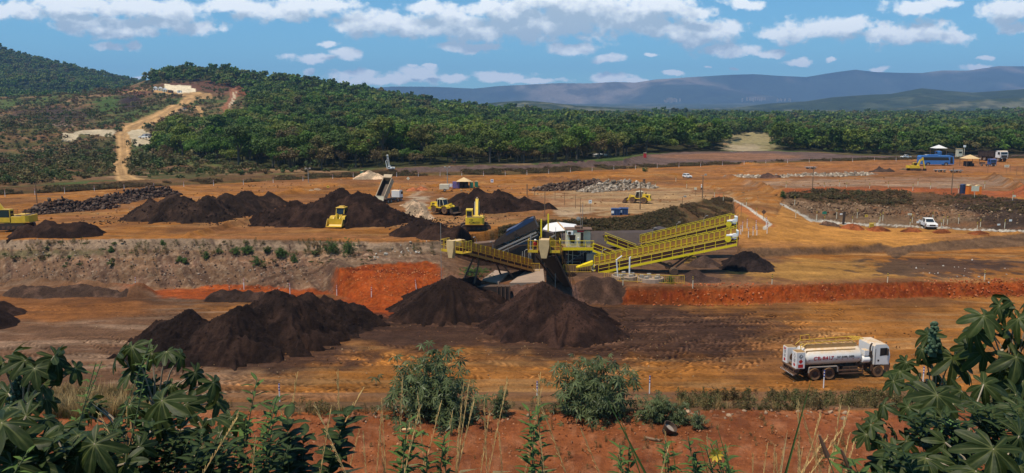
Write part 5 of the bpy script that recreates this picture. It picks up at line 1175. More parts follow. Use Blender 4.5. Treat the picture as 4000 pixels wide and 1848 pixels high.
def tanker():
    W = 2.45; hd = radians(9.0)
    g = P(3211, 1484, 0.02); nx = Vector((cos(hd), sin(hd), 0)); ny = Vector((-sin(hd), cos(hd), 0))
    r = empty('tanker_truck', g + ny * (W / 2 - .05), hd, 'dusty white fuel tanker lorry with red number on its tank, on the lower haul road', 'tanker truck')
    # origin between the two rear axles, x forward, near side is -y
    for x in (-.68, .68):
        for sg in (-1, 1): wheel(r, x, sg * .93, .52, .5, M_RUBD, .55, rim_mat=M_BLK)
    for sg in (-1, 1): wheel(r, 5.35, sg * 1.05, .52, .3, M_RUBD, .55, rim_mat=M_BLK)
    m = MB()
    for sg in (-1, 1): m.box(-2.2, 6.0, sg * .42 - .05, sg * .42 + .05, .75, 1.02)
    for x in (-.68, .68, 5.35): m.cyl((x, -1, .52), (x, 1, .52), .1)
    m.box(2.0, 3.4, -1.1, -.5, .62, 1.05); m.box(2.0, 3.2, .5, 1.1, .62, 1.05); m.build('chassis', M_BLK, r)
    # tank: flattened cylinder
    m = MB(); R1, R2, zc = 1.16, .86, 1.97; n = 40; vs = []; fs = []
    prof = [(-1.55, .0), (-1.52, .75), (-1.42, .93), (-1.25, 1.0), (3.55, 1.0), (3.72, .93), (3.82, .75), (3.85, 0)]
    for (x, k) in prof:
        for i in range(n):
            t = 2 * pi * i / n; vs.append((x, cos(t) * R1 * k, zc + sin(t) * R2 * k))
    for k in range(len(prof) - 1):
        for i in range(n):
            j = (i + 1) % n; fs.append((k * n + i, (k + 1) * n + i, (k + 1) * n + j, k * n + j))
    m.add(vs, fs); tank = m.build('tank', M_WHTD, r, radians(40))
    m = MB()
    for x in (-.9, .2, 1.3, 2.4, 3.4):
        m.box(x - .04, x + .04, -.75, .75, 1.02, 1.35); 
    m.box(-1.4, 3.7, -.62, .62, 1.03, 1.14); m.build('tank_saddle', M_BLK, r)
    # dusty walkway trough on top
    m = MB(); z = zc + R2 - .06
    for sg in (-1, 1): m.box(-1.35, 3.5, sg * .52 - .03, sg * .52 + .03, z - .08, z + .3)
    for i in range(8):
        x = -1.35 + i * .69; m.box(x - .025, x + .025, -.5, .5, z - .04, z + .28)
    m.box(-1.3, 3.45, -.5, .5, z - .02, z + .06)
    for sg in (-1, 1): m.box(-1.5, 3.2, sg * .86 - .02, sg * .86 + .02, z - .32, z - .14)
    for i in range(6):
        m.cyl((-.7 + i * .8, 0, z + .06), (-.7 + i * .8, 0, z + .2), .2, n=14)
    m.build('walkway', M_DRT, r)
    m = MB()
    for sg in (-1, 1): m.tube([(-1.75, sg * .55, z + .05), (-1.3, sg * .55, z + .42), (3.6, sg * .55, z + .58), (4.3, sg * .3, z + .55)], .032, 6)
    m.tube([(4.3, .3, z + .55), (4.3, -.3, z + .55)], .032, 6)
    for i in range(4): x = 3.3 + i * .24; m.tube([(x, -.5, z + .58), (x, .5, z + .58)], .028, 5)
    m.tube([(-1.3, .55, z + .4), (-1.3, .55, z + .85), (-.5, .55, z + .9), (-.4, .55, z + .45)], .03, 6); m.tube([(-1.8, -.55, z - .1), (-1.85, -.5, z + .3), (-1.6, -.5, z + .4), (-1.45, -.5, z + .1)], .04, 6)
    for i in range(5): x = -1.0 + i * 1.05; [m.cyl((x, sg * .55, z + .28), (x, sg * .55, z + .45 + i * .03), .02, n=5) for sg in (-1, 1)]
    m.build('handrail', M_YEL, r)
    # rear cabinets
    for sg, nm in ((-1, 'near'), (1, 'far')):
        m = MB(); m.cbox(-2.55, -1.72, sg * .83 - .39, sg * .83 + .39, 1.12, 2.62, .03); cb = m.build('cabinet', M_WHTD, r)
        m = MB()
        for i in range(4): y = sg * .83 - .3 + i * .2; m.box(-2.52, -1.75, y - .04, y + .04, 2.625, 2.67)
        m.build('top_slat', M_DRT, cb)
        m = MB(); M_ = Matrix
        def diamond(mb, y, z, s, x=-2.556): mb.add([(x, y, z - s), (x, y - s, z), (x, y, z + s), (x, y + s, z)], [(0, 1, 2, 3)])
        if sg < 0:
            q = MB(); diamond(q, -.88, 1.45, .19); q.add([(-2.3 + .0, -1.226, 1.48), (-2.02, -1.226, 1.48), (-2.02, -1.226, 1.78), (-2.3, -1.226, 1.78)], []); 
            def dside(mb, x, z, s): mb.add([(x, -1.227, z - s), (x + s, -1.227, z), (x, -1.227, z + s), (x - s, -1.227, z)], [(0, 1, 2, 3)])
            dside(q, -2.13, 1.78, .21); q.box(-2.36, -1.9, -1.228, -1.222, 1.22, 1.52); q.build('warning_sign', M_RED, cb)
            q = MB()
            for ax in (0, 1):
                s1, s2 = .21, .16
                if ax == 0:
                    o_, i_ = [(-2.556, -.88, 2.25 - s1), (-2.556, -.88 - s1 * .8, 2.25), (-2.556, -.88, 2.25 + s1), (-2.556, -.88 + s1 * .8, 2.25)], [(-2.556, -.88, 2.25 - s2), (-2.556, -.88 - s2 * .8, 2.25), (-2.556, -.88, 2.25 + s2), (-2.556, -.88 + s2 * .8, 2.25)]
                else:
                    o_, i_ = [(-2.13, -1.227, 2.22 - s1), (-2.13 + s1, -1.227, 2.22), (-2.13, -1.227, 2.22 + s1), (-2.13 - s1, -1.227, 2.22)], [(-2.13, -1.227, 2.22 - s2), (-2.13 + s2, -1.227, 2.22), (-2.13, -1.227, 2.22 + s2), (-2.13 - s2, -1.227, 2.22)]
                q.add(o_ + i_, [(0, 1, 5, 4), (1, 2, 6, 5), (2, 3, 7, 6), (3, 0, 4, 7)])
            q.add([(-2.2, -1.227, 2.15), (-2.05, -1.227, 2.15), (-2.05, -1.227, 2.19), (-2.16, -1.227, 2.19), (-2.16, -1.227, 2.34), (-2.2, -1.227, 2.34)], [(0, 1, 2, 3, 4, 5)])
            for k in range(3): q.box(-2.557, -2.553, -1.05, -.75, 1.72 + k * .1, 1.76 + k * .1)
            q.build('marking', M_BLKT, cb)
        else:
            textmesh('84', .34, M_REDT, .004, cb, 'lettering', True, facing((-2.556, .86, 2.4), -pi / 2)); textmesh('17', .36, M_BLKT, .004, cb, 'lettering', True, facing((-2.556, .86, 2.1), -pi / 2))
            q = MB(); q.box(-2.558, -2.552, .72, 1.0, 1.3, 1.55); q.build('warning_sign', M_RED, cb)
            q = MB(); [q.box(-2.558, -2.552, .7, 1.0, 1.68 + k * .08, 1.71 + k * .08) for k in range(3)]; q.build('marking', M_BLKT, cb)
    m = MB(); m.lathe([(.1, -.3), (.38, -.3), (.38, -.25), (.2, -.25), (.2, .25), (.38, .25), (.38, .3), (.1, .3)], (-2.0, 0, 1.75), 'y', 20); m.box(-2.4, -1.7, -.42, .42, 1.2, 1.3); m.build('hose_reel', M_BRN, r)
    m = MB(); m.box(-2.62, -2.2, -1.22, 1.22, 1.02, 1.11); m.box(-2.75, -2.62, -1.22, 1.22, .5, .62); m.box(-2.5, -2.2, -1.15, 1.15, .78, .95)
    for y in (-.9, 0, .9): m.box(-2.6, -2.45, y - .06, y + .06, .5, 1.02)
    m.box(-2.55, -2.4, -1.2, 1.2, .62, .72); m.build('rear_bumper', M_BRN, r)
    m = MB(); 
    for i in range(10): m.box(-2.757, -2.752, -1.15 + i * .24, -1.03 + i * .24, .53, .59)
    m.build('reflector', M_WHT, r)
    m = MB()
    for sg in (-1, 1):
        y0, y1 = sg * 1.2 - .1, sg * 1.2 + .02
        m.prism([(-1.4, .72), (-1.36, 1.17), (-1.28, 1.25), (1.3, 1.25), (1.38, 1.17), (1.42, .72), (1.36, .72), (1.32, 1.13), (1.25, 1.18), (-1.22, 1.18), (-1.3, 1.12), (-1.34, .72)], min(y0, y1), max(y0, y1), 'y')
    m.build('mudguard', M_GRY, r)
    m = MB()
    for sg in (-1, 1):
        for zz_ in (.48, .78): m.box(1.5, 3.9, sg * 1.17 - .025, sg * 1.17 + .025, zz_ - .05, zz_ + .05)
        for x in (1.55, 2.6, 3.85): m.box(x - .03, x + .03, sg * 1.14 - .02, sg * 1.14 + .02, .4, 1.1)
    m.build('side_guard', M_BRN, r)
    # behind the cab: tank, box, canister, exhaust
    m = MB(); m.cbox(3.95, 4.4, -1.15, -.55, 2.0, 2.5, .03); m.build('tool_box', M_WHTD, r)
    m = MB(); m.lathe([(.05, -.38), (.26, -.36), (.3, -.3), (.3, .28), (.26, .36), (.05, .38)], (4.15, -.95, 1.62), 'x', 20); m.v = [v for v in m.v]; m.build('air_filter', M_WHT, r)
    m = MB(); m.tube([(4.55, -1.0, 1.3), (4.55, -1.0, 2.7), (4.62, -1.0, 2.95), (4.72, -1.0, 3.08)], .075, 8); m.cbox(4.45, 4.72, -1.12, -.85, 1.7, 2.4, .04); m.cyl((4.35, -.9, 1.35), (4.75, -.9, 1.35), .22, n=14); m.build('exhaust_stack', M_BLK, r)
    cab = rigid_cab(r, 4.85, 6.35, 2.4, 1.15, 2.98, M_WHT, M_WHTD)
    m = MB(); m.prism([(4.75, .55), (4.8, 1.0), (4.98, 1.18), (5.72, 1.18), (5.9, 1.0), (5.95, .55), (6.4, .5), (6.42, 1.15), (4.6, 1.15), (4.6, .6)], -1.2, -1.14, 'y'); m.prism([(4.75, .55), (4.8, 1.0), (4.98, 1.18), (5.72, 1.18), (5.9, 1.0), (5.95, .55), (6.4, .5), (6.42, 1.15), (4.6, 1.15), (4.6, .6)], 1.14, 1.2, 'y'); m.build('wheel_arch', M_BRN, r)
    m = MB(); m.box(5.2, 5.36, -1.212, -1.203, 1.45, 1.6); m.cyl((6.1, -.95, 3.0), (6.1, -.95, 3.1), .05); m.cyl((6.1, .95, 3.0), (6.1, .95, 3.1), .05); m.box(4.95, 5.0, -1.21, -1.203, 1.2, 2.6); m.build('cab_detail', M_BLK, cab)
    # lettering wrapped on the tank's near side
    def wr(cx, up):
        def f(c):
            t0 = -pi / 2 - pi / 2 + 0  # angle of the near side
            a = pi + 0.0 - (c.y + up) / 1.0
            return Vector((c.x + cx, cos(a) * (R1 + .016 + c.z), zc + sin(a) * (R2 + .016 + c.z)))
        return f
    textmesh('CB-8417', .50, M_REDT, .004, tank, 'lettering', True, None, wr(.05, -.02), 1.08)
    textmesh('CAP. 20.000L -DIESEL', .30, M_BLKT, .004, tank, 'lettering', True, None, wr(2.15, .04), .62)
    m = MB()
    for i in range(10):
        x = -1.35 + i * .52; a = pi + .22; m.add([(x, cos(a) * (R1 + .010), zc + sin(a) * (R2 + .010)), (x + .13, cos(a) * (R1 + .010), zc + sin(a) * (R2 + .010)), (x + .13, cos(a - .05) * (R1 + .010), zc + sin(a - .05) * (R2 + .010)), (x, cos(a - .05) * (R1 + .010), zc + sin(a - .05) * (R2 + .010))], [(0, 1, 2, 3)])
    m.build('reflector', M_RED, tank)
    return r
tanker()

M_TIP = paint('dusty_cream_steel', (.46, .38, .26), .6, var=.2, scale=1.5, dust=.5, dustcol=OCD, grime=.2)
def dump_truck(loc, rz, label, tip=0.0, sc=1.0, cabmat=None, bodymat=None, axles=(-.7, .7)):
    r = empty('dump_truck', loc, rz, label, 'dump truck'); r.scale = (sc,) * 3
    for x in axles:
        for sg in (-1, 1): wheel(r, x, sg * .95, .52, .5, M_RUBD, .55)
    for x in (4.0, 5.4) if len(axles) > 1 else (4.6,):
        for sg in (-1, 1): wheel(r, x, sg * 1.05, .52, .3, M_RUBD, .55)
    m = MB(); [m.box(-1.6, 6.0, sg * .42 - .06, sg * .42 + .06, .75, 1.05) for sg in (-1, 1)]; m.box(1.6, 3.2, -1.1, 1.1, .6, 1.0); m.build('chassis', M_BLK, r)
    rigid_cab(r, 4.55, 6.25, 2.4, 1.1, 2.95, cabmat or M_WHT, M_WHTD)
    # tipping body hinged at the rear; floor, sides, headboard with cab shield
    H = Vector((-1.5, 0, 1.1)); Rm = Matrix.Translation(H) @ Matrix.Rotation(-tip, 4, 'Y')
    bm = bodymat or M_TIP
    m = MB(); m.M = Rm
    m.box(0, 5.7, -1.2, 1.2, .05, .15); m.box(0, 5.7, -1.25, -1.15, .15, 1.5); m.box(0, 5.7, 1.15, 1.25, .15, 1.5); m.box(5.6, 5.72, -1.15, 1.15, .15, 1.75); m.box(5.72, 6.6, -1.25, 1.25, 1.68, 1.78)
    for i in range(6):
        for sg in (-1, 1): m.box(.3 + i * 1.02, .4 + i * 1.02, sg * 1.29 - .04, sg * 1.29 + .04, .1, 1.5)
    for sg in (-1, 1): m.box(-.05, 5.75, sg * 1.27 - .07, sg * 1.27 + .07, 1.5, 1.6)
    body = m.build('tipper_body', bm, r)
    m = MB(); m.M = Rm; m.box(.01, 5.6, -1.145, -1.135, .16, 1.48); m.box(.01, 5.6, 1.135, 1.145, .16, 1.48); m.box(.01, 5.6, -1.13, 1.13, .152, .165); m.build('body_lining', M_BLK, body)
    return r, body, Rm
# the truck tipping behind the largest pile: rear towards the camera
dt, body, Rm = dump_truck(G(1508, 795, 0.05), radians(66), 'pale dump truck with its body raised, tipping behind the largest ore pile', radians(50), .78)
m = MB(); th = Matrix.Translation(Rm @ Vector((0, 0, 1.55))) @ Matrix.Rotation(radians(10), 4, 'Y'); m.M = th
m.box(-.06, .02, -1.2, 1.2, -1.4, 0)
for i in range(5): y = -1.0 + i * .5; m.box(-.12, -.06, y - .05, y + .05, -1.35, -.05)
m.box(-.13, -.06, -1.25, 1.25, -.12, 0); m.box(-.13, -.06, -1.25, 1.25, -1.45, -1.33); m.build('tailgate', M_CRM, dt)
m = MB(); m.cyl((2.6, 0, 1.0), Rm @ Vector((4.2, 0, .1)), .12); m.build('tipping_ram', M_GRY, dt)
# lorry facing the camera, far right
dump_truck(G(3850, 628, 0.05), radians(-78), 'white dump truck facing the camera on the far right of the mine floor', 0, 1.3, M_WHT, M_BLK)

def pickup(loc, rz, label, sc=1.0, mat=None, double=True, bed=True, name='pickup_truck', cat='pickup truck', dark_bed=False):
    r = empty(name, loc, rz, label, cat); r.scale = (sc,) * 3; mat = mat or M_WHT
    for x in (-1.55, 1.55):
        for sg in (-1, 1): wheel(r, x, sg * .8, .37, .26, M_RUB, .6)
    m = MB(); body = [(-2.55, .55), (-2.6, 1.05), (-.75, 1.08), (1.0, 1.1), (2.35, .98), (2.6, .8), (2.62, .45), (1.98, .42), (1.9, .72), (1.55, .86), (1.2, .72), (1.12, .42), (-1.12, .42), (-1.2, .72), (-1.55, .86), (-1.9, .72), (-1.98, .5)]
    m.prism(body, -.9, .9, 'y'); b = m.build('body', mat, r)
    m = MB(); rear = -.85 if bed else -2.3
    m.add([(rear, -.82, 1.07), (1.15, -.82, 1.09), (1.15, .82, 1.09), (rear, .82, 1.07), (rear + .12, -.66, 1.72), (.35, -.66, 1.74), (.35, .66, 1.74), (rear + .12, .66, 1.72)], [(4, 5, 6, 7), (0, 1, 5, 4), (1, 2, 6, 5), (2, 3, 7, 6), (3, 0, 4, 7)]); cab = m.build('cab', mat, r)
    m = MB(); m.add([(1.135, -.7, 1.14), (1.135, .7, 1.14), (.40, .58, 1.68), (.40, -.58, 1.68)], [(0, 1, 2, 3)]); m.v = [(x + .015, y, z) for x, y, z in m.v]
    for sg in (-1, 1):
        for (a, b_) in (((rear + .15), -.02), (.06, .85)):
            m.add([(a, sg * .81, 1.15), (b_, sg * .81, 1.15), (b_ - .25 if b_ > .5 else b_, sg * .685, 1.64), (a + .08 if a < 0 else a, sg * .685, 1.64)], [(0, 1, 2, 3)])
    m.add([(rear - .005, -.65, 1.15), (rear - .005, .65, 1.15), (rear + .1, .55, 1.62), (rear + .1, -.55, 1.62)], [(0, 1, 2, 3)]); m.build('window', M_GLS, cab)
    m = MB(); m.box(2.6, 2.635, -.5, .5, .58, .84); m.box(2.6, 2.66, -.85, .85, .32, .42); m.box(-2.66, -2.58, -.85, .85, .4, .55)
    for sg in (-1, 1): m.cbox(.75, .95, sg * .98 - .08, sg * .98 + .08, 1.08, 1.28, .02)
    m.build('grille', M_BLK, r)
    m = MB(); [m.box(2.5, 2.63, sg * .72 - .15, sg * .72 + .15, .66, .82) for sg in (-1, 1)]; m.build('headlight', M_LAMP, r)
    if bed: m = MB(); m.box(-2.5, -.95, -.8, .8, 1.06, 1.1); m.build('load_bed', M_BLK, r)
    return r
pickup(G(3624, 890, .03), radians(-101), 'white pickup truck facing the camera beside the drain and red soil heaps', .98)
pickup(G(2684, 696, .05), radians(-75), 'white estate car on the dirt road crossing the upper yard', .66, bed=False, name='car', cat='car')
pickup(G(3538, 619, .05), radians(195), 'white pickup truck, farthest left of the vehicles near the blue bus', .75)
pickup(G(3618, 617, .05), radians(190), 'white pickup truck just left of the white tent', .75)
pickup(G(3716, 612, .05), radians(10), 'dark parked car to the right behind the blue bus', .75, mat=M_BLUD, bed=False, name='car', cat='car')
def bus(loc, rz, label, L=11.0, sc=1.0):
    r = empty('bus', loc, rz, label, 'bus'); r.scale = (sc,) * 3
    for x in (-L / 2 + 2.6, L / 2 - 2.4):
        for sg in (-1, 1): wheel(r, x, sg * 1.05, .5, .3, M_RUB, .55)
    m = MB(); h = L / 2
    m.prism([(-h, .5), (-h, 2.9), (-h + .35, 3.25), (h - 1.0, 3.3), (h - .25, 3.0), (h, 1.6), (h, .45), (h - 1.75, .42), (h - 1.8, .9), (h - 2.1, 1.12), (h - 2.7, 1.12), (h - 3.0, .9), (h - 3.05, .42), (-h + 3.25, .42), (-h + 3.2, .9), (-h + 2.9, 1.12), (-h + 2.3, 1.12), (-h + 2.0, .9), (-h + 1.95, .42)], -1.25, 1.25, 'y'); b = m.build('body', M_BLUB, r)
    m = MB()
    for sg in (-1, 1): m.add([(-h + .3, sg * 1.256, 1.75), (h - 1.5, sg * 1.256, 1.75), (h - 1.9, sg * 1.256, 2.75), (-h + .5, sg * 1.256, 2.75)], [(0, 1, 2, 3)]); m.add([(h - 1.2, sg * 1.256, .7), (h - .35, sg * 1.256, .7), (h - .55, sg * 1.256, 2.8), (h - 1.3, sg * 1.256, 2.8)], [(0, 1, 2, 3)])
    m.add([(h + .005, -1.1, 1.55), (h + .005, 1.1, 1.55), (h - .26, 1.1, 2.95), (h - .26, -1.1, 2.95)], [(0, 1, 2, 3)]); m.build('window', M_GLS, b)
    m = MB(); m.cbox(-2.5, .5, -.9, .9, 3.3, 3.5, .06); m.build('roof_unit', M_BLUB, b)
    m = MB(); m.tube([(h - .1, -1.2, 2.9), (h + .35, -1.35, 2.7), (h + .35, -1.35, 2.3)], .05, 6); m.tube([(h - .1, 1.2, 2.9), (h + .35, 1.35, 2.7), (h + .35, 1.35, 2.3)], .05, 6); m.build('mirror', M_BLK, b)
    return r
bus(G(3660, 648, 0) + Vector((0, 1.2, 0)), radians(-4), 'blue coach parked beside the far excavator', 10.6)
bus(G(3695, 613, 0) + Vector((0, 6, 0)), radians(80), 'small blue van with a white roof beside the tent, behind the coach', 6.0, .6)
# far lorry tractor / water truck by the thatched shelter
r = empty('small_truck', G(3857, 652, 0.05), radians(-85), 'small dark blue flatbed truck below the white dump truck', 'truck')
for x in (-1.5, 1.5):
    for sg in (-1, 1): wheel(r, x, sg * .9, .42, .3, M_RUB, .55)
m = MB(); m.box(-2.6, 2.0, -.9, .9, .7, .85); m.box(-2.6, -2.5, -.95, .95, .85, 1.3); m.build('flatbed', M_BRN, r)
rigid_cab(r, 1.2, 2.6, 2.0, .85, 2.6, M_BLU, M_BLU)

# ---- excavators and loaders ----
e = G(1857, 893, 0, piles=True)
excavator(Vector((e.x, e.y, float(hz(np.array([e.x]), np.array([e.y]))[0]) - .15)), radians(8), radians(82), 'yellow excavator seen from behind, standing on a dark ore pile', 1.05, boom=(.8, -1.1), stick=(.2, 0, -2.0))
excavator(G(64, 900, .25), radians(6), radians(174), 'yellow excavator cut by the left edge of the photo, beside a dark pile', 1.05, boom=(.85, -.6), text=False, col=M_YEL)
excavator(G(3570, 668, .05), radians(2), radians(-4), 'yellow excavator with raised boom parked in front of the blue coach', .76, boom=(.42, 1.0), text=False, stick=(.9, 0, -3.6))
wheel_loader(G(1730, 838, .3), radians(-38), 'yellow wheel loader with black bucket feeding the wide ore pile', .80, bucket=M_BLK, lift=.2)
wheel_loader(G(2496, 793, .05), radians(158), 'yellow wheel loader on the pale yard in front of the grey rubble', .70, dusty=False)
wheel_loader(G(1336, 878, .05), radians(-97), 'dust-covered yellow wheel loader facing the camera below the largest ore pile', .92, dusty=True, bucket=M_YEL, lift=.1)
# ============================ CRUSHING AND SCREENING PLANT ====================
M_SHADE = paint('belt_shade', (.07, .022, .012), .8, var=.4, scale=2)  # dark red-brown standing in for the shade of the belt
def conveyor(label, tail, head, width=1.1, mat=M_YELC, guards=True, walk=(1, 1), hood=None, hoodmat=None, legs=(), legh=None, guardmat=None, rails=True, cages=True, wheels=(), beamc=None, gstep=.72, gh=1.35, ground=None, wz=.75, lamps=()):
    """elevated belt conveyor; local x runs from tail to head, z rises along it"""
    t = Vector(tail); h = Vector(head); d = h - t; Lh = sqrt(d.x ** 2 + d.y ** 2); rz = atan2(d.y, d.x); k = d.z / Lh
    r = empty('conveyor', (t.x, t.y, t.z), rz, label, 'conveyor'); zz = lambda x, o=0.0: k * x + o
    beamc = beamc or mat; guardmat = guardmat or mat
    m = MB(); w = width / 2
    for sg in (-1, 1):
        m.beam((0, sg * w, zz(0, 0)), (Lh, sg * w, zz(Lh, 0)), .07, .16); m.beam((0, sg * w, zz(0, -.55)), (Lh, sg * w, zz(Lh, -.55)), .07, .1)
        n = max(2, int(Lh / 1.1))
        for i in range(n):
            a, b = Lh * i / n, Lh * (i + 1) / n; m.beam((a, sg * w, zz(a, -.55)), (b, sg * w, zz(b, 0)), .05, .05); m.beam((b, sg * w, zz(b, -.55)), (b, sg * w, zz(b, 0)), .05, .05)
    for i in range(int(Lh / 1.1)): x = .4 + i * 1.1; m.beam((x, -w, zz(x, -.3)), (x, w, zz(x, -.3)), .06, .06)
    m.build('frame', beamc, r)
    m = MB(); [m.beam((.2, sg * (w + .05), zz(.2, -.25)), (Lh - .2, sg * (w + .05), zz(Lh - .2, -.25)), .02, .8) for sg in (-1, 1)]; m.build('shade_panel', M_SHADE, r)  # dark panels put in where the belt's shade falls
    m = MB(); m.add([(0, -w + .1, zz(0, .12)), (Lh, -w + .1, zz(Lh, .12)), (Lh, 0, zz(Lh, .06)), (0, 0, zz(0, .06)), (0, w - .1, zz(0, .12)), (Lh, w - .1, zz(Lh, .12))], [(0, 1, 2, 3), (3, 2, 5, 4)]); m.beam((0, 0, zz(0, -.42)), (Lh, 0, zz(Lh, -.42)), width * .8, .03)
    for x in (0, Lh): m.cyl((x, -w + .05, zz(x, -.15)), (x, w - .05, zz(x, -.15)), .28, n=16)
    m.build('belt', M_RUB, r)
    for sg, on in zip((-1, 1), walk):
        if not on: continue
        y0, y1 = sg * (w + .08), sg * (w + .78); m = MB(); zz = lambda x, o=0.0: k * x + o - wz
        m.add([(.6, y0, zz(.6, -.1)), (Lh - .3, y0, zz(Lh - .3, -.1)), (Lh - .3, y1, zz(Lh - .3, -.1)), (.6, y1, zz(.6, -.1)), (.6, y0, zz(.6, -.15)), (Lh - .3, y0, zz(Lh - .3, -.15)), (Lh - .3, y1, zz(Lh - .3, -.15)), (.6, y1, zz(.6, -.15))], [(0, 1, 2, 3), (7, 6, 5, 4), (0, 1, 5, 4), (1, 2, 6, 5), (2, 3, 7, 6), (3, 0, 4, 7)])
        m.build('walkway', M_BRN, r)
        zz = lambda x, o=0.0: k * x + o - wz
        m = MB(); m.beam((.6, y1, zz(.6, -.06)), (Lh - .2, y1, zz(Lh - .2, -.06)), .05, .3); m.build('kick_plate', mat, r)
        if rails:
            m = MB(); m.tube([(.6, y1, zz(.6, 1.0)), (Lh - .2, y1, zz(Lh - .2, 1.0))], .032, 5); m.tube([(.6, y1, zz(.6, .5)), (Lh - .2, y1, zz(Lh - .2, .5))], .022, 5)
            n = max(2, int(Lh / 1.45))
            for i in range(n + 1): x = .6 + (Lh - .8) * i / n; m.beam((x, y1, zz(x, -.3)), (x, y1, zz(x, 1.0)), .055, .055)
            m.build('handrail', mat, r)
            m = MB()
            for i in range(0, n + 1, 2): x = .6 + (Lh - .8) * i / n; m.beam((x + .12, y1 + sg * .03, zz(x, -.45)), (x - .1, y0, zz(x, -.15)), .07, .07)
            m.build('bracket', M_BRN, r)
    zz = lambda x, o=0.0: k * x + o
    if guards:
        for sg in (-1, 1):
            y = sg * (w + .03); m = MB(); n = int(Lh / gstep); g = MB()
            for i in range(n):
                a = i * gstep + .1; b = a + gstep * .86
                for (p, q) in (((a, .25), (b, .25)), ((b, .25), (b, gh)), ((b, gh), (a, gh)), ((a, gh), (a, .25)), ((a, .6), (b, .6))): m.beam((p[0], y, zz(p[0], p[1])), (q[0], y, zz(q[0], q[1])), .05, .05)
                g.add([(a, y, zz(a, .3)), (b, y, zz(b, .3)), (b, y, zz(b, gh - .05)), (a, y, zz(a, gh - .05))], [(0, 1, 2, 3)])
            m.build('guard_frame', guardmat, r); g.build('guard_panel', M_ORY, r)
    if hood:
        hw, hh = hood; m = MB(); x = Lh + .15
        fr = [(-hw, hh), (hw, hh), (hw * 1.05, hh * .25), (hw * .55, -1.15), (-hw * .55, -1.15), (-hw * 1.05, hh * .25)]
        m.prism([(y, z + zz(Lh)) for y, z in fr], x, x + .5, 'x'); m.prism([(-hw * .92, hh * .9 + zz(Lh)), (hw * .92, hh * .9 + zz(Lh)), (hw * .92, zz(Lh) + .2), (-hw * .92, zz(Lh) + .2)], x - 1.7, x, 'x')
        m.build('head_hood', hoodmat or M_ROOFD, r)
    if cages:
        for sg in (-1, 1):
            y0, y1 = sg * (w + .15), sg * (w + .15 + 1.15); x0, x1 = Lh - 1.2, Lh + .35; z = zz(Lh, -.55); m = MB()
            m.box(x0, x1, min(y0, y1), max(y0, y1), z, z + .08); m.rail([(x1, y0, z), (x1, y1, z), (x0, y1, z)], 1.45, .6, .04, True, 4); m.beam((x1, y0, z + .18), (x1, y1, z + .18), .04, .3); m.build('head_platform', M_YEL if mat is M_ORY else mat, r)
    for (x, spread, foot) in legs:
        for sg in (-1, 1):
            m = MB(); m.beam((x, sg * w, zz(x, -.5)), (x + foot, sg * (w + spread), (ground if ground is not None else 2.2) - t.z), .16, .16); m.build('leg', M_BRN, r)
        m = MB(); m.beam((x + foot * .5, -w - spread * .5, (zz(x, -.5) + 2.2 - t.z) / 2), (x + foot * .5, w + spread * .5, (zz(x, -.5) + 2.2 - t.z) / 2), .1, .1); m.build('cross_brace', M_BRN, r)
    for (x, y, rad) in wheels:
        g_ = float(gz(np.array([t.x + cos(rz) * x - sin(rz) * y]), np.array([t.y + sin(rz) * x + cos(rz) * y]))[0]) - t.z
        q = MB(); 
        for o in (-.22, .22): q.lathe([(.2, o - .16), (rad * .95, o - .17), (rad, o - .1), (rad, o + .1), (rad * .95, o + .17), (.2, o + .16)], (x, y, g_ + rad), 'y', 20)
        q.build('wheel', M_RUB, r, radians(35))
    for x in lamps:
        m = MB(); m.tube([(x, -w - .8, zz(x, .9)), (x, -w - .8, zz(x, 2.0)), (x + .35, -w - .8, zz(x, 2.3))], .03, 5); m.cbox(x + .25, x + .6, -w - .87, -w - .73, zz(x, 2.25), zz(x, 2.38), .02); m.build('lamp_post', M_GRY, r)
    return r, rz, Lh, k
def wpt(px, py, Y): return D(px, py, Y)
# 1: long yellow pair on the right
h1 = wpt(2876, 925, 106.0); t1 = wpt(2318, 1040, 106.8)
c1, rz1, L1, k1 = conveyor('long yellow conveyor, the nearer of the pair rising to the right', t1, h1, 1.1, M_YELC, legs=(), wheels=(), cages=False, guardmat=M_YELC, lamps=(1.0,))
h2 = wpt(2872, 868, 117.5); t2 = wpt(2500, 955, 117.0)
c2, rz2, L2, k2 = conveyor('long yellow conveyor, the farther of the pair rising to the right', t2, h2, 1.1, M_YELC, cages=False, guardmat=M_YELC, lamps=(1.5, 5, 9))
for (c, L_, k_) in ((c1, L1, k1), (c2, L2, k2)):
    m = MB(); z = k_ * L_
    m.cbox(L_ - 1.1, L_ - .3, -1.0, -.55, z - .1, z + .5, .08); m.lathe([(.1, -1.35), (.38, -1.32), (.42, -1.2), (.38, -1.08), (.1, -1.05)], (L_ - .5, 0, z + .25), 'y', 16); m.cyl((L_ - .9, -1.2, z + .1), (L_ - .9, -.6, z + .1), .25, n=12); m.cbox(L_ - .35, L_ + .25, -.5, .5, z + .15, z + .95, .1)
    m.cyl((L_ - 1.6, -1.3, z + .35), (L_ - .9, -1.3, z + .35), .16, n=10); m.build('drive_motor', M_WHT, c)
    m = MB(); m.cyl((L_ - 1.4, -1.45, z - .1), (L_ - 1.4, -1.4, z - .1), .42, n=20); m.build('drive_guard', M_YELC, c)
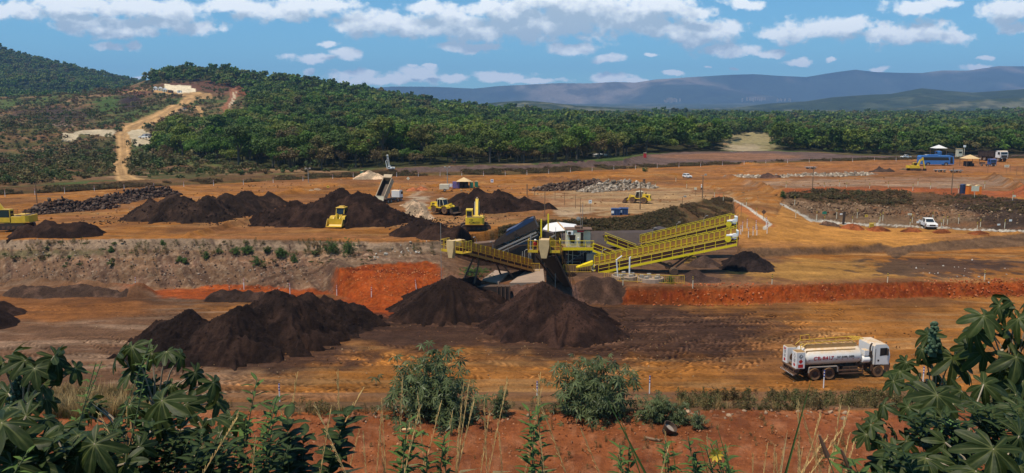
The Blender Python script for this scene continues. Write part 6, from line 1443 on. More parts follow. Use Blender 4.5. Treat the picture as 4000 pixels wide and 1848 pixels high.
# wheeled undercarriage of the nearer one: long braces, twin tyres
gr = 2.15 - t1.z
m = MB(); a = L1 * .60; ax = L1 * .535
for sg in (-1, 1):
    m.beam((L1 * .40, sg * .6, k1 * L1 * .40 - .5), (ax + .6, sg * .9 - .2, gr + .7), .16, .2); m.beam((L1 * .75, sg * .6, k1 * L1 * .75 - .5), (ax + .3, sg * .9 - .2, gr + .65), .16, .2)
m.beam((ax + .4, -1.9, gr + .6), (ax + .4, 3.2, gr + .6), .22, .22); m.build('undercarriage', M_BRN, c1)
for y in (-1.6, 3.0):
    q = MB()
    for o in (-.3, .3): q.lathe([(.2, o - .17), (.50, o - .18), (.54, o - .1), (.54, o + .1), (.50, o + .18), (.2, o + .17)], (ax + .4, y, gr + .52), 'y', 20)
    q.build('wheel', M_RUB, c1, radians(35))
m = MB(); gr2 = 2.3 - t2.z
for sg in (-1, 1):
    m.beam((L2 * .3, sg * .6, k2 * L2 * .3 - .5), (L2 * .45, sg * .8, gr2), .16, .18); m.beam((L2 * .8, sg * .6, k2 * L2 * .8 - .5), (L2 * .5, sg * .8, gr2 + .4), .16, .18)
m.beam((L2 * .47, -1.5, gr2 + .5), (L2 * .47, 1.5, gr2 + .5), .2, .2); m.build('undercarriage', M_BRN, c2)
m = MB(); m.lathe([(.2, -.5), (.5, -.5), (.54, -.4), (.54, -.05), (.5, 0), (.54, .05), (.54, .4), (.5, .5), (.2, .5)], (L2 * .47, -1.9, gr2 + .52), 'y', 20); m.build('wheel', M_RUB, c2, radians(35))
# tail of the near one: pale drum and yellow nose
m = MB(); m.lathe([(.1, -.5), (.42, -.5), (.42, .5), (.1, .5)], (.1, 0, -.2), 'y', 18); m.build('tail_drum', M_CRM, c1)
m = MB(); m.prism([(-2.3, -.1), (-.1, .75), (-.1, .25), (-2.3, -.2)], -.55, .55, 'y'); m.build('loading_chute', M_YELC, c1)
# 2: two short conveyors coming down from the cabin
conveyor('short yellow conveyor with walkway sloping down from the control cabin', wpt(2452, 1000, 110.0), wpt(2318, 950, 111.5), .8, M_YELC, guards=False, walk=(0, 1), cages=False)
conveyor('short yellow conveyor behind, sloping down from beside the cabin', wpt(2505, 972, 115.5), wpt(2362, 918, 115.5), .8, M_YELC, guards=False, walk=(1, 1), cages=False)
# 3: left conveyor over the ore cone, 4: central conveyor
hl = wpt(1772, 968, 95.5); tl = wpt(2068, 1046, 107.5)
c3, rz3, L3, k3 = conveyor('rusty yellow conveyor at left discharging onto the smooth ore cone', tl, hl, 1.0, M_ORY, hood=(.55, .95), legs=((6.5, .5, -1.6), (11.0, .5, 1.8)), lamps=(3, 6.2, 9.5), guardmat=M_YEL, gh=1.2, gstep=.9, wz=.3)
hc = wpt(2126, 968, 93.0); tc_ = wpt(2168, 985, 118.0)
c4_, rz4, L4, k4 = conveyor('rusty yellow conveyor in the centre pointing towards the camera', tc_, hc, 1.15, M_ORY, hood=(.58, 1.0), hoodmat=M_ROOFD, legs=((11.0, .6, -1.0),), ground=1.0, guardmat=M_YEL, wz=.2)
# lattice, rail and black sheet added to imitate the central conveyor's cast shadow
_inv = (Matrix.Translation(tc_) @ Matrix.Rotation(rz4, 4, 'Z')).inverted()
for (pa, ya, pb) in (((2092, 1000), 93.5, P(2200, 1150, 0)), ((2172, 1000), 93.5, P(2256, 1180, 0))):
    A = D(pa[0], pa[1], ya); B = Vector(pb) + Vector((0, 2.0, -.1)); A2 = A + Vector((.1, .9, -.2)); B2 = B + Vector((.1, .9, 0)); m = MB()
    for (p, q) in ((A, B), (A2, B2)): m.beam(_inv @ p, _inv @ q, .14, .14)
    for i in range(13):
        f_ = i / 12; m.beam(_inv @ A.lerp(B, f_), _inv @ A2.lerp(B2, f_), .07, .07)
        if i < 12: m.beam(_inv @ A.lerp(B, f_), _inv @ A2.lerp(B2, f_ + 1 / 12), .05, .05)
    m.build('shadow_lattice', M_BRN, c4_)
    if pa[0] > 2150: m = MB(); q = [_inv @ (A.lerp(B, i / 6) + Vector((.35, 0, 0))) for i in range(7)]; m.rail(q, .9, 1.2, .03, True, 4); m.build('shadow_rail', M_ORY, c4_)
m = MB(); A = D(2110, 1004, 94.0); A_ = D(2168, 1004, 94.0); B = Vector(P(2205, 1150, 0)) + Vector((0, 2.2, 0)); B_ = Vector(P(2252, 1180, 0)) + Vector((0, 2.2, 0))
m.add([_inv @ v for v in (A, A_, B_, B)] + [_inv @ (v + Vector((0, .15, 0))) for v in (A, A_, B_, B)], [(0, 1, 2, 3), (7, 6, 5, 4), (0, 1, 5, 4), (2, 3, 7, 6)]); m.build('shadow_sheet', M_RUB, c4_)  # black sheet added in place of the conveyor's shadow
# ---- control cabin on its platform ----
base = wpt(2252, 966, 112.0); pz = base.z
r = empty('control_cabin', (base.x, base.y, pz), 0, 'cream control cabin on a yellow railed platform with an air conditioner', 'control cabin')
m = MB(); m.box(-2.3, 2.35, -.9, 2.6, -.12, 0); m.build('platform', M_BRN, r)
m = MB(); m.box(-2.32, 2.37, -.93, -.9, -.3, .12); m.build('kick_plate', M_YELC, r)
m = MB(); m.rail([(-2.3, 1.8, 0), (-2.3, -.88, 0), (2.35, -.88, 0)], 1.05, 1.1, .03, True, 5); m.tube([(-2.3, -.88, .35), (2.35, -.88, .35)], .02, 5); m.build('handrail', M_YELC, r)
for (x, y) in ((-1.6, -.3), (1.8, -.3), (-1.6, 2.2), (1.8, 2.2)):
    m = MB(); m.beam((x, y, -.12), (x, y, 2.2 - pz), .16, .16); m.build('leg', M_BLK, r)
m = MB(); m.beam((-1.6, -.3, 2.4 - pz), (1.8, -.3, -.2), .1, .1); m.beam((-1.6, 2.2, -.2), (1.8, 2.2, 2.4 - pz), .1, .1); m.beam((-2.2, -.6, -.3), (-4.6, -.9, -1.6), .22, .12); m.beam((-4.6, -.9, -1.6), (-4.5, -.9, 2.2 - pz), .14, .14); m.build('brace', M_GRY, r)
m = MB(); m.cbox(-1.45, 1.0, 0, 2.4, 0, 2.45, .03); m.box(1.0, 2.0, .4, 2.4, 0, 2.3); cb = m.build('wall', M_CRM, r)
m = MB(); m.box(-1.6, 2.2, -.1, 2.5, 2.45, 2.55); m.cbox(-.2, .9, .6, 1.7, 2.55, 2.9, .06); m.build('roof', M_BRN, r)
m = MB(); m.add([(-1.1, -.005, 1.75), (-.15, -.005, 1.75), (-.3, -.005, .55), (-.85, -.005, .7)], [(3, 2, 1, 0)]); m.box(.55, .95, -.01, 0, .1, 2.1); m.box(2.0, 2.02, .7, 2.0, .9, 2.0); m.build('window', M_GLS, r)
m = MB(); m.cbox(-1.35, -.5, -.35, -.02, 1.8, 2.35, .03); ac = m.build('air_conditioner', M_WHT, r)
m = MB(); m.cyl((-1.05, -.37, 2.07), (-1.05, -.35, 2.07), .22, n=20); m.build('fan', M_BLK, ac)
m = MB(); m.box(.1, .35, -.2, -.01, 1.0, 1.4); m.build('electrical_box', M_WHT, r)
m = MB(); m.box(.05, 1.0, -.03, -.01, 2.15, 2.4); m.build('sign_board', M_RED, r)
m = MB(); m.cyl((.6, .5, 2.5), (.6, .5, 5.6), .03, n=5); m.cyl((.9, 1.2, 2.5), (.9, 1.2, 6.0), .025, n=5); m.lathe([(.02, -.05), (.3, 0), (.02, .05)], (.25, .5, 4.0), 'y', 14); m.build('antenna', M_GRY, r)
# ---- white canopy behind ----
c = wpt(2186, 900, 117.0); r = empty('canopy', (c.x, c.y, c.z), radians(-6), 'white sheet canopy on posts behind the control cabin', 'canopy')
m = MB(); m.add([(-2.9, -1.2, -.25), (1.0, -1.6, .25), (-.4, 1.8, 1.0), (-1.9, 1.8, .75), (-2.9, -1.2, -.31), (1.0, -1.6, .19), (-.4, 1.8, .94), (-1.9, 1.8, .69)], [(0, 1, 2, 3), (7, 6, 5, 4), (0, 1, 5, 4), (1, 2, 6, 5), (2, 3, 7, 6), (3, 0, 4, 7)])
m.add([(1.05, -1.6, .25), (3.7, -1.3, -.1), (2.3, 1.8, .7), (-.3, 1.8, 1.0), (1.05, -1.6, .19), (3.7, -1.3, -.16), (2.3, 1.8, .64), (-.3, 1.8, .94)], [(0, 1, 2, 3), (7, 6, 5, 4), (0, 1, 5, 4), (1, 2, 6, 5), (2, 3, 7, 6), (3, 0, 4, 7)]); m.build('roof', M_WHT, r)
m = MB(); m.beam((.95, -1.65, .22), (-.4, 1.85, .98), .2, .08); m.build('gutter', M_DRT, r)
for (x, y) in ((-1.8, -1.0), (.5, -1.2), (3.2, -1.0), (-1.5, 1.5), (2.0, 1.5)):
    m = MB(); m.cyl((x, y, .1), (x, y, 2.4 - c.z), .06, n=6); m.build('post', M_GRY, r)
# ---- vibrating screen: sloping dark blue box on a steel frame ----
s0 = wpt(2012, 915, 114.0); r = empty('vibrating_screen', (s0.x, s0.y, 2.3), radians(-4), 'dark blue inclined vibrating screen on a grey steel frame', 'screening machine'); zb = s0.z - 2.3
m = MB(); m.M = Matrix.Translation((0, 0, zb)) @ Matrix.Rotation(radians(-27), 4, 'Y')
m.prism([(-3.2, -.2), (3.4, -.55), (3.6, 1.0), (2.6, 1.3), (-1.0, .75), (-3.1, .35)], -1.3, -1.2, 'y'); m.prism([(-3.2, -.2), (3.4, -.55), (3.6, 1.0), (2.6, 1.3), (-1.0, .75), (-3.1, .35)], 1.2, 1.3, 'y'); sc_ = m.build('side_plate', M_BLK, r); m = MB(); m.M = Matrix.Translation((0, 0, zb)) @ Matrix.Rotation(radians(-27), 4, 'Y'); m.prism([(-1.0, .5), (3.4, .7), (3.6, 1.02), (2.6, 1.32), (-1.0, .78)], -1.32, -1.303, 'y'); m.box(-.8, 3.4, -1.28, 1.28, 1.0, 1.04); m.build('lit_blue_band', M_BLUD, sc_)  # plate painted black for shade, blue strip for its lit upper part
m = MB(); m.M = Matrix.Translation((0, 0, zb)) @ Matrix.Rotation(radians(-27), 4, 'Y'); m.box(-3.2, 3.3, -1.2, 1.2, -.05, .05); m.box(3.3, 3.5, -1.2, 1.2, -.5, 1.0); m.cyl((.2, -1.45, .3), (.2, 1.45, .3), .22, n=14)
for i in range(6): m.box(-3 + i * 1.15, -2.9 + i * 1.15, -1.34, 1.34, -.15, .02)
m.build('deck', M_BLK, r)
m = MB()
for sg in (-1, 1):
    m.M = Matrix.Translation((0, 0, zb)) @ Matrix.Rotation(radians(-27), 4, 'Y'); m.beam((-3.4, sg * 1.5, -.75), (3.0, sg * 1.5, -.95), .12, .22); m.beam((-3.4, sg * 1.5, -1.2), (3.0, sg * 1.5, -1.35), .1, .12)
m.build('support_beam', M_GRY, r)
for (x, z) in ((-3.0, zb - 2.2), (2.3, zb + .3)):
    for sg in (-1, 1):
        m = MB(); m.beam((x, sg * 1.5, 0), (x, sg * 1.5, z), .18, .18); m.build('leg', M_GRY, r)
m = MB(); m.prism([(-6.0, zb - 1.35), (-2.9, zb - 1.0), (-2.9, zb - 1.5), (-5.6, zb - 1.75)], -1.0, 1.0, 'y'); m.build('feed_chute', M_BRN, r)
m = MB(); m.box(-3.2, 3.9, -1.2, 1.2, .1, 2.6); m.prism([(-1.5, 2.2), (3.3, 3.0), (3.6, 2.2)], -1.0, 1.1, 'y'); m.cyl((-2.8, -1.2, .7), (-2.8, 1.2, .7), .4, n=14); m.prism([(-5.4, .7), (-2.4, 2.0), (-2.4, 1.2), (-5.2, .3)], -.9, .9, 'y'); m.build('hopper', M_BLK, r)
# crusher tower with two tall yellow posts
s1 = wpt(2115, 940, 113.0); r = empty('crusher', (s1.x, s1.y, 2.3), 0, 'black crusher tower with two tall bright yellow posts', 'crusher')
m = MB(); m.box(-.9, 1.6, 0, 2.2, 0, 2.6, .1, .1); m.box(-.5, 1.0, .3, 1.8, 2.6, 4.2, .15, .15); m.prism([(-1.2, 3.0), (.2, 4.6), (1.8, 4.2), (1.6, 2.6), (-.9, 2.6)], .2, 2.0, 'y'); m.box(-1.6, -.9, .3, 1.6, .4, 1.6); m.build('body', M_BLK, r)
for x, z0, z1, y in ((-.05, 3.1, 6.3, -.1), (1.0, 3.4, 6.9, 1.2)):
    m = MB(); m.beam((x, y, z0), (x, y, z1), .2, .2); m.build('post', M_YELC, r)
m = MB(); m.cyl((.15, -.2, .8), (.15, -.2, 3.3), .14, n=10); m.cyl((.15, -.2, 2.0), (.15, -.2, 3.0), .19, n=10); m.beam((.2, -.2, 2.9), (1.9, .2, 4.0), .12, .2); m.build('pipe', M_GRY, r)
m = MB(); m.tube([(-2.4, -1.0, 0), (-2.4, -1.0, 1.9), (-2.2, -1.0, 2.1), (.1, -1.0, 2.2)], .06, 6); m.tube([(-1.8, -1.3, -.1), (-1.8, -1.3, 1.6), (-1.6, -1.3, 1.8), (.2, -1.3, 1.85)], .06, 6); m.tube([(-2.7, -.8, 0), (-2.7, -.8, 1.8)], .06, 6); m.build('conduit', M_GRY, r)
# feeder belt and machinery under the cabin
s2 = wpt(2300, 1010, 112.0); r = empty('crusher', (s2.x, s2.y, 2.25), 0, 'white motor housing with dark machinery underneath the control cabin', 'crusher')
m = MB(); m.cbox(-.35, 1.0, -.5, .6, .5, 1.7, .08); m.build('motor_housing', M_CRM, r)
m = MB(); m.box(-2.8, 2.2, .5, 2.6, .1, 1.6); m.box(-.5, 1.2, -.6, .8, 0, .5); m.cyl((-2.0, -.1, .9), (-.8, -.1, .9), .4, n=14); m.box(-3.2, -1.5, .1, .5, 1.6, 1.9); m.build('body', M_BLK, r)
m = MB(); [m.cyl((x, 0, 0), (x, 0, 2.4), .06, n=6) for x in (-2.9, -2.3, -1.2, -.8)]; m.tube([(-3.5, 0, .4), (-1.4, 0, .4), (-1.0, 0, 1.2), (-3.2, 0, 1.5)], .04, 5); m.build('pipe', M_CRM, r)
# concrete pad in front of the plant
a = [P(1990, 1105, 2.32), P(2062, 1052, 2.32), P(2122, 1050, 2.32), P(2128, 1102, 2.32)]; b = [P(1885, 1090, 2.4), P(1935, 1055, 2.4), P(1990, 1062, 2.4), P(1948, 1102, 2.4)]
m = MB()
for q in (a, b):
    m.add([tuple(v) for v in q] + [(v.x, v.y, v.z - .8) for v in q], [(0, 1, 2, 3), (0, 1, 5, 4), (1, 2, 6, 5), (2, 3, 7, 6), (3, 0, 4, 7)])
    o = m.build('concrete_slab', M_CONC); m = MB(); tag(o, 'pale concrete slab beside the central conveyor' if q is a else 'pale concrete slab under the left conveyor legs', 'slab')
# dark retaining blocks under the left conveyor
q = P(1905, 1160, 1.0); r = empty('retaining_wall', (q.x, q.y, 0), 0, 'dark ribbed retaining wall below the left conveyor', 'retaining wall')
m = MB(); m.box(-3.0, 2.8, 0, 1.2, 0, 2.3); w_ = m.build('panel', M_BLK, r)
m = MB(); [m.beam((x, -.05, 0), (x, -.05, 2.4), .14, .14) for x in (1.2, 1.7, 2.2, 2.7, -2.8, -1.2)]; m.build('rib', M_BRN, r)
# liner-covered ramp behind the plant (black tarpaulin berm)
pts_t = [(2190, 925, 125), (2310, 915, 127), (2420, 913, 128), (2520, 912, 129), (2560, 905, 131)]
X = []; m = MB(); prev = None; rows = []
for i, (a_, b_, Y_) in enumerate(pts_t):
    p = D(a_, b_, Y_); g_ = p.copy()
    rows.append([(p.x, p.y - 2.6, p.z - 1.7), (p.x, p.y - 1.4, p.z - .5), (p.x, p.y - .6, p.z + .25), (p.x, p.y + .6, p.z + .45), (p.x, p.y + 2.2, p.z + .1), (p.x, p.y + 3, p.z - 1.2)])
for a_, b_ in zip(rows[:-1], rows[1:]): [m.add([a_[j], b_[j], b_[j + 1], a_[j + 1]], [(0, 1, 2, 3)]) for j in range(5)]
o = m.build('liner_berm', M_TAR, None, radians(60)); tag(o, 'long berm covered with black liner behind the control cabin', 'lined berm')
m = MB(); p = D(2590, 905, 131); m.at(p, (radians(-8), radians(16), radians(-25))); m.box(-1.6, 1.6, -1.2, 1.2, -.2, .1); m.add([(-1.6, -1.2, .12), (1.6, -1.2, .12), (1.2, 1.6, .7), (-1.2, 1.6, .6)], [(0, 1, 2, 3)]); o = m.build('folded_liner', M_TAR); tag(o, 'folded sheet of black liner at the right end of the lined berm', 'liner sheet')
m = MB(); p = D(3985, 838, 152); m.at(p); m.add([(-2.2, 0, 1.0), (-1.0, -.2, 1.6), (2.5, 0, 1.5), (2.6, -1.0, -.6), (.6, -1.2, -1.2), (-.6, -1.3, -1.9), (-1.5, -1.0, -1.1), (-2.0, -.6, -.2), (0, .6, .5)], [(0, 1, 8, 7), (1, 2, 3, 8), (8, 3, 4, 5), (8, 5, 6, 7)]); o = m.build('hanging_liner', M_TAR); tag(o, 'torn black liner hanging at the right edge of the pit wall', 'liner sheet')
# ============================ POSTS, POLES, SIGNS, CABINS =====================
M_BLUS = paint('post_blue', (.02, .06, .35), .5); M_YELS = paint('post_yellow', (.75, .5, .05), .5); M_BLKS = paint('post_black', (.03, .025, .02), .5); M_REDS = paint('post_red', (.45, .03, .03), .5)
def make_post(kind, H=1.5):
    r = empty('marker_post', (0, 0, 0))
    m = MB(); m.cyl((0, 0, -.2), (0, 0, H), .05, n=8); s = m.build('shaft', M_WHT if kind != 'yellow' else M_CRM, r)
    m = MB(); c = {'blue': M_BLUS, 'red': M_REDS, 'yellow': M_BLKS}[kind]
    for k in range(3): z = H - .12 - k * .24; m.cyl((0, 0, z), (0, 0, z + .12), .053, n=8)
    m.build('band', c, s)
    if kind == 'yellow':
        m = MB()
        for k in range(2): z = H - .24 - k * .24; m.cyl((0, 0, z), (0, 0, z + .12), .053, n=8)
        m.build('yellow_band', M_YELS, s)
    return r
PK = {}
def post(kind, p, label, group, tilt=0.0, sc=1.0):
    if kind not in PK: PK[kind] = r = make_post(kind)
    else: r = copy_tree(PK[kind])
    tag(r, label, 'marker post', group); r.location = p; r.rotation_euler = (0, tilt, 0); r.scale = (sc,) * 3
for i, (a, b, lb) in enumerate([(1093, 1570, 'blue and white banded post half hidden by the leafy weed at left'), (2098, 1560, 'blue and white banded post left of the middle castor bush'), (2537, 1536, 'blue and white banded post right of the middle castor bush'), (3217, 1512, 'blue and white banded post in front of the tanker truck wheels'), (3605, 1498, 'blue and white banded post behind the castor plant at right')]):
    post('blue', G(a, b), lb, 'blue banded posts along the near road edge')
for a, b, t in [(138, 1098, 0), (529, 1122, .06), (953, 1128, .02), (1133, 1148, 0), (1316, 1157, 0), (1451, 1165, .02), (1627, 1135, -.1)]:
    post('red', P(a, b, .05) if a < 1200 else G(a, b), 'red and white banded post along the foot of the grey slope and red face', 'red banded posts along the slope foot', t)
for a, b in [(2433, 1124), (2706, 1127), (3015, 1122), (3466, 1113), (3845, 1098)]:
    post('yellow', G(a, b - 3), 'white post with yellow and black bands on top of the long red embankment', 'yellow banded posts on the red embankment')
for a, b in [(2893, 920), (2923, 928), (2941, 925), (2956, 924), (2953, 898), (2918, 893), (2993, 886), (2996, 912), (2900, 905)]:
    post('red', G(a, b), 'red and white banded post beside the road behind the conveyor heads', 'banded posts beside the conveyor heads', 0, 1.15)
for a, b in [(3329, 878), (3432, 882), (3437, 868), (3448, 862), (3554, 890), (3563, 872), (3643, 862), (3676, 893), (3685, 878), (3700, 880), (3816, 903), (3829, 890), (3924, 892), (3220, 878), (3190, 858), (3104, 800), (3108, 852), (3268, 850), (3348, 850), (3744, 872)]:
    post('yellow', G(a, b), 'yellow and black banded post along the drain at the foot of the pit wall', 'banded posts along the drain', 0, 1.15)
for a, b in [(3070, 737), (3219, 742), (3278, 730), (3306, 740), (3396, 744), (3469, 738), (3565, 748), (3585, 725), (3634, 743), (3743, 757), (3845, 738), (3955, 782), (2640, 710), (2682, 735), (2790, 770), (2560, 735), (2825, 790), (2915, 810), (2955, 845)]:
    post('yellow', G(a, b), 'yellow and black banded post along the road through the upper yard', 'banded posts of the upper yard', 0, 1.1)
for i, a in enumerate(np.linspace(1380, 3500, 26)):
    b = float(np.interp(a, [1400, 2020, 2422, 3106, 3416], [693, 685, 662, 636, 628])) + 1
    post('red', G(a, b), 'slim pale post along the far edge of the mine floor', 'slim posts along the far edge', 0, 1.0)
for i, a in enumerate(np.linspace(20, 1300, 12)):
    b = float(np.interp(a, [0, 840, 1400], [766, 724, 696])) + 2
    post('red', G(a, b), 'slim post along the far edge of the mine floor below the scrub hillside', 'slim posts along the far edge on the left', 0, 1.0)
# utility poles: (photo x, foot y, top y, kind)
def pole(a, b, top, label, lamp=0, cross=False, mat=None, p=None, r0=.11):
    p = p or G(a, b); rr = ray(a, top); h = CZ + rr[2] / rr[1] * p.y - p.z
    r = empty('utility_pole', p, 0, label, 'pole')
    m = MB(); m.tube([(0, 0, -.3), (0, 0, h)], r0, 8, r0 * .75); m.build('shaft', mat or M_WOOD, r)
    if lamp:
        m = MB(); m.beam((-.5, 0, h), (.5, 0, h), .06, .06)
        for s in ((-1, 1) if lamp > 1 else (1,)): m.cbox(s * .5 - .22, s * .5 + .22, -.2, .1, h - .05, h + .28, .04)
        m.build('lamp', M_GRY if lamp < 3 else M_WHT, r)
    if cross: m = MB(); m.beam((-.7, 0, h - .25), (.7, 0, h - .25), .1, .1); m.build('crossarm', M_WOOD, r)
    return r
pole(145, 797, 716, 'dark utility pole at the left edge of the upper yard', cross=True)
pole(1205, 716, 660, 'lighting mast on the yard left of the dump truck', 2, mat=M_GRY)
pole(1748, 741, 655, 'tall lighting mast behind the wide ore pile', 2, mat=M_GRY)
pole(2128, 850, 735, 'thin wooden pole behind the screening plant', mat=M_WOOD, r0=.07)
pole(2500, 820, 712, 'wooden pole standing in front of the wheel loader', 0)
pole(2743, 785, 685, 'wooden pole with lamp at the corner of the scrub slope', 1)
pole(3173, 745, 650, 'wooden pole on the crest of the pit wall, left of the far excavator', 0)
pole(3716, 757, 655, 'wooden pole on the crest of the pit wall below the coach', 0)
pole(1727, 965, 870, 'slim grey mast standing beside the left conveyor head', 0, mat=M_GRY, p=onto(-8.6, 96.0), r0=.035)
pole(2176, 980, 888, 'slim grey mast standing beside the central conveyor head', 0, mat=M_GRY, p=onto(5.3, 96.5), r0=.035)
pole(2665, 798, 770, 'short post with a dark box on the edge of the scrub slope', 1, mat=M_WOOD, r0=.06)
pole(2058, 760, 718, 'bare wooden stake on the far side of the yard', 0, r0=.08)
for k, (a, b, t) in enumerate([(2060, 772, 720), (2088, 765, 725), (2168, 785, 740), (2205, 800, 752), (2248, 812, 762), (2267, 830, 772), (2276, 850, 790), (2864, 840, 780), (2894, 850, 795), (3858, 675, 640), (3945, 675, 640), (3970, 685, 648), (3995, 690, 650), (1880, 855, 828)]):
    r = pole(a, b, t, 'bare wooden fence stake in the upper yard', 0, r0=.05); r['group'] = 'wooden stakes of the upper yard'; r['category'] = 'stake'; r.name = 'stake'
def sign(a, b, top, w, h, mat, label, mark=None, diamond=False, wt=M_WOOD, off=(0, 0, 0), two=False):
    p = G(a, b); rr = ray(a, top); hh = CZ + rr[2] / rr[1] * p.y - p.z
    r = empty('sign', p, 0, label, 'sign'); m = MB(); m.cyl((0, 0, -.2), (0, 0, hh - h * .2), .04, n=6); m.build('post', wt, r)
    m = MB()
    if diamond: m.prism([(0, hh), (w / 2, hh - w / 2), (0, hh - w), (-w / 2, hh - w / 2)], -.07, -.04, 'y')
    else: m.box(-w / 2, w / 2, -.07, -.04, hh - h, hh)
    bd = m.build('panel', mat, r)
    if mark: m = MB(); m.box(-w * .3, w * .3, -.075, -.071, hh - h * .65, hh - h * .35); m.build('marking', mark, bd)
    return r
sign(2982, 857, 818, .9, .9, M_BRN, 'dark diamond road sign beside the descending road', None, True)
sign(2305, 830, 781, .55, .6, M_WHT, 'white sign board on a stake in the pale yard', M_GRY)
sign(3382, 871, 839, .55, .4, M_YELS, 'small yellow sign in a dark frame along the drain', M_BLKS)
sign(3284, 862, 833, .45, .3, M_WHT, 'small white sign at the left of the drain')
sign(3551, 872, 833, .75, .35, M_CRM, 'wide pale sign along the drain left of the pickup', M_GRY)
sign(3584, 880, 864, .5, .35, M_WHT, 'low white sign just left of the white pickup')
sign(3945, 880, 857, .5, .35, M_WHT, 'white sign right of the dark graded face')
sign(3900, 884, 874, .55, .3, M_WHT, 'low white sign near the right edge of the drain')
sign(3218, 870, 826, .8, .5, M_GRN, 'dark green sign at the start of the drain', None)
sign(1595, 725, 690, .9, .9, M_CRM, 'pale diamond sign right of the raised tipper body', None, True)
sign(1282, 745, 725, .6, .5, M_YELS, 'yellow square sign on the yard left of the dump truck', M_BLKS)
sign(1922, 722, 700, .7, .8, M_WHT, 'white and blue sign right of the green toilets', M_BLUS)
sign(3930, 678, 644, 1.3, .7, M_CRM, 'blank cream sign board near the right edge', M_GRY)
sign(2716, 765, 732, .5, .5, M_CRM, 'pale double sign left of the wooden pole with lamp', None)
sign(3806, 775, 727, 1.5, 1.0, M_CRM, 'cream sign board in front of the orange toilets', None, wt=M_CRM)
sign(3960, 782, 762, .6, .4, M_CRM, 'small pale sign on the crest at far right')
def toilet(a, b, mat, label, group=None, rz=0.0):
    r = empty('portable_toilet', G(a, b), rz, label, 'portable toilet', group); r.scale = (.68,) * 3 if mat is M_GRN else (.85,) * 3
    m = MB(); m.box(-.58, .58, -.58, .58, .08, 2.05, .02, .02); bd = m.build('body', mat, r)
    m = MB(); m.box(-.7, .7, -.65, .65, 0, .1); m.build('base', M_BLK, r)
    m = MB(); m.prism([(-.62, 2.05), (-.62, 2.12), (-.3, 2.35), (.3, 2.35), (.62, 2.12), (.62, 2.05)], -.6, .6, 'y'); m.build('roof', M_ROOFD if mat is not M_BLUD else M_BLUD, r)
    m = MB(); m.box(-.42, .42, -.60, -.57, .2, 1.95); [m.box(-.4, .4, -.615, -.60, z, z + .06) for z in (.5, .9, 1.3, 1.7)]; m.box(-.15, .15, -.62, -.6, 1.3, 1.5); m.build('door', mat, r)
toilet(3785, 760, M_ORG, 'orange portable toilet nearer to the blue one', rz=.1); toilet(3819, 762, M_ORG, 'orange portable toilet at the right end of the row', rz=-.2); toilet(3762, 758, M_BLUD, 'small dark blue portable cabin left of the orange toilets')
toilet(1842, 735, M_GRN, 'green portable toilet, left of the two'); toilet(1861, 733, M_GRN, 'green portable toilet, right of the two'); toilet(1414, 688, M_GRN, 'lone green portable toilet near the pale sand heap')
# blue skip containers
for i, (a, b, lb) in enumerate([(2405, 841, 'blue open waste container, left one of the pair on the yard edge'), (2436, 839, 'blue open waste container, right one of the pair on the yard edge')]):
    r = empty('waste_container', G(a, b, .05), radians(-8), lb, 'waste container'); m = MB(); m.box(-.72, .72, -.7, .7, 0, 1.1, -.05, -.05); m.build('body', M_BLUD, r)
    m = MB(); m.box(-.8, .8, -.78, -.72, 1.05, 1.14); m.box(-.8, .8, .72, .78, 1.05, 1.14); m.box(-.8, -.74, -.72, .72, 1.05, 1.14); m.box(.74, .8, -.72, .72, 1.05, 1.14); [m.box(x - .03, x + .03, -.74, -.7, .05, 1.05) for x in (-.6, -.2, .2, .6)]; m.build('rim', M_BLU, r)
    m = MB(); m.box(-.7, .7, -.7, .7, .8, 1.0); m.build('load', M_DRT, r)
    m = MB(); m.box(-.73, -.3, -.745, -.74, .35, .8); m.build('placard', M_WHT, r)
# shelters
def shelter(a, b, w, h, mat, label, gear=True):
    r = empty('shelter', G(a, b), 0, label, 'shelter'); m = MB(); k = w / 2
    m.add([(-k, -k, h), (k, -k, h), (k, k, h), (-k, k, h), (0, 0, h + w * .28)], [(0, 1, 4), (1, 2, 4), (2, 3, 4), (3, 0, 4), (3, 2, 1, 0)]); m.build('roof', mat, r)
    for (x, y) in ((-.9, -.9), (.9, -.9), (.9, .9), (-.9, .9)): m = MB(); m.cyl((x * k, y * k, 0), (x * k, y * k, h), .07, n=6); m.build('post', M_WOOD, r)
    if gear: m = MB(); m.cbox(-k * .7, -k * .1, -.3, .6, 0, 1.2); m.cbox(.1, k * .6, -.4, .5, 0, 1.0); m.cbox(-k * .6, k * .6, .8, 1.2, 0, 1.6); m.build('equipment', M_BLK, r)
shelter(3786, 650, 4.4, 2.5, M_ROOFD, 'tan pyramid-roofed shelter with dark gear underneath at far right')
shelter(3664, 612, 4.6, 3.3, M_WHT, 'white tent roof standing behind the blue coach', False)
shelter(1812, 734, 3.4, 1.6, M_ROOFD, 'small tan shelter left of the green toilets')
r = empty('guard_tower', G(3745, 615), 0, 'small cream cabin between the coach and the tan shelter', 'cabin'); m = MB(); m.box(-.9, .9, -.9, .9, 0, 3.2); m.build('wall', M_CRM, r); m = MB(); m.box(-1, 1, -1, 1, 3.2, 3.35); m.build('roof', M_ROOFD, r); m = MB(); m.box(-.6, .6, -.93, -.9, 1.6, 2.3); m.build('window', M_GLS, r)
r = empty('lamp_mast', G(3765, 612), 0, 'white floodlight on a short mast behind the tan shelter', 'floodlight'); m = MB(); m.cyl((0, 0, 0), (0, 0, 3.8), .1, n=6); m.build('mast', M_CRM, r); m = MB(); m.cbox(-.45, .45, -.2, .2, 3.6, 4.4, .05); m.build('lamp', M_WHT, r)
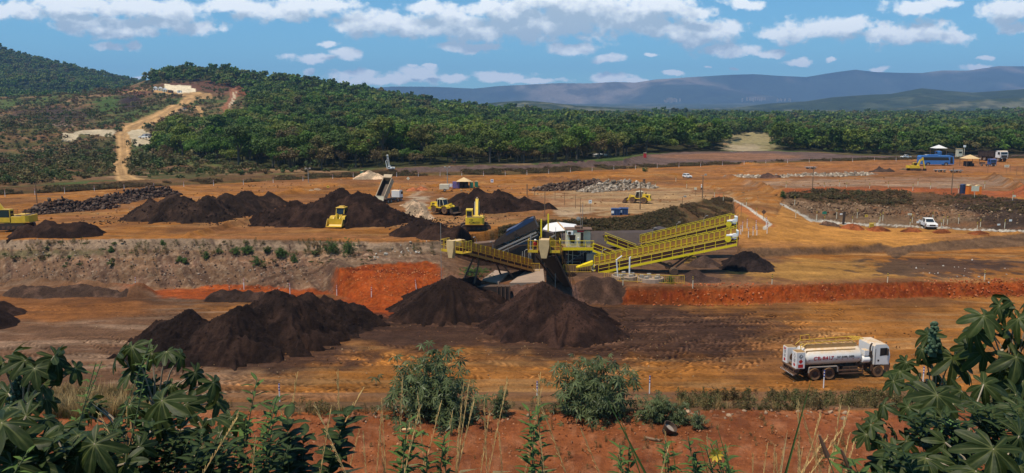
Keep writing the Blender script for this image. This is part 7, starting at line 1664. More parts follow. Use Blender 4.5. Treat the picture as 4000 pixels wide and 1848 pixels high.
# white drill rig at the forest edge
r = empty('drill_rig', G(1528, 666, .1), 0, 'white tracked drill rig with upright mast at the forest edge', 'drill rig')
r.scale = (.5,) * 3; tracks(r, 3.0, 2.0, .4, .45); m = MB(); m.cbox(-.6, 2.2, -.9, .9, .8, 1.8, .15); m.cbox(-1.8, -.4, -.9, .2, .8, 2.2, .1); m.build('body', M_WHT, r)
m = MB(); A = Vector((-.9, -.4, .6)); B = Vector((-1.9, -.4, 8.6))
for o in (-.35, .35): m.beam(A + Vector((o, 0, 0)), B + Vector((o, 0, 0)), .2, .2)
for i in range(9): t_ = i / 8; q = A.lerp(B, t_); m.beam(q + Vector((-.35, 0, 0)), q + Vector((.35, 0, 0)), .15, .15)
m.cbox(B.x - .5, B.x + .5, B.y - .3, B.y + .3, B.z - .3, B.z + .3, .08); m.build('mast', M_WHT, r)
m = MB(); m.beam((-2.2, -.4, .5), (-3.0, -.4, 5.2), .3, .3); m.beam((-3.0, -.4, 5.2), (-2.4, -.4, 6.0), .25, .25); m.beam((.3, -.4, 1.6), (-1.2, -.4, 3.6), .18, .18); m.build('support_arm', M_WHT, r)
m = MB(); m.box(.6, 1.6, -.93, -.9, 1.1, 1.6); m.box(-1.5, -.7, -.93, -.9, 1.3, 2.0); m.build('window', M_GLS, r)
# hillside camp and small buildings
def hut(a, b, w, d, h, roofmat, wallmat, label, gable=.9, rz=0):
    p = G(a, b); p.z = float(hillz(np.array([p.x]), np.array([p.y]))[0]); r = empty('hut', p, rz, label, 'hut'); r.scale = (.42,) * 3; m = MB(); m.box(-w / 2, w / 2, -d / 2, d / 2, -2, h); m.build('wall', wallmat, r)
    m = MB(); m.prism([(-w / 2 - .3, h), (0, h + gable), (w / 2 + .3, h)], -d / 2 - .3, d / 2 + .3, 'y'); m.build('roof', roofmat, r)
    m = MB(); m.box(-w * .15, w * .15, -d / 2 - .03, -d / 2, 0, h * .7); m.build('door', M_GLS, r)
hut(608, 362, 7, 7, 4, M_WHT, M_WHT, 'white tent hut, leftmost of the three on the hilltop camp', 3.5); hut(628, 362, 7, 7, 4, M_WHT, M_CRM, 'white tent hut, middle of the three on the hilltop camp', 3.5); hut(645, 363, 7, 7, 4, M_WHT, M_CRM, 'white tent hut, rightmost of the three on the hilltop camp', 3.5)
hut(667, 364, 9, 6, 4, M_BRN, M_BRN, 'brown shed beside the three white tents on the hilltop'); hut(702, 363, 8, 6, 4, M_GRN, M_WHT, 'green-roofed white shed below the bright slab on the hilltop', .8)
hut(575, 532, 8, 5, 3, M_GRY, M_GRY, 'grey shed on the pale pad right of the hillside road', .3); hut(618, 606, 8, 3, 1.2, M_WHT, M_BRN, 'low flat white roof among the bushes right of the hillside road', .1); hut(722, 432, 5, 4, 2.5, M_BLU, M_GRY, 'blue shed beside the upper bend of the hillside road', .3); hut(741, 428, 5, 4, 3, M_BRN, M_ORG, 'rust-coloured shed at the fork of the hillside road', .3)
hut(342, 530, 5, 4, 2.5, M_GRN, M_BLK, 'dark shed on the pale terrace left of the hillside road', .2)
hut(2345, 612, 12, 6, 2, M_WHT, M_GRY, 'long white roof in a clearing at the forest edge', .6, .3); hut(2712, 578, 12, 6, 2.5, M_WHT, M_GRY, 'low white roof among the trees left of the grassy clearing', .8)
pickup(onto(*G(566, 541).xy), radians(160), 'white vehicle parked by the grey shed on the hillside pad', 1.2)
r = empty('portable_toilet', G(2519, 616), 0, 'red upright cabin on the far red terrace', 'portable toilet'); r.scale = (.5,) * 3; m = MB(); m.box(-.9, .9, -.9, .9, 0, 3.2); m.build('body', M_RED, r); m = MB(); m.box(-1, 1, -1, 1, 3.2, 3.4); m.build('roof', M_CRM, r)
# far villages
RV = random.Random(3); M_VIL = paint('village_wall', (.38, .34, .30), .8)
def far_house(px, py, Y, w, label, grp):
    q = D(px, py, Y); w *= .42; r = empty('house', q, RV.uniform(-.6, .6), label, 'house', grp); m = MB(); m.box(-w / 2, w / 2, -w * .3, w * .3, -w * 2, w * .4); m.build('wall', M_VIL, r); m = MB(); m.prism([(-w / 2 - .5, w * .4), (0, w * .62), (w / 2 + .5, w * .4)], -w * .33, w * .33, 'y'); m.build('roof', M_ROOFD, r)
for k in range(26): far_house(2620 + abs(RV.gauss(0, 1)) * 14 * RV.choice([-1, 1]) , 388 + RV.uniform(-5, 7), 6400, RV.uniform(12, 26), 'white house of the distant village below the blue mountains', 'houses of the distant village')
for k in range(18): far_house(2950 + RV.uniform(-50, 50), 385 + RV.uniform(-2, 3), 6500, RV.uniform(14, 26), 'white house in the row of far houses right of the village', 'houses right of the distant village')
for k in range(9): far_house(3060 + RV.uniform(-35, 35), 388 + RV.uniform(-1, 2), 6300, RV.uniform(10, 22), 'white house behind the dark round hill', 'houses behind the round hill')
# small yard things
def barrier(A, B, label):
    r = empty('fence', A, 0, label, 'fence'); m = MB(); d = B - A; n = max(1, round(d.length / 2.2)); h = Vector((0, 0, 1.15))
    m.tube([h, d + h], .03, 5); m.tube([Vector((0, 0, .2)), d + Vector((0, 0, .2))], .025, 5)
    m.build('rail', M_YEL, r); m = MB()
    for i in range(n * 8 + 1): q = d * (i / (n * 8)); m.cyl(q + Vector((0, 0, .2)), q + h, .012, n=4)
    for i in range(n + 1): q = d * (i / n); m.cyl(q + Vector((0, 0, -.1)), q + h, .035, n=5)
    m.build('bar', M_YEL, r)
barrier(G(2360, 1100), G(2620, 1112), 'yellow railing around the tyre basins, left section'); barrier(G(2620, 1112), G(2672, 1112), 'yellow railing around the tyre basins, right section'); barrier(G(2675, 1032), G(2718, 1034), 'yellow fence below the conveyor near the small ore cones'); barrier(G(2062, 1062), G(2108, 1062), 'yellow railing left of the central conveyor'); barrier(G(2200, 1068), G(2308, 1068), 'yellow railing in front of the cabin machinery'); 
for a, b, lb in [(2440, 1092, 'round concrete basin with white pipes below the long conveyor'), (2540, 1100, 'round concrete basin right of the one with white pipes')]:
    g_ = G(a, b); r = empty('settling_basin', g_, 0, lb, 'basin'); m = MB(); n = 18
    m.lathe([(1.6, 0), (1.75, 0), (1.7, .55), (1.5, .6), (1.45, .3), (.1, .3)], (0, 0, 0), 'z', n); m.build('basin_wall', M_CONC, r); m = MB()
    for k in range(5): a_ = k * 1.26 + .3; m.cbox(cos(a_) * 1.1 - .25, cos(a_) * 1.1 + .25, sin(a_) * 1.1 - .2, sin(a_) * 1.1 + .2, .3, .85, .05)
    m.build('pump', M_GRY, r)
    if a < 2500: m = MB(); m.tube([(-.9, 0, .4), (-1.1, 0, 2.6), (-.8, 0, 2.8), (-.4, 0, 3.1)], .09, 8); m.tube([(.6, 0, .3), (.6, 0, 2.9), (.75, 0, 2.95)], .1, 8); m.build('pipe', M_WHT, r)
r = empty('stand', G(3404, 893), 0, 'yellow painted block and rail beside the drain', 'stand'); m = MB(); m.box(-.35, .35, -.2, .2, 0, .9); m.build('block', M_YELS, r); m = MB(); m.rail([(-.5, -.3, 0), (.5, -.3, 0)], 1.1, 1, .04); m.build('rail', M_YELS, r)
m = MB(); p = G(3294, 874); m.at(p, (0, .05, 0)); m.box(-.2, .2, -.1, .1, -.2, 2.2); tag(m.build('dark_post', M_BLK), 'thick dark leaning slab standing in the drain', 'post')
p = G(2515, 732); m = MB(); m.at(p); m.cyl((0, 0, 0), (0, 0, .3), .9, .7, 14); m.cyl((0, 0, .3), (0, 0, 1.9), .35, .3, 12); tag(m.build('pipe_stub', M_BRN), 'rusty pipe stub on a round base behind the wheel loader', 'pipe')
for a, b, lb in [(3680, 672, 'low grey flatbed trailer left of the pole below the coach'), (3742, 674, 'low grey flatbed trailer right of the pole below the coach'), (3175, 661, 'low grey flatbed trailer near the left pole on the crest')]:
    r = empty('trailer', G(a - 8, b), .05, lb, 'trailer'); m = MB(); m.box(-1.6, 1.6, -.8, .8, .55, .72); m.box(-2.1, -1.6, -.05, .05, .55, .62); m.build('deck', M_GRY, r); [wheel(r, x, y, .3, .2, M_RUB) for x in (-.8, .8) for y in (-.8, .8)]
# towed lighting plant behind the wide pile
r = empty('light_plant', G(1738, 748), 0, 'small yellow-white towed generator at the foot of the lighting mast', 'generator'); m = MB(); m.cbox(-1.2, 1.0, -.7, .7, .5, 1.7, .06); m.build('body', M_CRM, r); [wheel(r, 0, y, .32, .2, M_RUB) for y in (-.75, .75)]
r = empty('water_tank', G(1782, 735), 0, 'purple-grey crate beside the small tan shelter', 'crate'); m = MB(); m.box(-.8, .8, -.6, .6, 0, 1.5); m.build('body', paint('violet_plastic', (.16, .12, .30), .6), r); m = MB(); m.box(-1.7, -.9, -.3, .3, .3, 1.0); m.build('box', M_WHT, r)
# black bucket on the foreground bench
p = G(2600, 1690); r = empty('bucket', p, .4, 'black rubber bucket lying tipped on the red bench by the castor plants', 'bucket', rot=(.5, .35, .4)); r.scale = (1.5,) * 3
m = MB(); m.lathe([(.16, 0), (.26, .34), (.28, .34), (.28, .37), (.25, .37), (.22, .2), (.1, .05)], (0, 0, 0), 'z', 24); m.build('shell', M_BLK, r, radians(35)); m = MB(); m.lathe([(.02, .22), (.22, .22), (.22, .24), (.02, .24)], (0, 0, 0), 'z', 20); m.build('mud', M_GRY, r)
m = MB(); m.at(G(2550, 1720, .03), (0, 0, -.5)); m.box(-.45, .45, -.1, .1, 0, .06); tag(m.build('wooden_board', M_WOOD), 'short weathered board lying on the red bench near the bucket', 'board')
m = MB(); m.at(G(1590, 1682, .03), (0, 0, .2)); m.box(-.3, .3, -.12, .12, 0, .08); tag(m.build('wooden_board', M_ROOFD), 'small pale board on the red bench below the left castor bush', 'board')
# ---- people ----
def person(a, b, label, shirt, trousers, helmet, stride=.28, rz=0.0, sc=1.0, red=None, p=None):
    p = p or G(a, b); r = empty('person', p, rz, label, 'person'); r.scale = (sc,) * 3
    J = {'pel': (0, 0, .95), 'ch': (.02, 0, 1.28), 'nk': (.03, 0, 1.5), 'hd': (.05, 0, 1.62), 'top': (.05, 0, 1.74), 'hl': (0, .1, .92), 'kl': (stride * .55, .1, .52), 'al': (stride * .3, .1, .1), 'tl': (stride * .3 + .2, .11, .04), 'hr': (0, -.1, .92), 'kr': (-stride * .2, -.1, .5), 'ar': (-stride, -.1, .13), 'tr': (-stride + .18, -.11, .04),
         'sl': (.02, .2, 1.42), 'el': (-.1, .27, 1.15), 'wl': (.08, .27, .93), 'fl': (.13, .26, .85), 'sr': (.02, -.2, 1.42), 'er': (.02, -.27, 1.14), 'wr': (.2, -.24, .96), 'fr': (.27, -.23, .9)}
    E_ = [('pel', 'ch'), ('ch', 'nk'), ('nk', 'hd'), ('hd', 'top'), ('pel', 'hl'), ('hl', 'kl'), ('kl', 'al'), ('al', 'tl'), ('pel', 'hr'), ('hr', 'kr'), ('kr', 'ar'), ('ar', 'tr'), ('nk', 'sl'), ('sl', 'el'), ('el', 'wl'), ('wl', 'fl'), ('nk', 'sr'), ('sr', 'er'), ('er', 'wr'), ('wr', 'fr')]
    R_ = {'pel': .15, 'ch': .16, 'nk': .07, 'hd': .1, 'top': .09, 'hl': .1, 'hr': .1, 'kl': .065, 'kr': .065, 'al': .045, 'ar': .045, 'tl': .04, 'tr': .04, 'sl': .075, 'sr': .075, 'el': .05, 'er': .05, 'wl': .035, 'wr': .035, 'fl': .035, 'fr': .035}
    ks = list(J); me = bpy.data.meshes.new('body'); me.from_pydata([J[k] for k in ks], [(ks.index(a_), ks.index(b_)) for a_, b_ in E_], []); o = bpy.data.objects.new('body', me); COL.objects.link(o); o.parent = r
    md = o.modifiers.new('skin', 'SKIN'); 
    for i, k in enumerate(ks): me.skin_vertices[0].data[i].radius = (R_[k], R_[k] * (1.15 if k in ('pel', 'ch') else 1)); me.skin_vertices[0].data[i].use_root = (k == 'pel')
    o.modifiers.new('sub', 'SUBSURF').levels = 1; o.modifiers['sub'].render_levels = 1
    mt, t_, b_ = nt('work_clothes'); g = N(t_, 'ShaderNodeTexCoord'); s_ = N(t_, 'ShaderNodeSeparateXYZ'); t_.links.new(g.outputs['Object'], s_.inputs[0]); cr = N(t_, 'ShaderNodeValToRGB'); t_.links.new(s_.outputs['Z'], cr.inputs[0]); e = cr.color_ramp; e.interpolation = 'CONSTANT'
    e.elements[0].color = (.05, .03, .02, 1); e.elements[1].position = .06; e.elements[1].color = c4(trousers); x = e.elements.new(.49); x.color = c4(shirt); x = e.elements.new(.755); x.color = (.30, .16, .10, 1)
    mr = N(t_, 'ShaderNodeMath', operation='DIVIDE'); mr.inputs[1].default_value = 2.0; t_.links.new(s_.outputs['Z'], mr.inputs[0]); t_.links.new(mr.outputs[0], cr.inputs[0]); t_.links.new(cr.outputs[0], b_.inputs['Base Color']); b_.inputs['Roughness'].default_value = .9; me.materials.append(mt)
    m = MB(); m.lathe([(.165, 1.69), (.15, 1.71), (.135, 1.78), (.09, 1.84), (.02, 1.86)], (.055, 0, 0), 'z', 14); m.build('helmet', helmet, r, radians(60))
person(2740, 748, 'person in white shirt and helmet with dark trousers walking beside the wooden pole with lamp', (.7, .68, .62), (.05, .035, .03), M_WHT, .3, radians(150), .82)
person(2238, 965, 'person in pale work clothes standing on the control cabin platform', (.55, .38, .22), (.30, .2, .12), M_CRM, .05, radians(-60), .95, p=D(2262, 966, 112.6))
person(2092, 995, 'person in red shirt standing by the platform cage of the central conveyor', (.5, .04, .03), (.06, .04, .04), M_WHT, .05, radians(-70), .95, p=D(2090, 992, 93.2))
# ============================ FOREGROUND PLANTS ===============================
def plantmat(name, c0, c1, vein, rough=.38, trans=.22, spec=.45, stemlike=False):
    m, t, b = nt(name); L = t.links.new
    at = N(t, 'ShaderNodeAttribute', attribute_name='Col'); sp_ = N(t, 'ShaderNodeSeparateColor'); L(at.outputs['Color'], sp_.inputs[0])
    mx = N(t, 'ShaderNodeMix', data_type='RGBA'); L(sp_.outputs['Green'], mx.inputs['Factor']); mx.inputs['A'].default_value = c4(c0); mx.inputs['B'].default_value = c4(c1)
    ge = N(t, 'ShaderNodeNewGeometry'); no = N(t, 'ShaderNodeTexNoise', inp={'Scale': 22.0, 'Detail': 5.0}); L(ge.outputs['Position'], no.inputs['Vector'])
    mr = N(t, 'ShaderNodeMapRange', inp={'From Min': .3, 'From Max': .7, 'To Min': .78, 'To Max': 1.2}); L(no.outputs['Fac'], mr.inputs['Value'])
    sc = N(t, 'ShaderNodeVectorMath', operation='SCALE'); L(mx.outputs['Result'], sc.inputs[0]); L(mr.outputs['Result'], sc.inputs['Scale'])
    mv = N(t, 'ShaderNodeMix', data_type='RGBA'); L(sp_.outputs['Red'], mv.inputs['Factor']); L(sc.outputs['Vector'], mv.inputs['A']); mv.inputs['B'].default_value = c4(vein)
    L(mv.outputs['Result'], b.inputs['Base Color']); b.inputs['Roughness'].default_value = rough; b.inputs['Specular IOR Level'].default_value = spec
    bp = N(t, 'ShaderNodeBump', inp={'Strength': .35, 'Distance': .01}); L(no.outputs['Fac'], bp.inputs['Height']); L(bp.outputs[0], b.inputs['Normal'])
    tr = N(t, 'ShaderNodeBsdfTranslucent'); L(mv.outputs['Result'], tr.inputs['Color']); ms = N(t, 'ShaderNodeMixShader', inp={'Fac': trans}); L(b.outputs[0], ms.inputs[1]); L(tr.outputs[0], ms.inputs[2]); L(ms.outputs[0], t.nodes['Material Output'].inputs['Surface'])
    return m
M_CAS = plantmat('castor_leaf', (.012, .024, .004), (.045, .066, .014), (.15, .16, .05), trans=.35, rough=.5, spec=.22)
M_CASY = plantmat('young_castor_leaf', (.05, .12, .03), (.12, .24, .06), (.25, .3, .12), rough=.5, spec=.25)
M_HERB = plantmat('herb_leaf', (.022, .042, .010), (.085, .14, .025), (.12, .18, .05), rough=.65, spec=.15)
M_HERBD = plantmat('dark_herb_leaf', (.010, .020, .005), (.035, .055, .013), (.07, .10, .03), rough=.6, spec=.15)
M_STEM = paint('green_stem', (.14, .16, .07), .6, var=.25, scale=5); M_STEMR = paint('pale_stem', (.34, .27, .18), .7, var=.25, scale=5)
M_STRAW = plantmat('straw', (.9, .64, .28), (.9, .64, .28), (.9, .64, .28), rough=.8, trans=.4, spec=.1); M_BLADE = paint('grass_blade', (.07, .13, .03), .5, var=.3, scale=2); M_POD = paint('castor_pods', (.05, .09, .045), .7, var=.3, scale=8)
class Leaves:
    def __init__(s): s.co = []; s.q = []; s.col = []; s.n = 0
    def palm(s, M, R, nl=8, na=112, nr=6, droop=.5, seed=0, tone=.5, cup=.12):
        rg = np.random.default_rng(seed); th = np.linspace(0, 2 * pi, na, endpoint=False)
        span = radians(295); a = np.linspace(-span / 2, span / 2, nl) + rg.normal(size=nl) * .05; Ls = (.62 + .38 * np.cos(a * .55)) * rg.uniform(.9, 1.08, nl)
        d = (th[:, None] - a[None] + pi) % (2 * pi) - pi; hw = span / (nl - 1) * .66
        k = np.abs(d) / hw; prof = Ls[None] * np.clip(1 - k ** 1.45 * .76, .0, 1); i = prof.argmax(1); r = prof.max(1); kk = k[np.arange(na), i]
        gap = np.abs((th - pi + pi) % (2 * pi) - pi) < radians(20)
        r = np.maximum(r, .27) * (1 + .13 * (((th * 30 + seed) % 1.0) - .5) * (kk > .10)); r = np.where(gap, .10, r)
        rings = np.linspace(0, 1, nr + 1)[1:] ** .85; rr = rings[:, None] * r[None]
        x = rr * np.sin(th)[None]; y = rr * np.cos(th)[None]
        crease = -.10 * (1 - np.clip(kk, 0, 1))[None] * np.clip(rr * 2, 0, 1) * (1 - .5 * rings[:, None])
        z = -droop * rr ** 2 * (1 + .35 * rg.normal(size=nl)[i])[None] + crease + cup * rr + .03 * np.sin(th * 5 + seed)[None] * rr
        # lobes curl downward at their ends
        P3 = np.stack([x, y, z], -1).reshape(-1, 3) * R; P3 = np.vstack([[0, 0, 0], P3])
        Mn = np.array(M.to_3x3()); tr = np.array(M.translation); P3 = P3 @ Mn.T + tr
        ring0 = np.arange(na) + 1; b = s.n
        for j in range(na): s.q.append((b, b + ring0[j], b + ring0[(j + 1) % na], b))
        for k_ in range(nr - 1):
            o0 = 1 + k_ * na; o1 = o0 + na
            jn = (np.arange(na) + 1) % na
            s.q += [tuple(t) for t in np.stack([b + o0 + np.arange(na), b + o1 + np.arange(na), b + o1 + jn, b + o0 + jn], 1).tolist()]
        vein = np.clip(1 - kk * 7, 0, 1)[None] * np.clip(1.15 - rings[:, None], 0, 1) + 0 * rr
        side = (np.abs(np.sin(rr * 26 + kk[None] * 3)) > .93) * .18
        c = np.zeros((na * nr + 1, 3), np.float32); c[0] = (1, tone, 0); c[1:, 0] = np.clip(vein + side, 0, .8).ravel(); c[1:, 1] = np.clip(tone + .25 * (rings[:, None] * 0 + np.sin(th * 3)[None] * .4), 0, 1).ravel()
        s.co.append(P3); s.col.append(c); s.n += len(P3)
    def lowpalm(s, M, R, nl=7, tone=.5, seed=0):
        rg = np.random.default_rng(seed); P_ = [(0, 0, 0)]; c = [(.5, tone, 0)]; Q = []
        for a in np.linspace(-2.4, 2.4, nl):
            L_ = (.62 + .38 * cos(a * .55)) * rg.uniform(.85, 1.1); b0 = len(P_)
            P_ += [(sin(a - .28) * L_ * .5, cos(a - .28) * L_ * .5, -.12), (sin(a) * L_, cos(a) * L_, -.35 - .2 * rg.random()), (sin(a + .28) * L_ * .5, cos(a + .28) * L_ * .5, -.12)]
            c += [(0, tone, 0)] * 3; Q.append((0, b0, b0 + 1, b0 + 2))
        P3 = np.array(P_) * R @ np.array(M.to_3x3()).T + np.array(M.translation); b = s.n
        s.q += [tuple(b + i for i in q) for q in Q]; s.co.append(P3); s.col.append(np.array(c, np.float32)); s.n += len(P3)
    def lance(s, M, L_, w, tone=.5, bend=.3):
        ys = [0, .25, .55, .8, 1.0]; ws = [.15, .9, 1.0, .6, .03]; P_ = []; c = []
        for y, w_ in zip(ys, ws):
            z = -bend * y * y; P_ += [(-w_ * w / 2, y * L_, z * L_ + w_ * w * .12), (0, y * L_, z * L_), (w_ * w / 2, y * L_, z * L_ + w_ * w * .12)]; c += [(0, tone, 0), (.6, tone, 0), (0, tone, 0)]
        P3 = np.array(P_) @ np.array(M.to_3x3()).T + np.array(M.translation); b = s.n
        for k in range(4):
            o = b + k * 3; s.q += [(o, o + 1, o + 4, o + 3), (o + 1, o + 2, o + 5, o + 4)]
        s.co.append(P3); s.col.append(np.array(c, np.float32)); s.n += len(P3)
    def build(s, name, mat, parent=None, smooth=True):
        co = np.concatenate(s.co).astype(np.float32); cl = np.concatenate(s.col)
        fs = [q if q[3] != q[0] else q[:3] for q in s.q]
        me = bpy.data.meshes.new(name); me.from_pydata(co.tolist(), [], fs); me.update()
        if smooth: me.polygons.foreach_set('use_smooth', [True] * len(me.polygons))
        c4_ = np.ones((len(co), 4), np.float32); c4_[:, :3] = cl; a = me.attributes.new('Col', 'FLOAT_COLOR', 'POINT'); a.data.foreach_set('color', c4_.ravel())
        me.materials.append(mat); o = bpy.data.objects.new(name, me); COL.objects.link(o); o.parent = parent; return o
def frame(pos, nrm, tipdir):
    z = Vector(nrm).normalized(); y = Vector(tipdir); y = (y - z * y.dot(z)); y = y.normalized() if y.length > 1e-4 else z.orthogonal().normalized(); x = y.cross(z)
    return Matrix(((x.x, y.x, z.x, pos[0]), (x.y, y.y, z.y, pos[1]), (x.z, y.z, z.z, pos[2]), (0, 0, 0, 1)))
def castor(label, root, leaves, pods=(), seed=0, young=()):
    """root: (px, Y) of the stem foot; leaves: (px, py, radius px, Y, facing) seen positions of the leaf hubs"""
    rg = random.Random(seed); x0 = (root[0] - 2000) / F * (root[1] * CP + 3) ; g = onto(x0, root[1])
    r = empty('castor_plant', (g.x, g.y, g.z), 0, label, 'castor plant'); L_ = Leaves(); Y_ = Leaves(); st = MB(); pt = MB()
    hubs = [(D(a, b, Y), rp, fc) for a, b, rp, Y, fc in leaves]
    top = max(h[0].z for h in hubs); mx_ = sum(h[0].x for h in hubs) / len(hubs); my_ = sum(h[0].y for h in hubs) / len(hubs)
    spine = [Vector((0, 0, -.2)), Vector(((mx_ - g.x) * .5, (my_ - g.y) * .5, (top - g.z) * .45)), Vector((mx_ - g.x, my_ - g.y, (top - g.z) * .88))]
    st.tube(spine, .035, 8, .018)
    for i, (h, rp, fc) in enumerate(hubs):
        R = rp * (h.y * CP + 2) / F; loc = h - g; out = Vector((h.x - mx_, h.y - my_, 0)) + Vector((rg.uniform(-.1, .1), rg.uniform(-.1, .1), 0)); out = out.normalized() if out.length > .01 else Vector((1, 0, 0))
        if fc == 'c': n = Vector((rg.uniform(-.25, .25), -.75, .7)); tip = Vector((rg.uniform(-.5, .5), -.3, -.8))      # faces the viewer
        elif fc == 'u': n = Vector((rg.uniform(-.3, .3), -.35, 1.0)); tip = out + Vector((0, -.3, -.2))
        elif fc == 'l': n = Vector((-.8, -.3, .6)); tip = Vector((-.6, 0, -.9))
        elif fc == 'r': n = Vector((.8, -.3, .6)); tip = Vector((.6, 0, -.9))
        else: n = Vector((rg.uniform(-.6, .6), rg.uniform(-.9, .1), .55)); tip = out + Vector((0, 0, -.9))
        (Y_ if i in young else L_).palm(frame(loc, n, tip), R * rg.uniform(.80, 1.0), rg.choice((7, 8, 8, 9)), 190, 5, rg.uniform(.35, .8), seed * 100 + i, rg.uniform(.2, .95))
        # petiole
        f_ = max(.15, min(.92, (loc.z + .1) / max(.3, spine[2].z) - .12)); b = spine[0].lerp(spine[1], f_ * 2) if f_ < .5 else spine[1].lerp(spine[2], (f_ - .5) * 2)
        if (b - loc).length > .75: b = loc.lerp(b, .75 / (b - loc).length) + Vector((0, 0, -.12)); st.tube([b, b.lerp(spine[1], .6) + Vector((0, 0, -.3))], .014, 6)
        pt.tube([b, b.lerp(loc, .6) + Vector((0, 0, .05)), loc], .008, 5, .006)
    L_.build('foliage', M_CAS, r); st.build('stem', M_STEMR, r, radians(60)); pt.build('petiole', M_STEMR, r, radians(60))
    if Y_.n: Y_.build('young_leaf', M_CASY, r)
    for (a, b, w_, h_, Y) in pods:
        q = MB(); c = D(a, b, Y) - g; k = (Y * CP + 2) / F; q.cyl(c - Vector((0, 0, h_ * k * .6)), c + Vector((0, 0, h_ * k * .5)), w_ * k * .28, w_ * k * .1, 8)
        for i in range(int(70)):
            u = rg.random(); ang = rg.uniform(0, 6.28); rr = w_ * k / 2 * (1 - u * .75) * rg.uniform(.5, 1); o = c + Vector((cos(ang) * rr, sin(ang) * rr, (u - .5) * h_ * k))
            q.at(o, (rg.uniform(0, 3), rg.uniform(0, 3), 0), .017 * rg.uniform(.8, 1.3)); q.lathe([(.3, -1), (1, -.5), (1.05, .4), (.4, 1)], (0, 0, 0), 'z', 6)
        q.build('seed_pod', M_POD, r)
    return r
def cr(ox, oy, k, rows, Y): return [(ox + a / k, oy + b / k, rp / k, Y + dy, fc) for a, b, rp, dy, fc in rows]
# right-hand clump
castor('tall castor plant with seed spike, left edge of the right foreground clump', (3560, 8.0), cr(3000, 1100, 1.591, [(1150, 470, 165, 0, 'c'), (1000, 330, 110, .2, 'l'), (1060, 350, 110, .2, 'r'), (960, 420, 90, .1, 'l'), (860, 500, 85, 0, 'd'), (820, 560, 100, 0, 'l'), (780, 620, 90, -.1, 'l'), (1040, 560, 120, .3, 'd'), (930, 640, 130, .3, 'l'), (1240, 560, 100, .2, 'r'), (1090, 640, 100, .3, 'd')], 7.6), pods=[(3000 + 1028 / 1.591, 1100 + 350 / 1.591, 50, 100, 7.6)], seed=1)
castor('castor plant with broad pale-veined leaves in the middle of the right clump', (3680, 6.6), cr(3000, 1100, 1.591, [(1050, 705, 155, 0, 'c'), (870, 780, 95, 0, 'l'), (960, 840, 110, .1, 'd'), (1290, 760, 135, 0, 'u'), (1080, 850, 140, -.2, 'c'), (1180, 900, 100, -.3, 'c'), (1390, 830, 150, -.2, 'c'), (1560, 780, 130, -.1, 'c'), (1340, 640, 120, .3, 'd'), (1150, 760, 120, .3, 'd'), (720, 770, 85, .1, 'l'), (1240, 980, 130, -.3, 'd')], 6.4), seed=2, young=(5,))
castor('castor plant reaching highest at the right edge of the photo', (3920, 7.6), cr(3000, 1100, 1.591, [(1340, 215, 135, 0, 'c'), (1440, 150, 110, .2, 'l'), (1510, 120, 120, .2, 'r'), (1560, 230, 120, 0, 'd'), (1290, 300, 120, .1, 'l'), (1400, 330, 130, .3, 'd'), (1500, 310, 120, .1, 'r'), (1340, 440, 120, .1, 'd'), (1540, 470, 150, -.1, 'c'), (1440, 560, 130, .1, 'd'), (1580, 620, 150, -.1, 'c'), (1450, 680, 130, .1, 'd'), (1240, 400, 100, .3, 'd'), (1600, 380, 120, .1, 'd'), (1650, 120, 140, .1, 'd')], 7.2), seed=3)
castor('castor plant with the largest star-shaped leaf in the bottom right corner', (3780, 5.0), cr(3000, 1100, 1.591, [(1400, 1040, 235, 0, 'c'), (980, 1100, 180, .1, 'u'), (1180, 1140, 170, .1, 'd'), (1560, 960, 160, .2, 'd'), (1560, 1150, 190, 0, 'c'), (1290, 1180, 190, -.1, 'u'), (1100, 1000, 120, .3, 'd')], 4.8), seed=4)
castor('small castor plant at the lower left of the right foreground clump', (3440, 6.8), cr(3000, 1100, 1.591, [(640, 890, 95, 0, 'l'), (610, 950, 90, 0, 'd'), (690, 850, 80, .2, 'u'), (800, 1060, 125, -.2, 'c'), (720, 1010, 90, .1, 'd'), (860, 990, 100, 0, 'd'), (780, 920, 80, .2, 'r'), (700, 1120, 110, 0, 'd'), (880, 1130, 110, 0, 'd')], 6.4), seed=5)
# left-hand clumps
castor('castor plant with drooping leaves at the left edge of the photo', (100, 6.4), cr(0, 1200, 1.836, [(390, 350, 150, 0, 'l'), (400, 360, 150, .05, 'r'), (540, 440, 110, .1, 'r'), (180, 380, 130, 0, 'd'), (90, 330, 120, .1, 'l'), (20, 400, 130, 0, 'd'), (250, 440, 120, -.1, 'c'), (310, 560, 130, 0, 'd'), (210, 560, 110, .1, 'd'), (330, 660, 120, .1, 'r'), (60, 620, 120, .2, 'd')], 6.0), pods=[(70, 1530, 70, 90, 6.1)], seed=6)
castor('low castor plant with the large broad leaf in the bottom left corner', (40, 4.6), cr(0, 1200, 1.836, [(15, 830, 290, 0, 'u'), (190, 780, 150, .2, 'd'), (120, 1000, 190, 0, 'd'), (300, 960, 150, .1, 'd'), (90, 1130, 170, -.1, 'c'), (260, 1120, 150, 0, 'd'), (-60, 980, 190, 0, 'd')], 4.4), seed=7)
castor('tall castor plant with seed cluster, between the left edge and the leafy weed', (560, 7.2), cr(0, 1200, 1.836, [(950, 285, 135, 0, 'c'), (850, 330, 130, 0, 'l'), (1195, 320, 125, -.1, 'u'), (1090, 330, 100, .2, 'd'), (1290, 340, 110, .1, 'r'), (980, 420, 110, .1, 'd'), (930, 480, 100, .2, 'd'), (1400, 470, 120, .1, 'r'), (1530, 540, 140, 0, 'r'), (1480, 620, 130, .2, 'd'), (1230, 560, 110, .1, 'c'), (1560, 680, 130, .1, 'r'), (1100, 560, 110, .2, 'd')], 6.8), pods=[(557, 1485, 60, 90, 6.9)], seed=8)
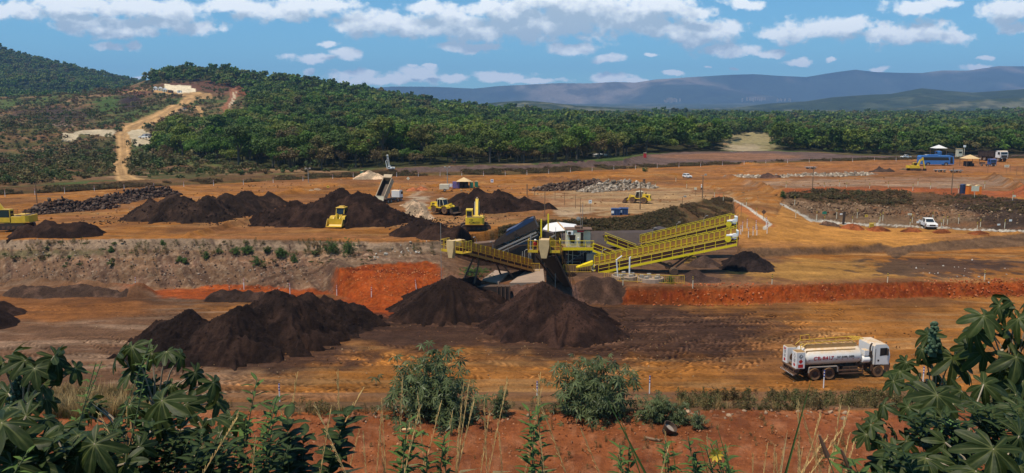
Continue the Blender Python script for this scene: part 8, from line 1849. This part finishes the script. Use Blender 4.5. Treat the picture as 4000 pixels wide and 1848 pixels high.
castor('castor plant with a pair of pale star leaves in the left foreground', (560, 5.6), cr(0, 1200, 1.836, [(930, 700, 145, 0, 'c'), (1165, 670, 210, -.1, 'c'), (640, 680, 130, .1, 'l'), (700, 700, 110, .2, 'd'), (590, 760, 110, .1, 'l'), (820, 840, 110, .1, 'd'), (1330, 700, 130, .2, 'd'), (1180, 860, 120, 0, 'd'), (1450, 860, 130, .1, 'r'), (1520, 800, 120, .2, 'd'), (1300, 900, 120, .1, 'd'), (1060, 780, 110, .2, 'd')], 5.4), seed=9)
castor('dark castor plant low in the left foreground, below the pale star leaves', (380, 4.8), cr(0, 1200, 1.836, [(680, 980, 190, 0, 'c'), (450, 1010, 170, .1, 'd'), (560, 1070, 160, 0, 'd'), (400, 930, 140, .2, 'd'), (760, 1100, 150, .1, 'c'), (900, 1120, 140, .1, 'd'), (1000, 1000, 120, .2, 'd'), (560, 920, 120, .2, 'u')], 4.5), seed=10)
castor('small castor plant at the right end of the left foreground clump', (880, 6.4), cr(0, 1200, 1.836, [(1660, 790, 110, 0, 'c'), (1750, 850, 100, .1, 'r'), (1450, 1000, 140, 0, 'd'), (1350, 1050, 130, .1, 'd'), (1570, 900, 110, .1, 'd'), (1700, 960, 100, .1, 'd'), (1250, 1080, 130, 0, 'd')], 6.0), seed=11)
# leafy weeds: upright stems with lance-shaped leaves
def weed(label, px, top, Y, spread=80, ns=3, ll=.13, seed=0, w=.28, dark=False, flower=False):
    ll *= 1.35; rg = random.Random(seed); g = onto((px - 2000) / F * (Y * CP + 2.5), Y); r = empty('leafy_weed', tuple(g), 0, label, 'weed'); L_ = Leaves(); st = MB()
    for s in range(ns):
        tip = D(px + rg.uniform(-.5, .5) * spread * (ns > 1), top + rg.uniform(0, 110) * (s > 0), Y + rg.uniform(-.2, .2)) - g; b = Vector((rg.uniform(-.1, .1), rg.uniform(-.1, .1), -.05)); mid = b.lerp(tip, .5) + Vector((rg.uniform(-.12, .12), 0, 0)); st.tube([b, b.lerp(mid, .5) + Vector((rg.uniform(-.04, .04), 0, 0)), mid, mid.lerp(tip, .5) + Vector((rg.uniform(-.05, .05), 0, 0)), tip], .0065, 5, .003)
        n = int(58 * (tip.z / 2.5)) + 14
        for i in range(n):
            f_ = .3 + .7 * (i / n) ** .8; p = (b.lerp(mid, f_ * 2) if f_ < .5 else mid.lerp(tip, f_ * 2 - 1)); a = i * 2.4 + rg.uniform(-.3, .3); k = (1.05 - f_ * .45); up = .35 + f_ * 1.1
            L_.lance(frame(p, (-cos(a) * .6, -sin(a) * .6, 1.0), (cos(a), sin(a), up)), ll * k * rg.uniform(.75, 1.25), ll * w * k, rg.uniform(0, 1) * (.4 if dark else 1), rg.uniform(.1, .6))
    L_.build('foliage', M_HERBD if dark else M_HERB, r); st.build('stem', M_STEM, r)
    if flower:
        m = MB(); q = D(px + 5, 1775, Y - .2) - g
        for k in range(9): a = k * .7; m.add([tuple(q), tuple(q + Vector((cos(a - .3) * .03, -.01, sin(a - .3) * .03))), tuple(q + Vector((cos(a) * .045, -.015, sin(a) * .045))), tuple(q + Vector((cos(a + .3) * .03, -.01, sin(a + .3) * .03)))], [(0, 1, 2, 3)])
        m.build('flower', M_YELS, r)
weed('tall leafy weed right of the left castor clump, reaching above the road edge', 1045, 1475, 5.2, 110, 4, .12, 1)
weed('broad-leaved shrub shoots beside the tall leafy weed at left', 1240, 1600, 5.6, 260, 5, .17, 2, .55, True)
weed('dark leafy weed below the broad-leaved shoots', 1120, 1690, 4.8, 200, 4, .12, 3, .35, True)
weed('leafy weed with a reddish top below the largest castor bush', 1610, 1640, 5.0, 70, 3, .12, 4, .3)
weed('bright leafy weed right of the one below the castor bush', 1720, 1700, 5.0, 120, 4, .11, 5, .28)
weed('upright leafy weed in the bottom centre with dark seed top', 2085, 1585, 4.8, 50, 3, .11, 6, .3)
weed('small leafy weed at the bottom, right of centre', 2440, 1730, 4.8, 110, 3, .10, 7, .3)
weed('leafy weed below the black bucket', 2610, 1720, 4.9, 40, 2, .10, 8, .3)
weed('bushy leafy weed right of the black bucket', 2690, 1705, 4.8, 70, 4, .10, 9, .3)
weed('fine-leaved weed with a yellow flower at the bottom', 2790, 1720, 4.6, 110, 5, .11, 10, .16, flower=True)
weed('leafy weed with yellow-green leaves at the foot of the right clump', 3290, 1760, 4.6, 120, 4, .14, 11, .3)
weed('slender weed growing through the left castor clump', 400, 1410, 5.4, 60, 2, .07, 12, .3)
weed('slender weed rising in front of the tall left castor plant', 600, 1330, 5.0, 40, 2, .06, 13, .3)
weed('small weed at the bottom left between castor stems', 140, 1760, 4.2, 70, 2, .10, 14, .3)
for i, (a, b, Y, sp_, lab) in enumerate([(230, 1700, 4.6, 220, 'dark leafy undergrowth beneath the left-edge castor plant'), (480, 1640, 5.0, 220, 'dark leafy undergrowth beneath the pale star leaves'), (700, 1620, 5.3, 220, 'dark leafy undergrowth below the tall left castor plant'), (880, 1690, 5.0, 200, 'dark leafy undergrowth at the right end of the left clump'),
                                 (3480, 1740, 4.9, 160, 'dark leafy undergrowth at the foot of the small right castor plant'), (3650, 1600, 5.6, 260, 'dark leafy undergrowth behind the middle of the right clump'), (3900, 1560, 6.0, 260, 'dark leafy undergrowth behind the right edge of the right clump')]):
    weed(lab, a, b, Y, sp_, 8, .15, 40 + i, .36, True)
castor('castor plant half hidden at the far bottom left, behind the broad leaf', (180, 5.4), cr(0, 1200, 1.836, [(60, 720, 150, 0, 'd'), (200, 690, 130, 0, 'd'), (330, 800, 140, .1, 'd'), (430, 880, 140, 0, 'c'), (150, 900, 150, 0, 'd'), (520, 860, 110, .1, 'd')], 5.2), seed=31)
castor('castor plant filling the back of the right clump behind the star-shaped leaf', (3850, 6.8), cr(3000, 1100, 1.591, [(1480, 840, 130, 0, 'd'), (1320, 900, 120, 0, 'd'), (1540, 700, 130, .2, 'd'), (1200, 680, 110, .2, 'd'), (1000, 920, 110, .1, 'd'), (1100, 780, 110, .3, 'd'), (1400, 760, 120, .2, 'd'), (1580, 860, 120, .1, 'd')], 6.6), seed=32)
# grass: green blades and straw stalks
def blade(label, tip, base, Y, w, mat, bendx=0.0):
    g = onto((base[0] - 2000) / F * (Y * CP + 2.5), Y); t_ = D(tip[0], tip[1], Y) - g; b_ = D(base[0], base[1], Y) - g; r0 = b_ + (b_ - t_).normalized() * (b_.z / max(.1, (t_ - b_).normalized().z))
    m = MB(); n = 14; vs = []
    for i in range(n + 1):
        f_ = i / n; p = r0.lerp(t_, f_) + Vector((bendx * sin(pi * f_), 0, 0)); ww = w * (1 - f_ ** 3) * .5 + .0008; vs += [(p.x - ww, p.y, p.z), (p.x, p.y + ww * .5, p.z - .0), (p.x + ww, p.y, p.z)]
    m.add(vs, [(i * 3 + j, i * 3 + j + 1, i * 3 + j + 4, i * 3 + j + 3) for i in range(n) for j in (0, 1)]); o = m.build('grass_blade', mat, None, radians(70), loc=g); tag(o, label, 'grass blade')
blade('long dark green grass blade crossing the red bench towards the middle castor bush', (2365, 1545), (2530, 1850), 4.6, .028, M_BLADE, -.02)
blade('thin green grass blade just right of the long dark one', (2410, 1590), (2500, 1850), 4.7, .014, M_BLADE)
blade('long grass blade in front of the tanker truck wheels', (3172, 1470), (3064, 1850), 4.4, .024, M_BLADE, .01)
blade('short pale grass blade left of the one in front of the tanker', (3076, 1680), (3050, 1850), 4.4, .016, M_STRAW)
blade('stiff pale green blade right of the yellow-flowered weed', (2800, 1660), (2850, 1850), 4.2, .02, M_BLADE, .01)
blade('narrow dark blade below the black bucket', (2620, 1710), (2642, 1850), 4.2, .014, M_BLADE)
blade('pale blade behind the yellow-flowered weed', (2730, 1720), (2765, 1850), 4.3, .013, M_BLADE)
for a, b, c_ in [(3200, 1700, 1800), (3285, 1755, 1820)]:
    g = onto((a - 2000) / F * 7, 4.6); t_ = D(a, b, 4.6) - g; m = MB(); m.tube([(0, 0, 0), t_ * .6, t_], .004, 4); r = empty('seed_head', g, 0, 'dark red grass seed head, ' + ('left' if a < 3250 else 'right') + ' one of the two beside the right clump', 'seed head'); m.build('stalk', M_STEM, r); m = MB(); m.tube([t_ * .93, t_ * .97, t_], .017, 7, .006); m.build('spike', M_BRN, r)
RG = random.Random(21); SK = []
for k in range(4):
    m = MB(); h = 1.0; pts_ = [Vector((0, 0, 0)), Vector((.01, 0, .35)), Vector((.035, 0, .7)), Vector((.09, 0, 1.0))]; m.tube(pts_, .0022, 4, .0008)
    for i in range(44):
        f_ = .72 + .28 * i / 44; p = pts_[2].lerp(pts_[3], (f_ - .7) / .3); a = RG.uniform(0, 6.28); m.tube([p, p + Vector((cos(a) * .0035, sin(a) * .0035, .016))], .0009, 3)
    for i in range(2): z = RG.uniform(.2, .6); m.add([(0, 0, z), (.05, 0, z + .12), (.11, 0, z + .13), (.05, 0, z + .13)], [(0, 1, 2, 3)])
    me = bpy.data.meshes.new('dry_grass_stalk'); me.from_pydata(m.v, [], m.f); me.materials.append(M_STRAW); me.update(); SK.append(me)
spots = [(RG.uniform(1080, 2150), RG.uniform(1450, 1700), RG.uniform(4.4, 7.5)) for _ in range(30)] + [(RG.uniform(380, 1050), RG.uniform(1500, 1740), RG.uniform(4.6, 7)) for _ in range(13)] + [(RG.uniform(3100, 3420), RG.uniform(1560, 1780), RG.uniform(4.6, 6)) for _ in range(12)] + [(RG.uniform(2050, 3100), RG.uniform(1680, 1800), RG.uniform(4.4, 6)) for _ in range(12)]
for i, (a, b, Y) in enumerate(spots):
    lean = RG.uniform(-.35, .35) if RG.random() < .8 else RG.choice((-.9, .9)); t_ = D(a, b, Y); gx = t_.x - lean * 1.2; g = onto(gx, Y); d = t_ - g; o = bpy.data.objects.new('dry_grass_stalk', SK[i % 4]); COL.objects.link(o); o.location = g; o.scale = (d.length, d.length, d.length); o.rotation_mode = 'QUATERNION'; o.rotation_quaternion = Vector((.09, 0, 1.0)).rotation_difference(d)
    tag(o, 'thin straw-coloured grass stalk in the foreground', 'grass stalk', 'straw-coloured grass stalks in the foreground')
# castor bushes and weeds along the outer edge of the red bench
def castor_bush(label, cx, by, w_, top, n, seed, R=.3, name='castor_bush', low=False):
    rg = random.Random(seed); g = G(cx, by); k = (g.y * CP + 3) / F; W = w_ * k / 2; H = CZ + ray(cx, top)[2] / ray(cx, top)[1] * g.y - g.z
    r = empty(name, tuple(g), 0, label, 'castor bush' if name == 'castor_bush' else 'shrub'); L_ = Leaves(); st = MB(); lob = [(rg.uniform(-.6, .6) * W, rg.uniform(-.5, .5) * W, H * rg.uniform(.35, 1.0)) for _ in range(9)]; lob[0] = (0, 0, H)
    for (lx, ly, lz) in lob: st.tube([(0, 0, 0), (lx * .4, ly * .4, lz * .5), (lx, ly, lz * .97)], .05, 5, .02)
    for i in range(n):
        lx, ly, lz = lob[rg.randrange(9)]; f_ = rg.random() ** .6; s_ = (.55 + .75 * (1 - f_)) * W * .55
        p = Vector((lx * (.35 + .65 * f_) + rg.gauss(0, s_ * .6), ly * (.35 + .65 * f_) + rg.gauss(0, s_ * .6), max(.1, lz * f_ + rg.gauss(0, .12 * H)))); a = rg.uniform(0, 6.28)
        L_.lowpalm(frame(p, (cos(a) * .5 + rg.gauss(0, .25), sin(a) * .5 - .3, .9), (cos(a), sin(a), -.35)), R * rg.uniform(.65, 1.2), 7, rg.uniform(.1, 1.0), rg.randrange(9999))
    L_.build('foliage', M_BUSH if not low else M_HERB, r, False); st.build('stem', M_STEM, r)
M_BUSH = plantmat('dusty_castor_leaf', (.016, .032, .008), (.12, .155, .055), (.2, .22, .10), rough=.45, spec=.3)
castor_bush('largest castor bush, standing left of centre on the edge of the red bench', 1690, 1628, 430, 1365, 560, 1, .52)
castor_bush('castor bush right of centre between two blue and white posts', 2330, 1618, 390, 1395, 430, 2, .52)
castor_bush('bright green feathery shrub at the foot of the largest castor bush', 1745, 1640, 130, 1530, 260, 3, .2, 'shrub', True)
castor_bush('small castor bush right of the largest one', 1950, 1628, 75, 1525, 110, 4, .26)
castor_bush('low castor bush left of the middle castor bush', 2215, 1615, 90, 1545, 80, 5, .26)
castor_bush('low castor bush right of the middle castor bush', 2560, 1640, 180, 1545, 230, 6, .3)
castor_bush('small castor bush just above the black bucket', 2660, 1650, 110, 1580, 110, 7, .28)
castor_bush('sprawling castor seedling right of the black bucket', 2730, 1672, 70, 1605, 60, 8, .26)
for i, (a, b, w_, t_) in enumerate([(1295, 985, 62, 935), (1362, 995, 70, 940), (1042, 985, 26, 965), (922, 990, 40, 965), (1000, 1035, 36, 1000), (1100, 1000, 60, 965), (700, 1020, 30, 1000), (725, 1028, 24, 1008), (435, 985, 24, 965), (855, 986, 26, 968), (805, 1010, 30, 985), (1150, 1020, 40, 985), (965, 985, 50, 962), (635, 955, 22, 940)]):
    castor_bush(['large dark bush', 'rounded dark bush', 'small bush', 'low green bush', 'bush trailing down', 'spreading green bush', 'tiny bush', 'tiny low bush', 'lone small bush', 'small round bush', 'leafy bush', 'straggling bush', 'wide low bush', 'tiny crest bush'][i] + ' on the grey slope' + [', left of the rounded one near the red face', ' above the red soil face', ' near its right part', ' near its middle', ' below its middle', ' right of its middle', ' left of its middle, upper', ' left of its middle, lower', ' in its left third', ' in its centre', ' between two others at mid slope', ' left of the two large bushes', ' just under the yard edge', ' close to the yard edge'][i], a, b, w_, t_, 60 if w_ < 50 else 150, 20 + i, .28, 'bush', True)
castor_bush('green bushes under the left conveyor, beside the ore cone', 1860, 1078, 150, 1040, 200, 40, .3, 'bush', True)
castor_bush('green shrub beside the tyre basins railing', 2612, 1108, 60, 1075, 70, 41, .25, 'bush', True)
castor_bush('small dark shrub on the yard edge near the far wheel tracks', 2518, 672, 24, 652, 40, 42, .5, 'bush', True)
castor_bush('dark round shrub at the left end of the pit crest', 3058, 770, 34, 745, 60, 43, .35, 'bush', True)
# roadside weeds and straw tufts (uncountable)
M_WEED = leafmat('weed_leaves', [(.20, .14, .05), (.09, .10, .03), (.16, .10, .04), (.06, .08, .025)], zone=.2); M_TUFT = leafmat('straw_tuft', [(.42, .28, .11), (.34, .22, .09), (.5, .36, .16)], zone=.2)
def tuft_mesh(name, seed, n, h, w_, mat, sp=.18):
    rg = random.Random(seed); m = MB(); col = []
    for i in range(n):
        a = rg.uniform(0, 6.28); r0 = rg.uniform(0, sp); l = h * rg.uniform(.5, 1.1); k = rg.uniform(.1, .6) * l; x, y = cos(a) * r0, sin(a) * r0; px_, py_ = -sin(a) * w_, cos(a) * w_
        m.add([(x - px_, y - py_, 0), (x + px_, y + py_, 0), (x + cos(a) * k * .4 + px_ * .7, y + sin(a) * k * .4 + py_ * .7, l * .6), (x + cos(a) * k * .4 - px_ * .7, y + sin(a) * k * .4 - py_ * .7, l * .6), (x + cos(a) * k, y + sin(a) * k, l)], [(0, 1, 2, 3), (3, 2, 4)]); t_ = rg.uniform(.6, 1.4); col += [(t_, t_, t_, 1)] * 5
    me = bpy.data.meshes.new(name); me.from_pydata(m.v, [], m.f); me.update(); at = me.attributes.new('Col', 'FLOAT_COLOR', 'POINT'); at.data.foreach_set('color', np.array(col, np.float32).ravel()); me.materials.append(mat); return me
WK = []
for i in range(3):
    rg = np.random.default_rng(200 + i); n = 110; a = rg.uniform(0, 6.28, n); rr = rg.uniform(0, .4, n); h = rg.uniform(.05, 1.0, n); c = np.stack([np.cos(a) * rr * (1.1 - h * .5), np.sin(a) * rr * (1.1 - h * .5), h], 1)
    WK.append((quads_mesh('weed%d' % i, c, rg.normal(size=(n, 3)), rg.uniform(.04, .1, n), rg.uniform(.6, 1.5, n), M_WEED, asp=.45), None, 1, 1))
WK.append((tuft_mesh('tuft_a', 1, 40, .8, .012, M_TUFT), None, 1, 1)); WK.append((tuft_mesh('tuft_b', 2, 40, .6, .012, M_WEED), None, 1, 1))
CWK = joined(WK, 'roadside_weeds_kinds')
def edge_strip(name, label, n, px0, px1, py0, py1, sc, seed, thr=.42, coll=CWK, nv=5):
    rg = np.random.default_rng(seed); a = rg.uniform(px0, px1, n); b = rg.uniform(py0, py1, n); q = [G(x, y) for x, y in zip(a, b)]; q = np.array([tuple(v) for v in q]); k = fbm(q[:, 0] * .3, q[:, 1] * .3, seed, 3) > thr; q = q[k]; s_ = rg.uniform(.5, 1.3, len(q)) * sc
    tag(scatter(name, q, coll, trip(s_, seed), nv, seed), label, 'weeds', kind='stuff')
edge_strip('roadside_weeds', 'dry weeds and grass along the slope between the road and the red bench, below the tanker', 1500, 2650, 4000, 1554, 1604, .8, 71, .5)
edge_strip('verge_weeds', 'sparse dry grass and weeds along the outer edge of the red bench', 420, -100, 2500, 1588, 1625, .6, 72, .52)
edge_strip('straw_patch', 'clump of straw grass behind the left foreground plants', 420, 180, 600, 1530, 1640, 1.2, 73, .25, joined([WK[3], WK[4]], 'straw_kinds'), 2)
edge_strip('bench_weeds', 'straw grass tufts scattered on the red bench', 260, 600, 3500, 1620, 1840, .4, 74, .5)
edge_strip('slope_seedlings', 'tiny weeds scattered on the grey slope', 500, 100, 1700, 945, 1000, .7, 75, .52)
# bank grass right below the viewpoint
rg = np.random.default_rng(80); n = 1500; yy = rg.uniform(4.6, 22, n); xx = rg.uniform(-.8, .8, n) * yy; zz_ = gz(xx, yy); s_ = rg.uniform(.5, 1.1, n) * .9
tag(scatter('bank_grass', np.stack([xx, yy, zz_ - .03], 1), CWK, trip(s_, 80), 5, 80), 'dry grass and weeds on the bank below the viewpoint', 'grass', kind='stuff')
# ============================ AIR ============================================
m = MB(); m.box(-11000, 11000, -60, 14600, -80, 900)
hzm = bpy.data.materials.new('haze'); hzm.use_nodes = True; t = hzm.node_tree; t.nodes.clear()
out = t.nodes.new('ShaderNodeOutputMaterial'); pv = t.nodes.new('ShaderNodeVolumePrincipled'); pv.inputs['Color'].default_value = (.33, .58, 1.0, 1); pv.inputs['Density'].default_value = 9.5e-5; pv.inputs['Anisotropy'].default_value = 0.0
t.links.new(pv.outputs[0], out.inputs['Volume']); tag(m.build('haze', hzm), 'bluish air over the whole landscape', 'haze', kind='stuff')
hzm.cycles.homogeneous_volume = True
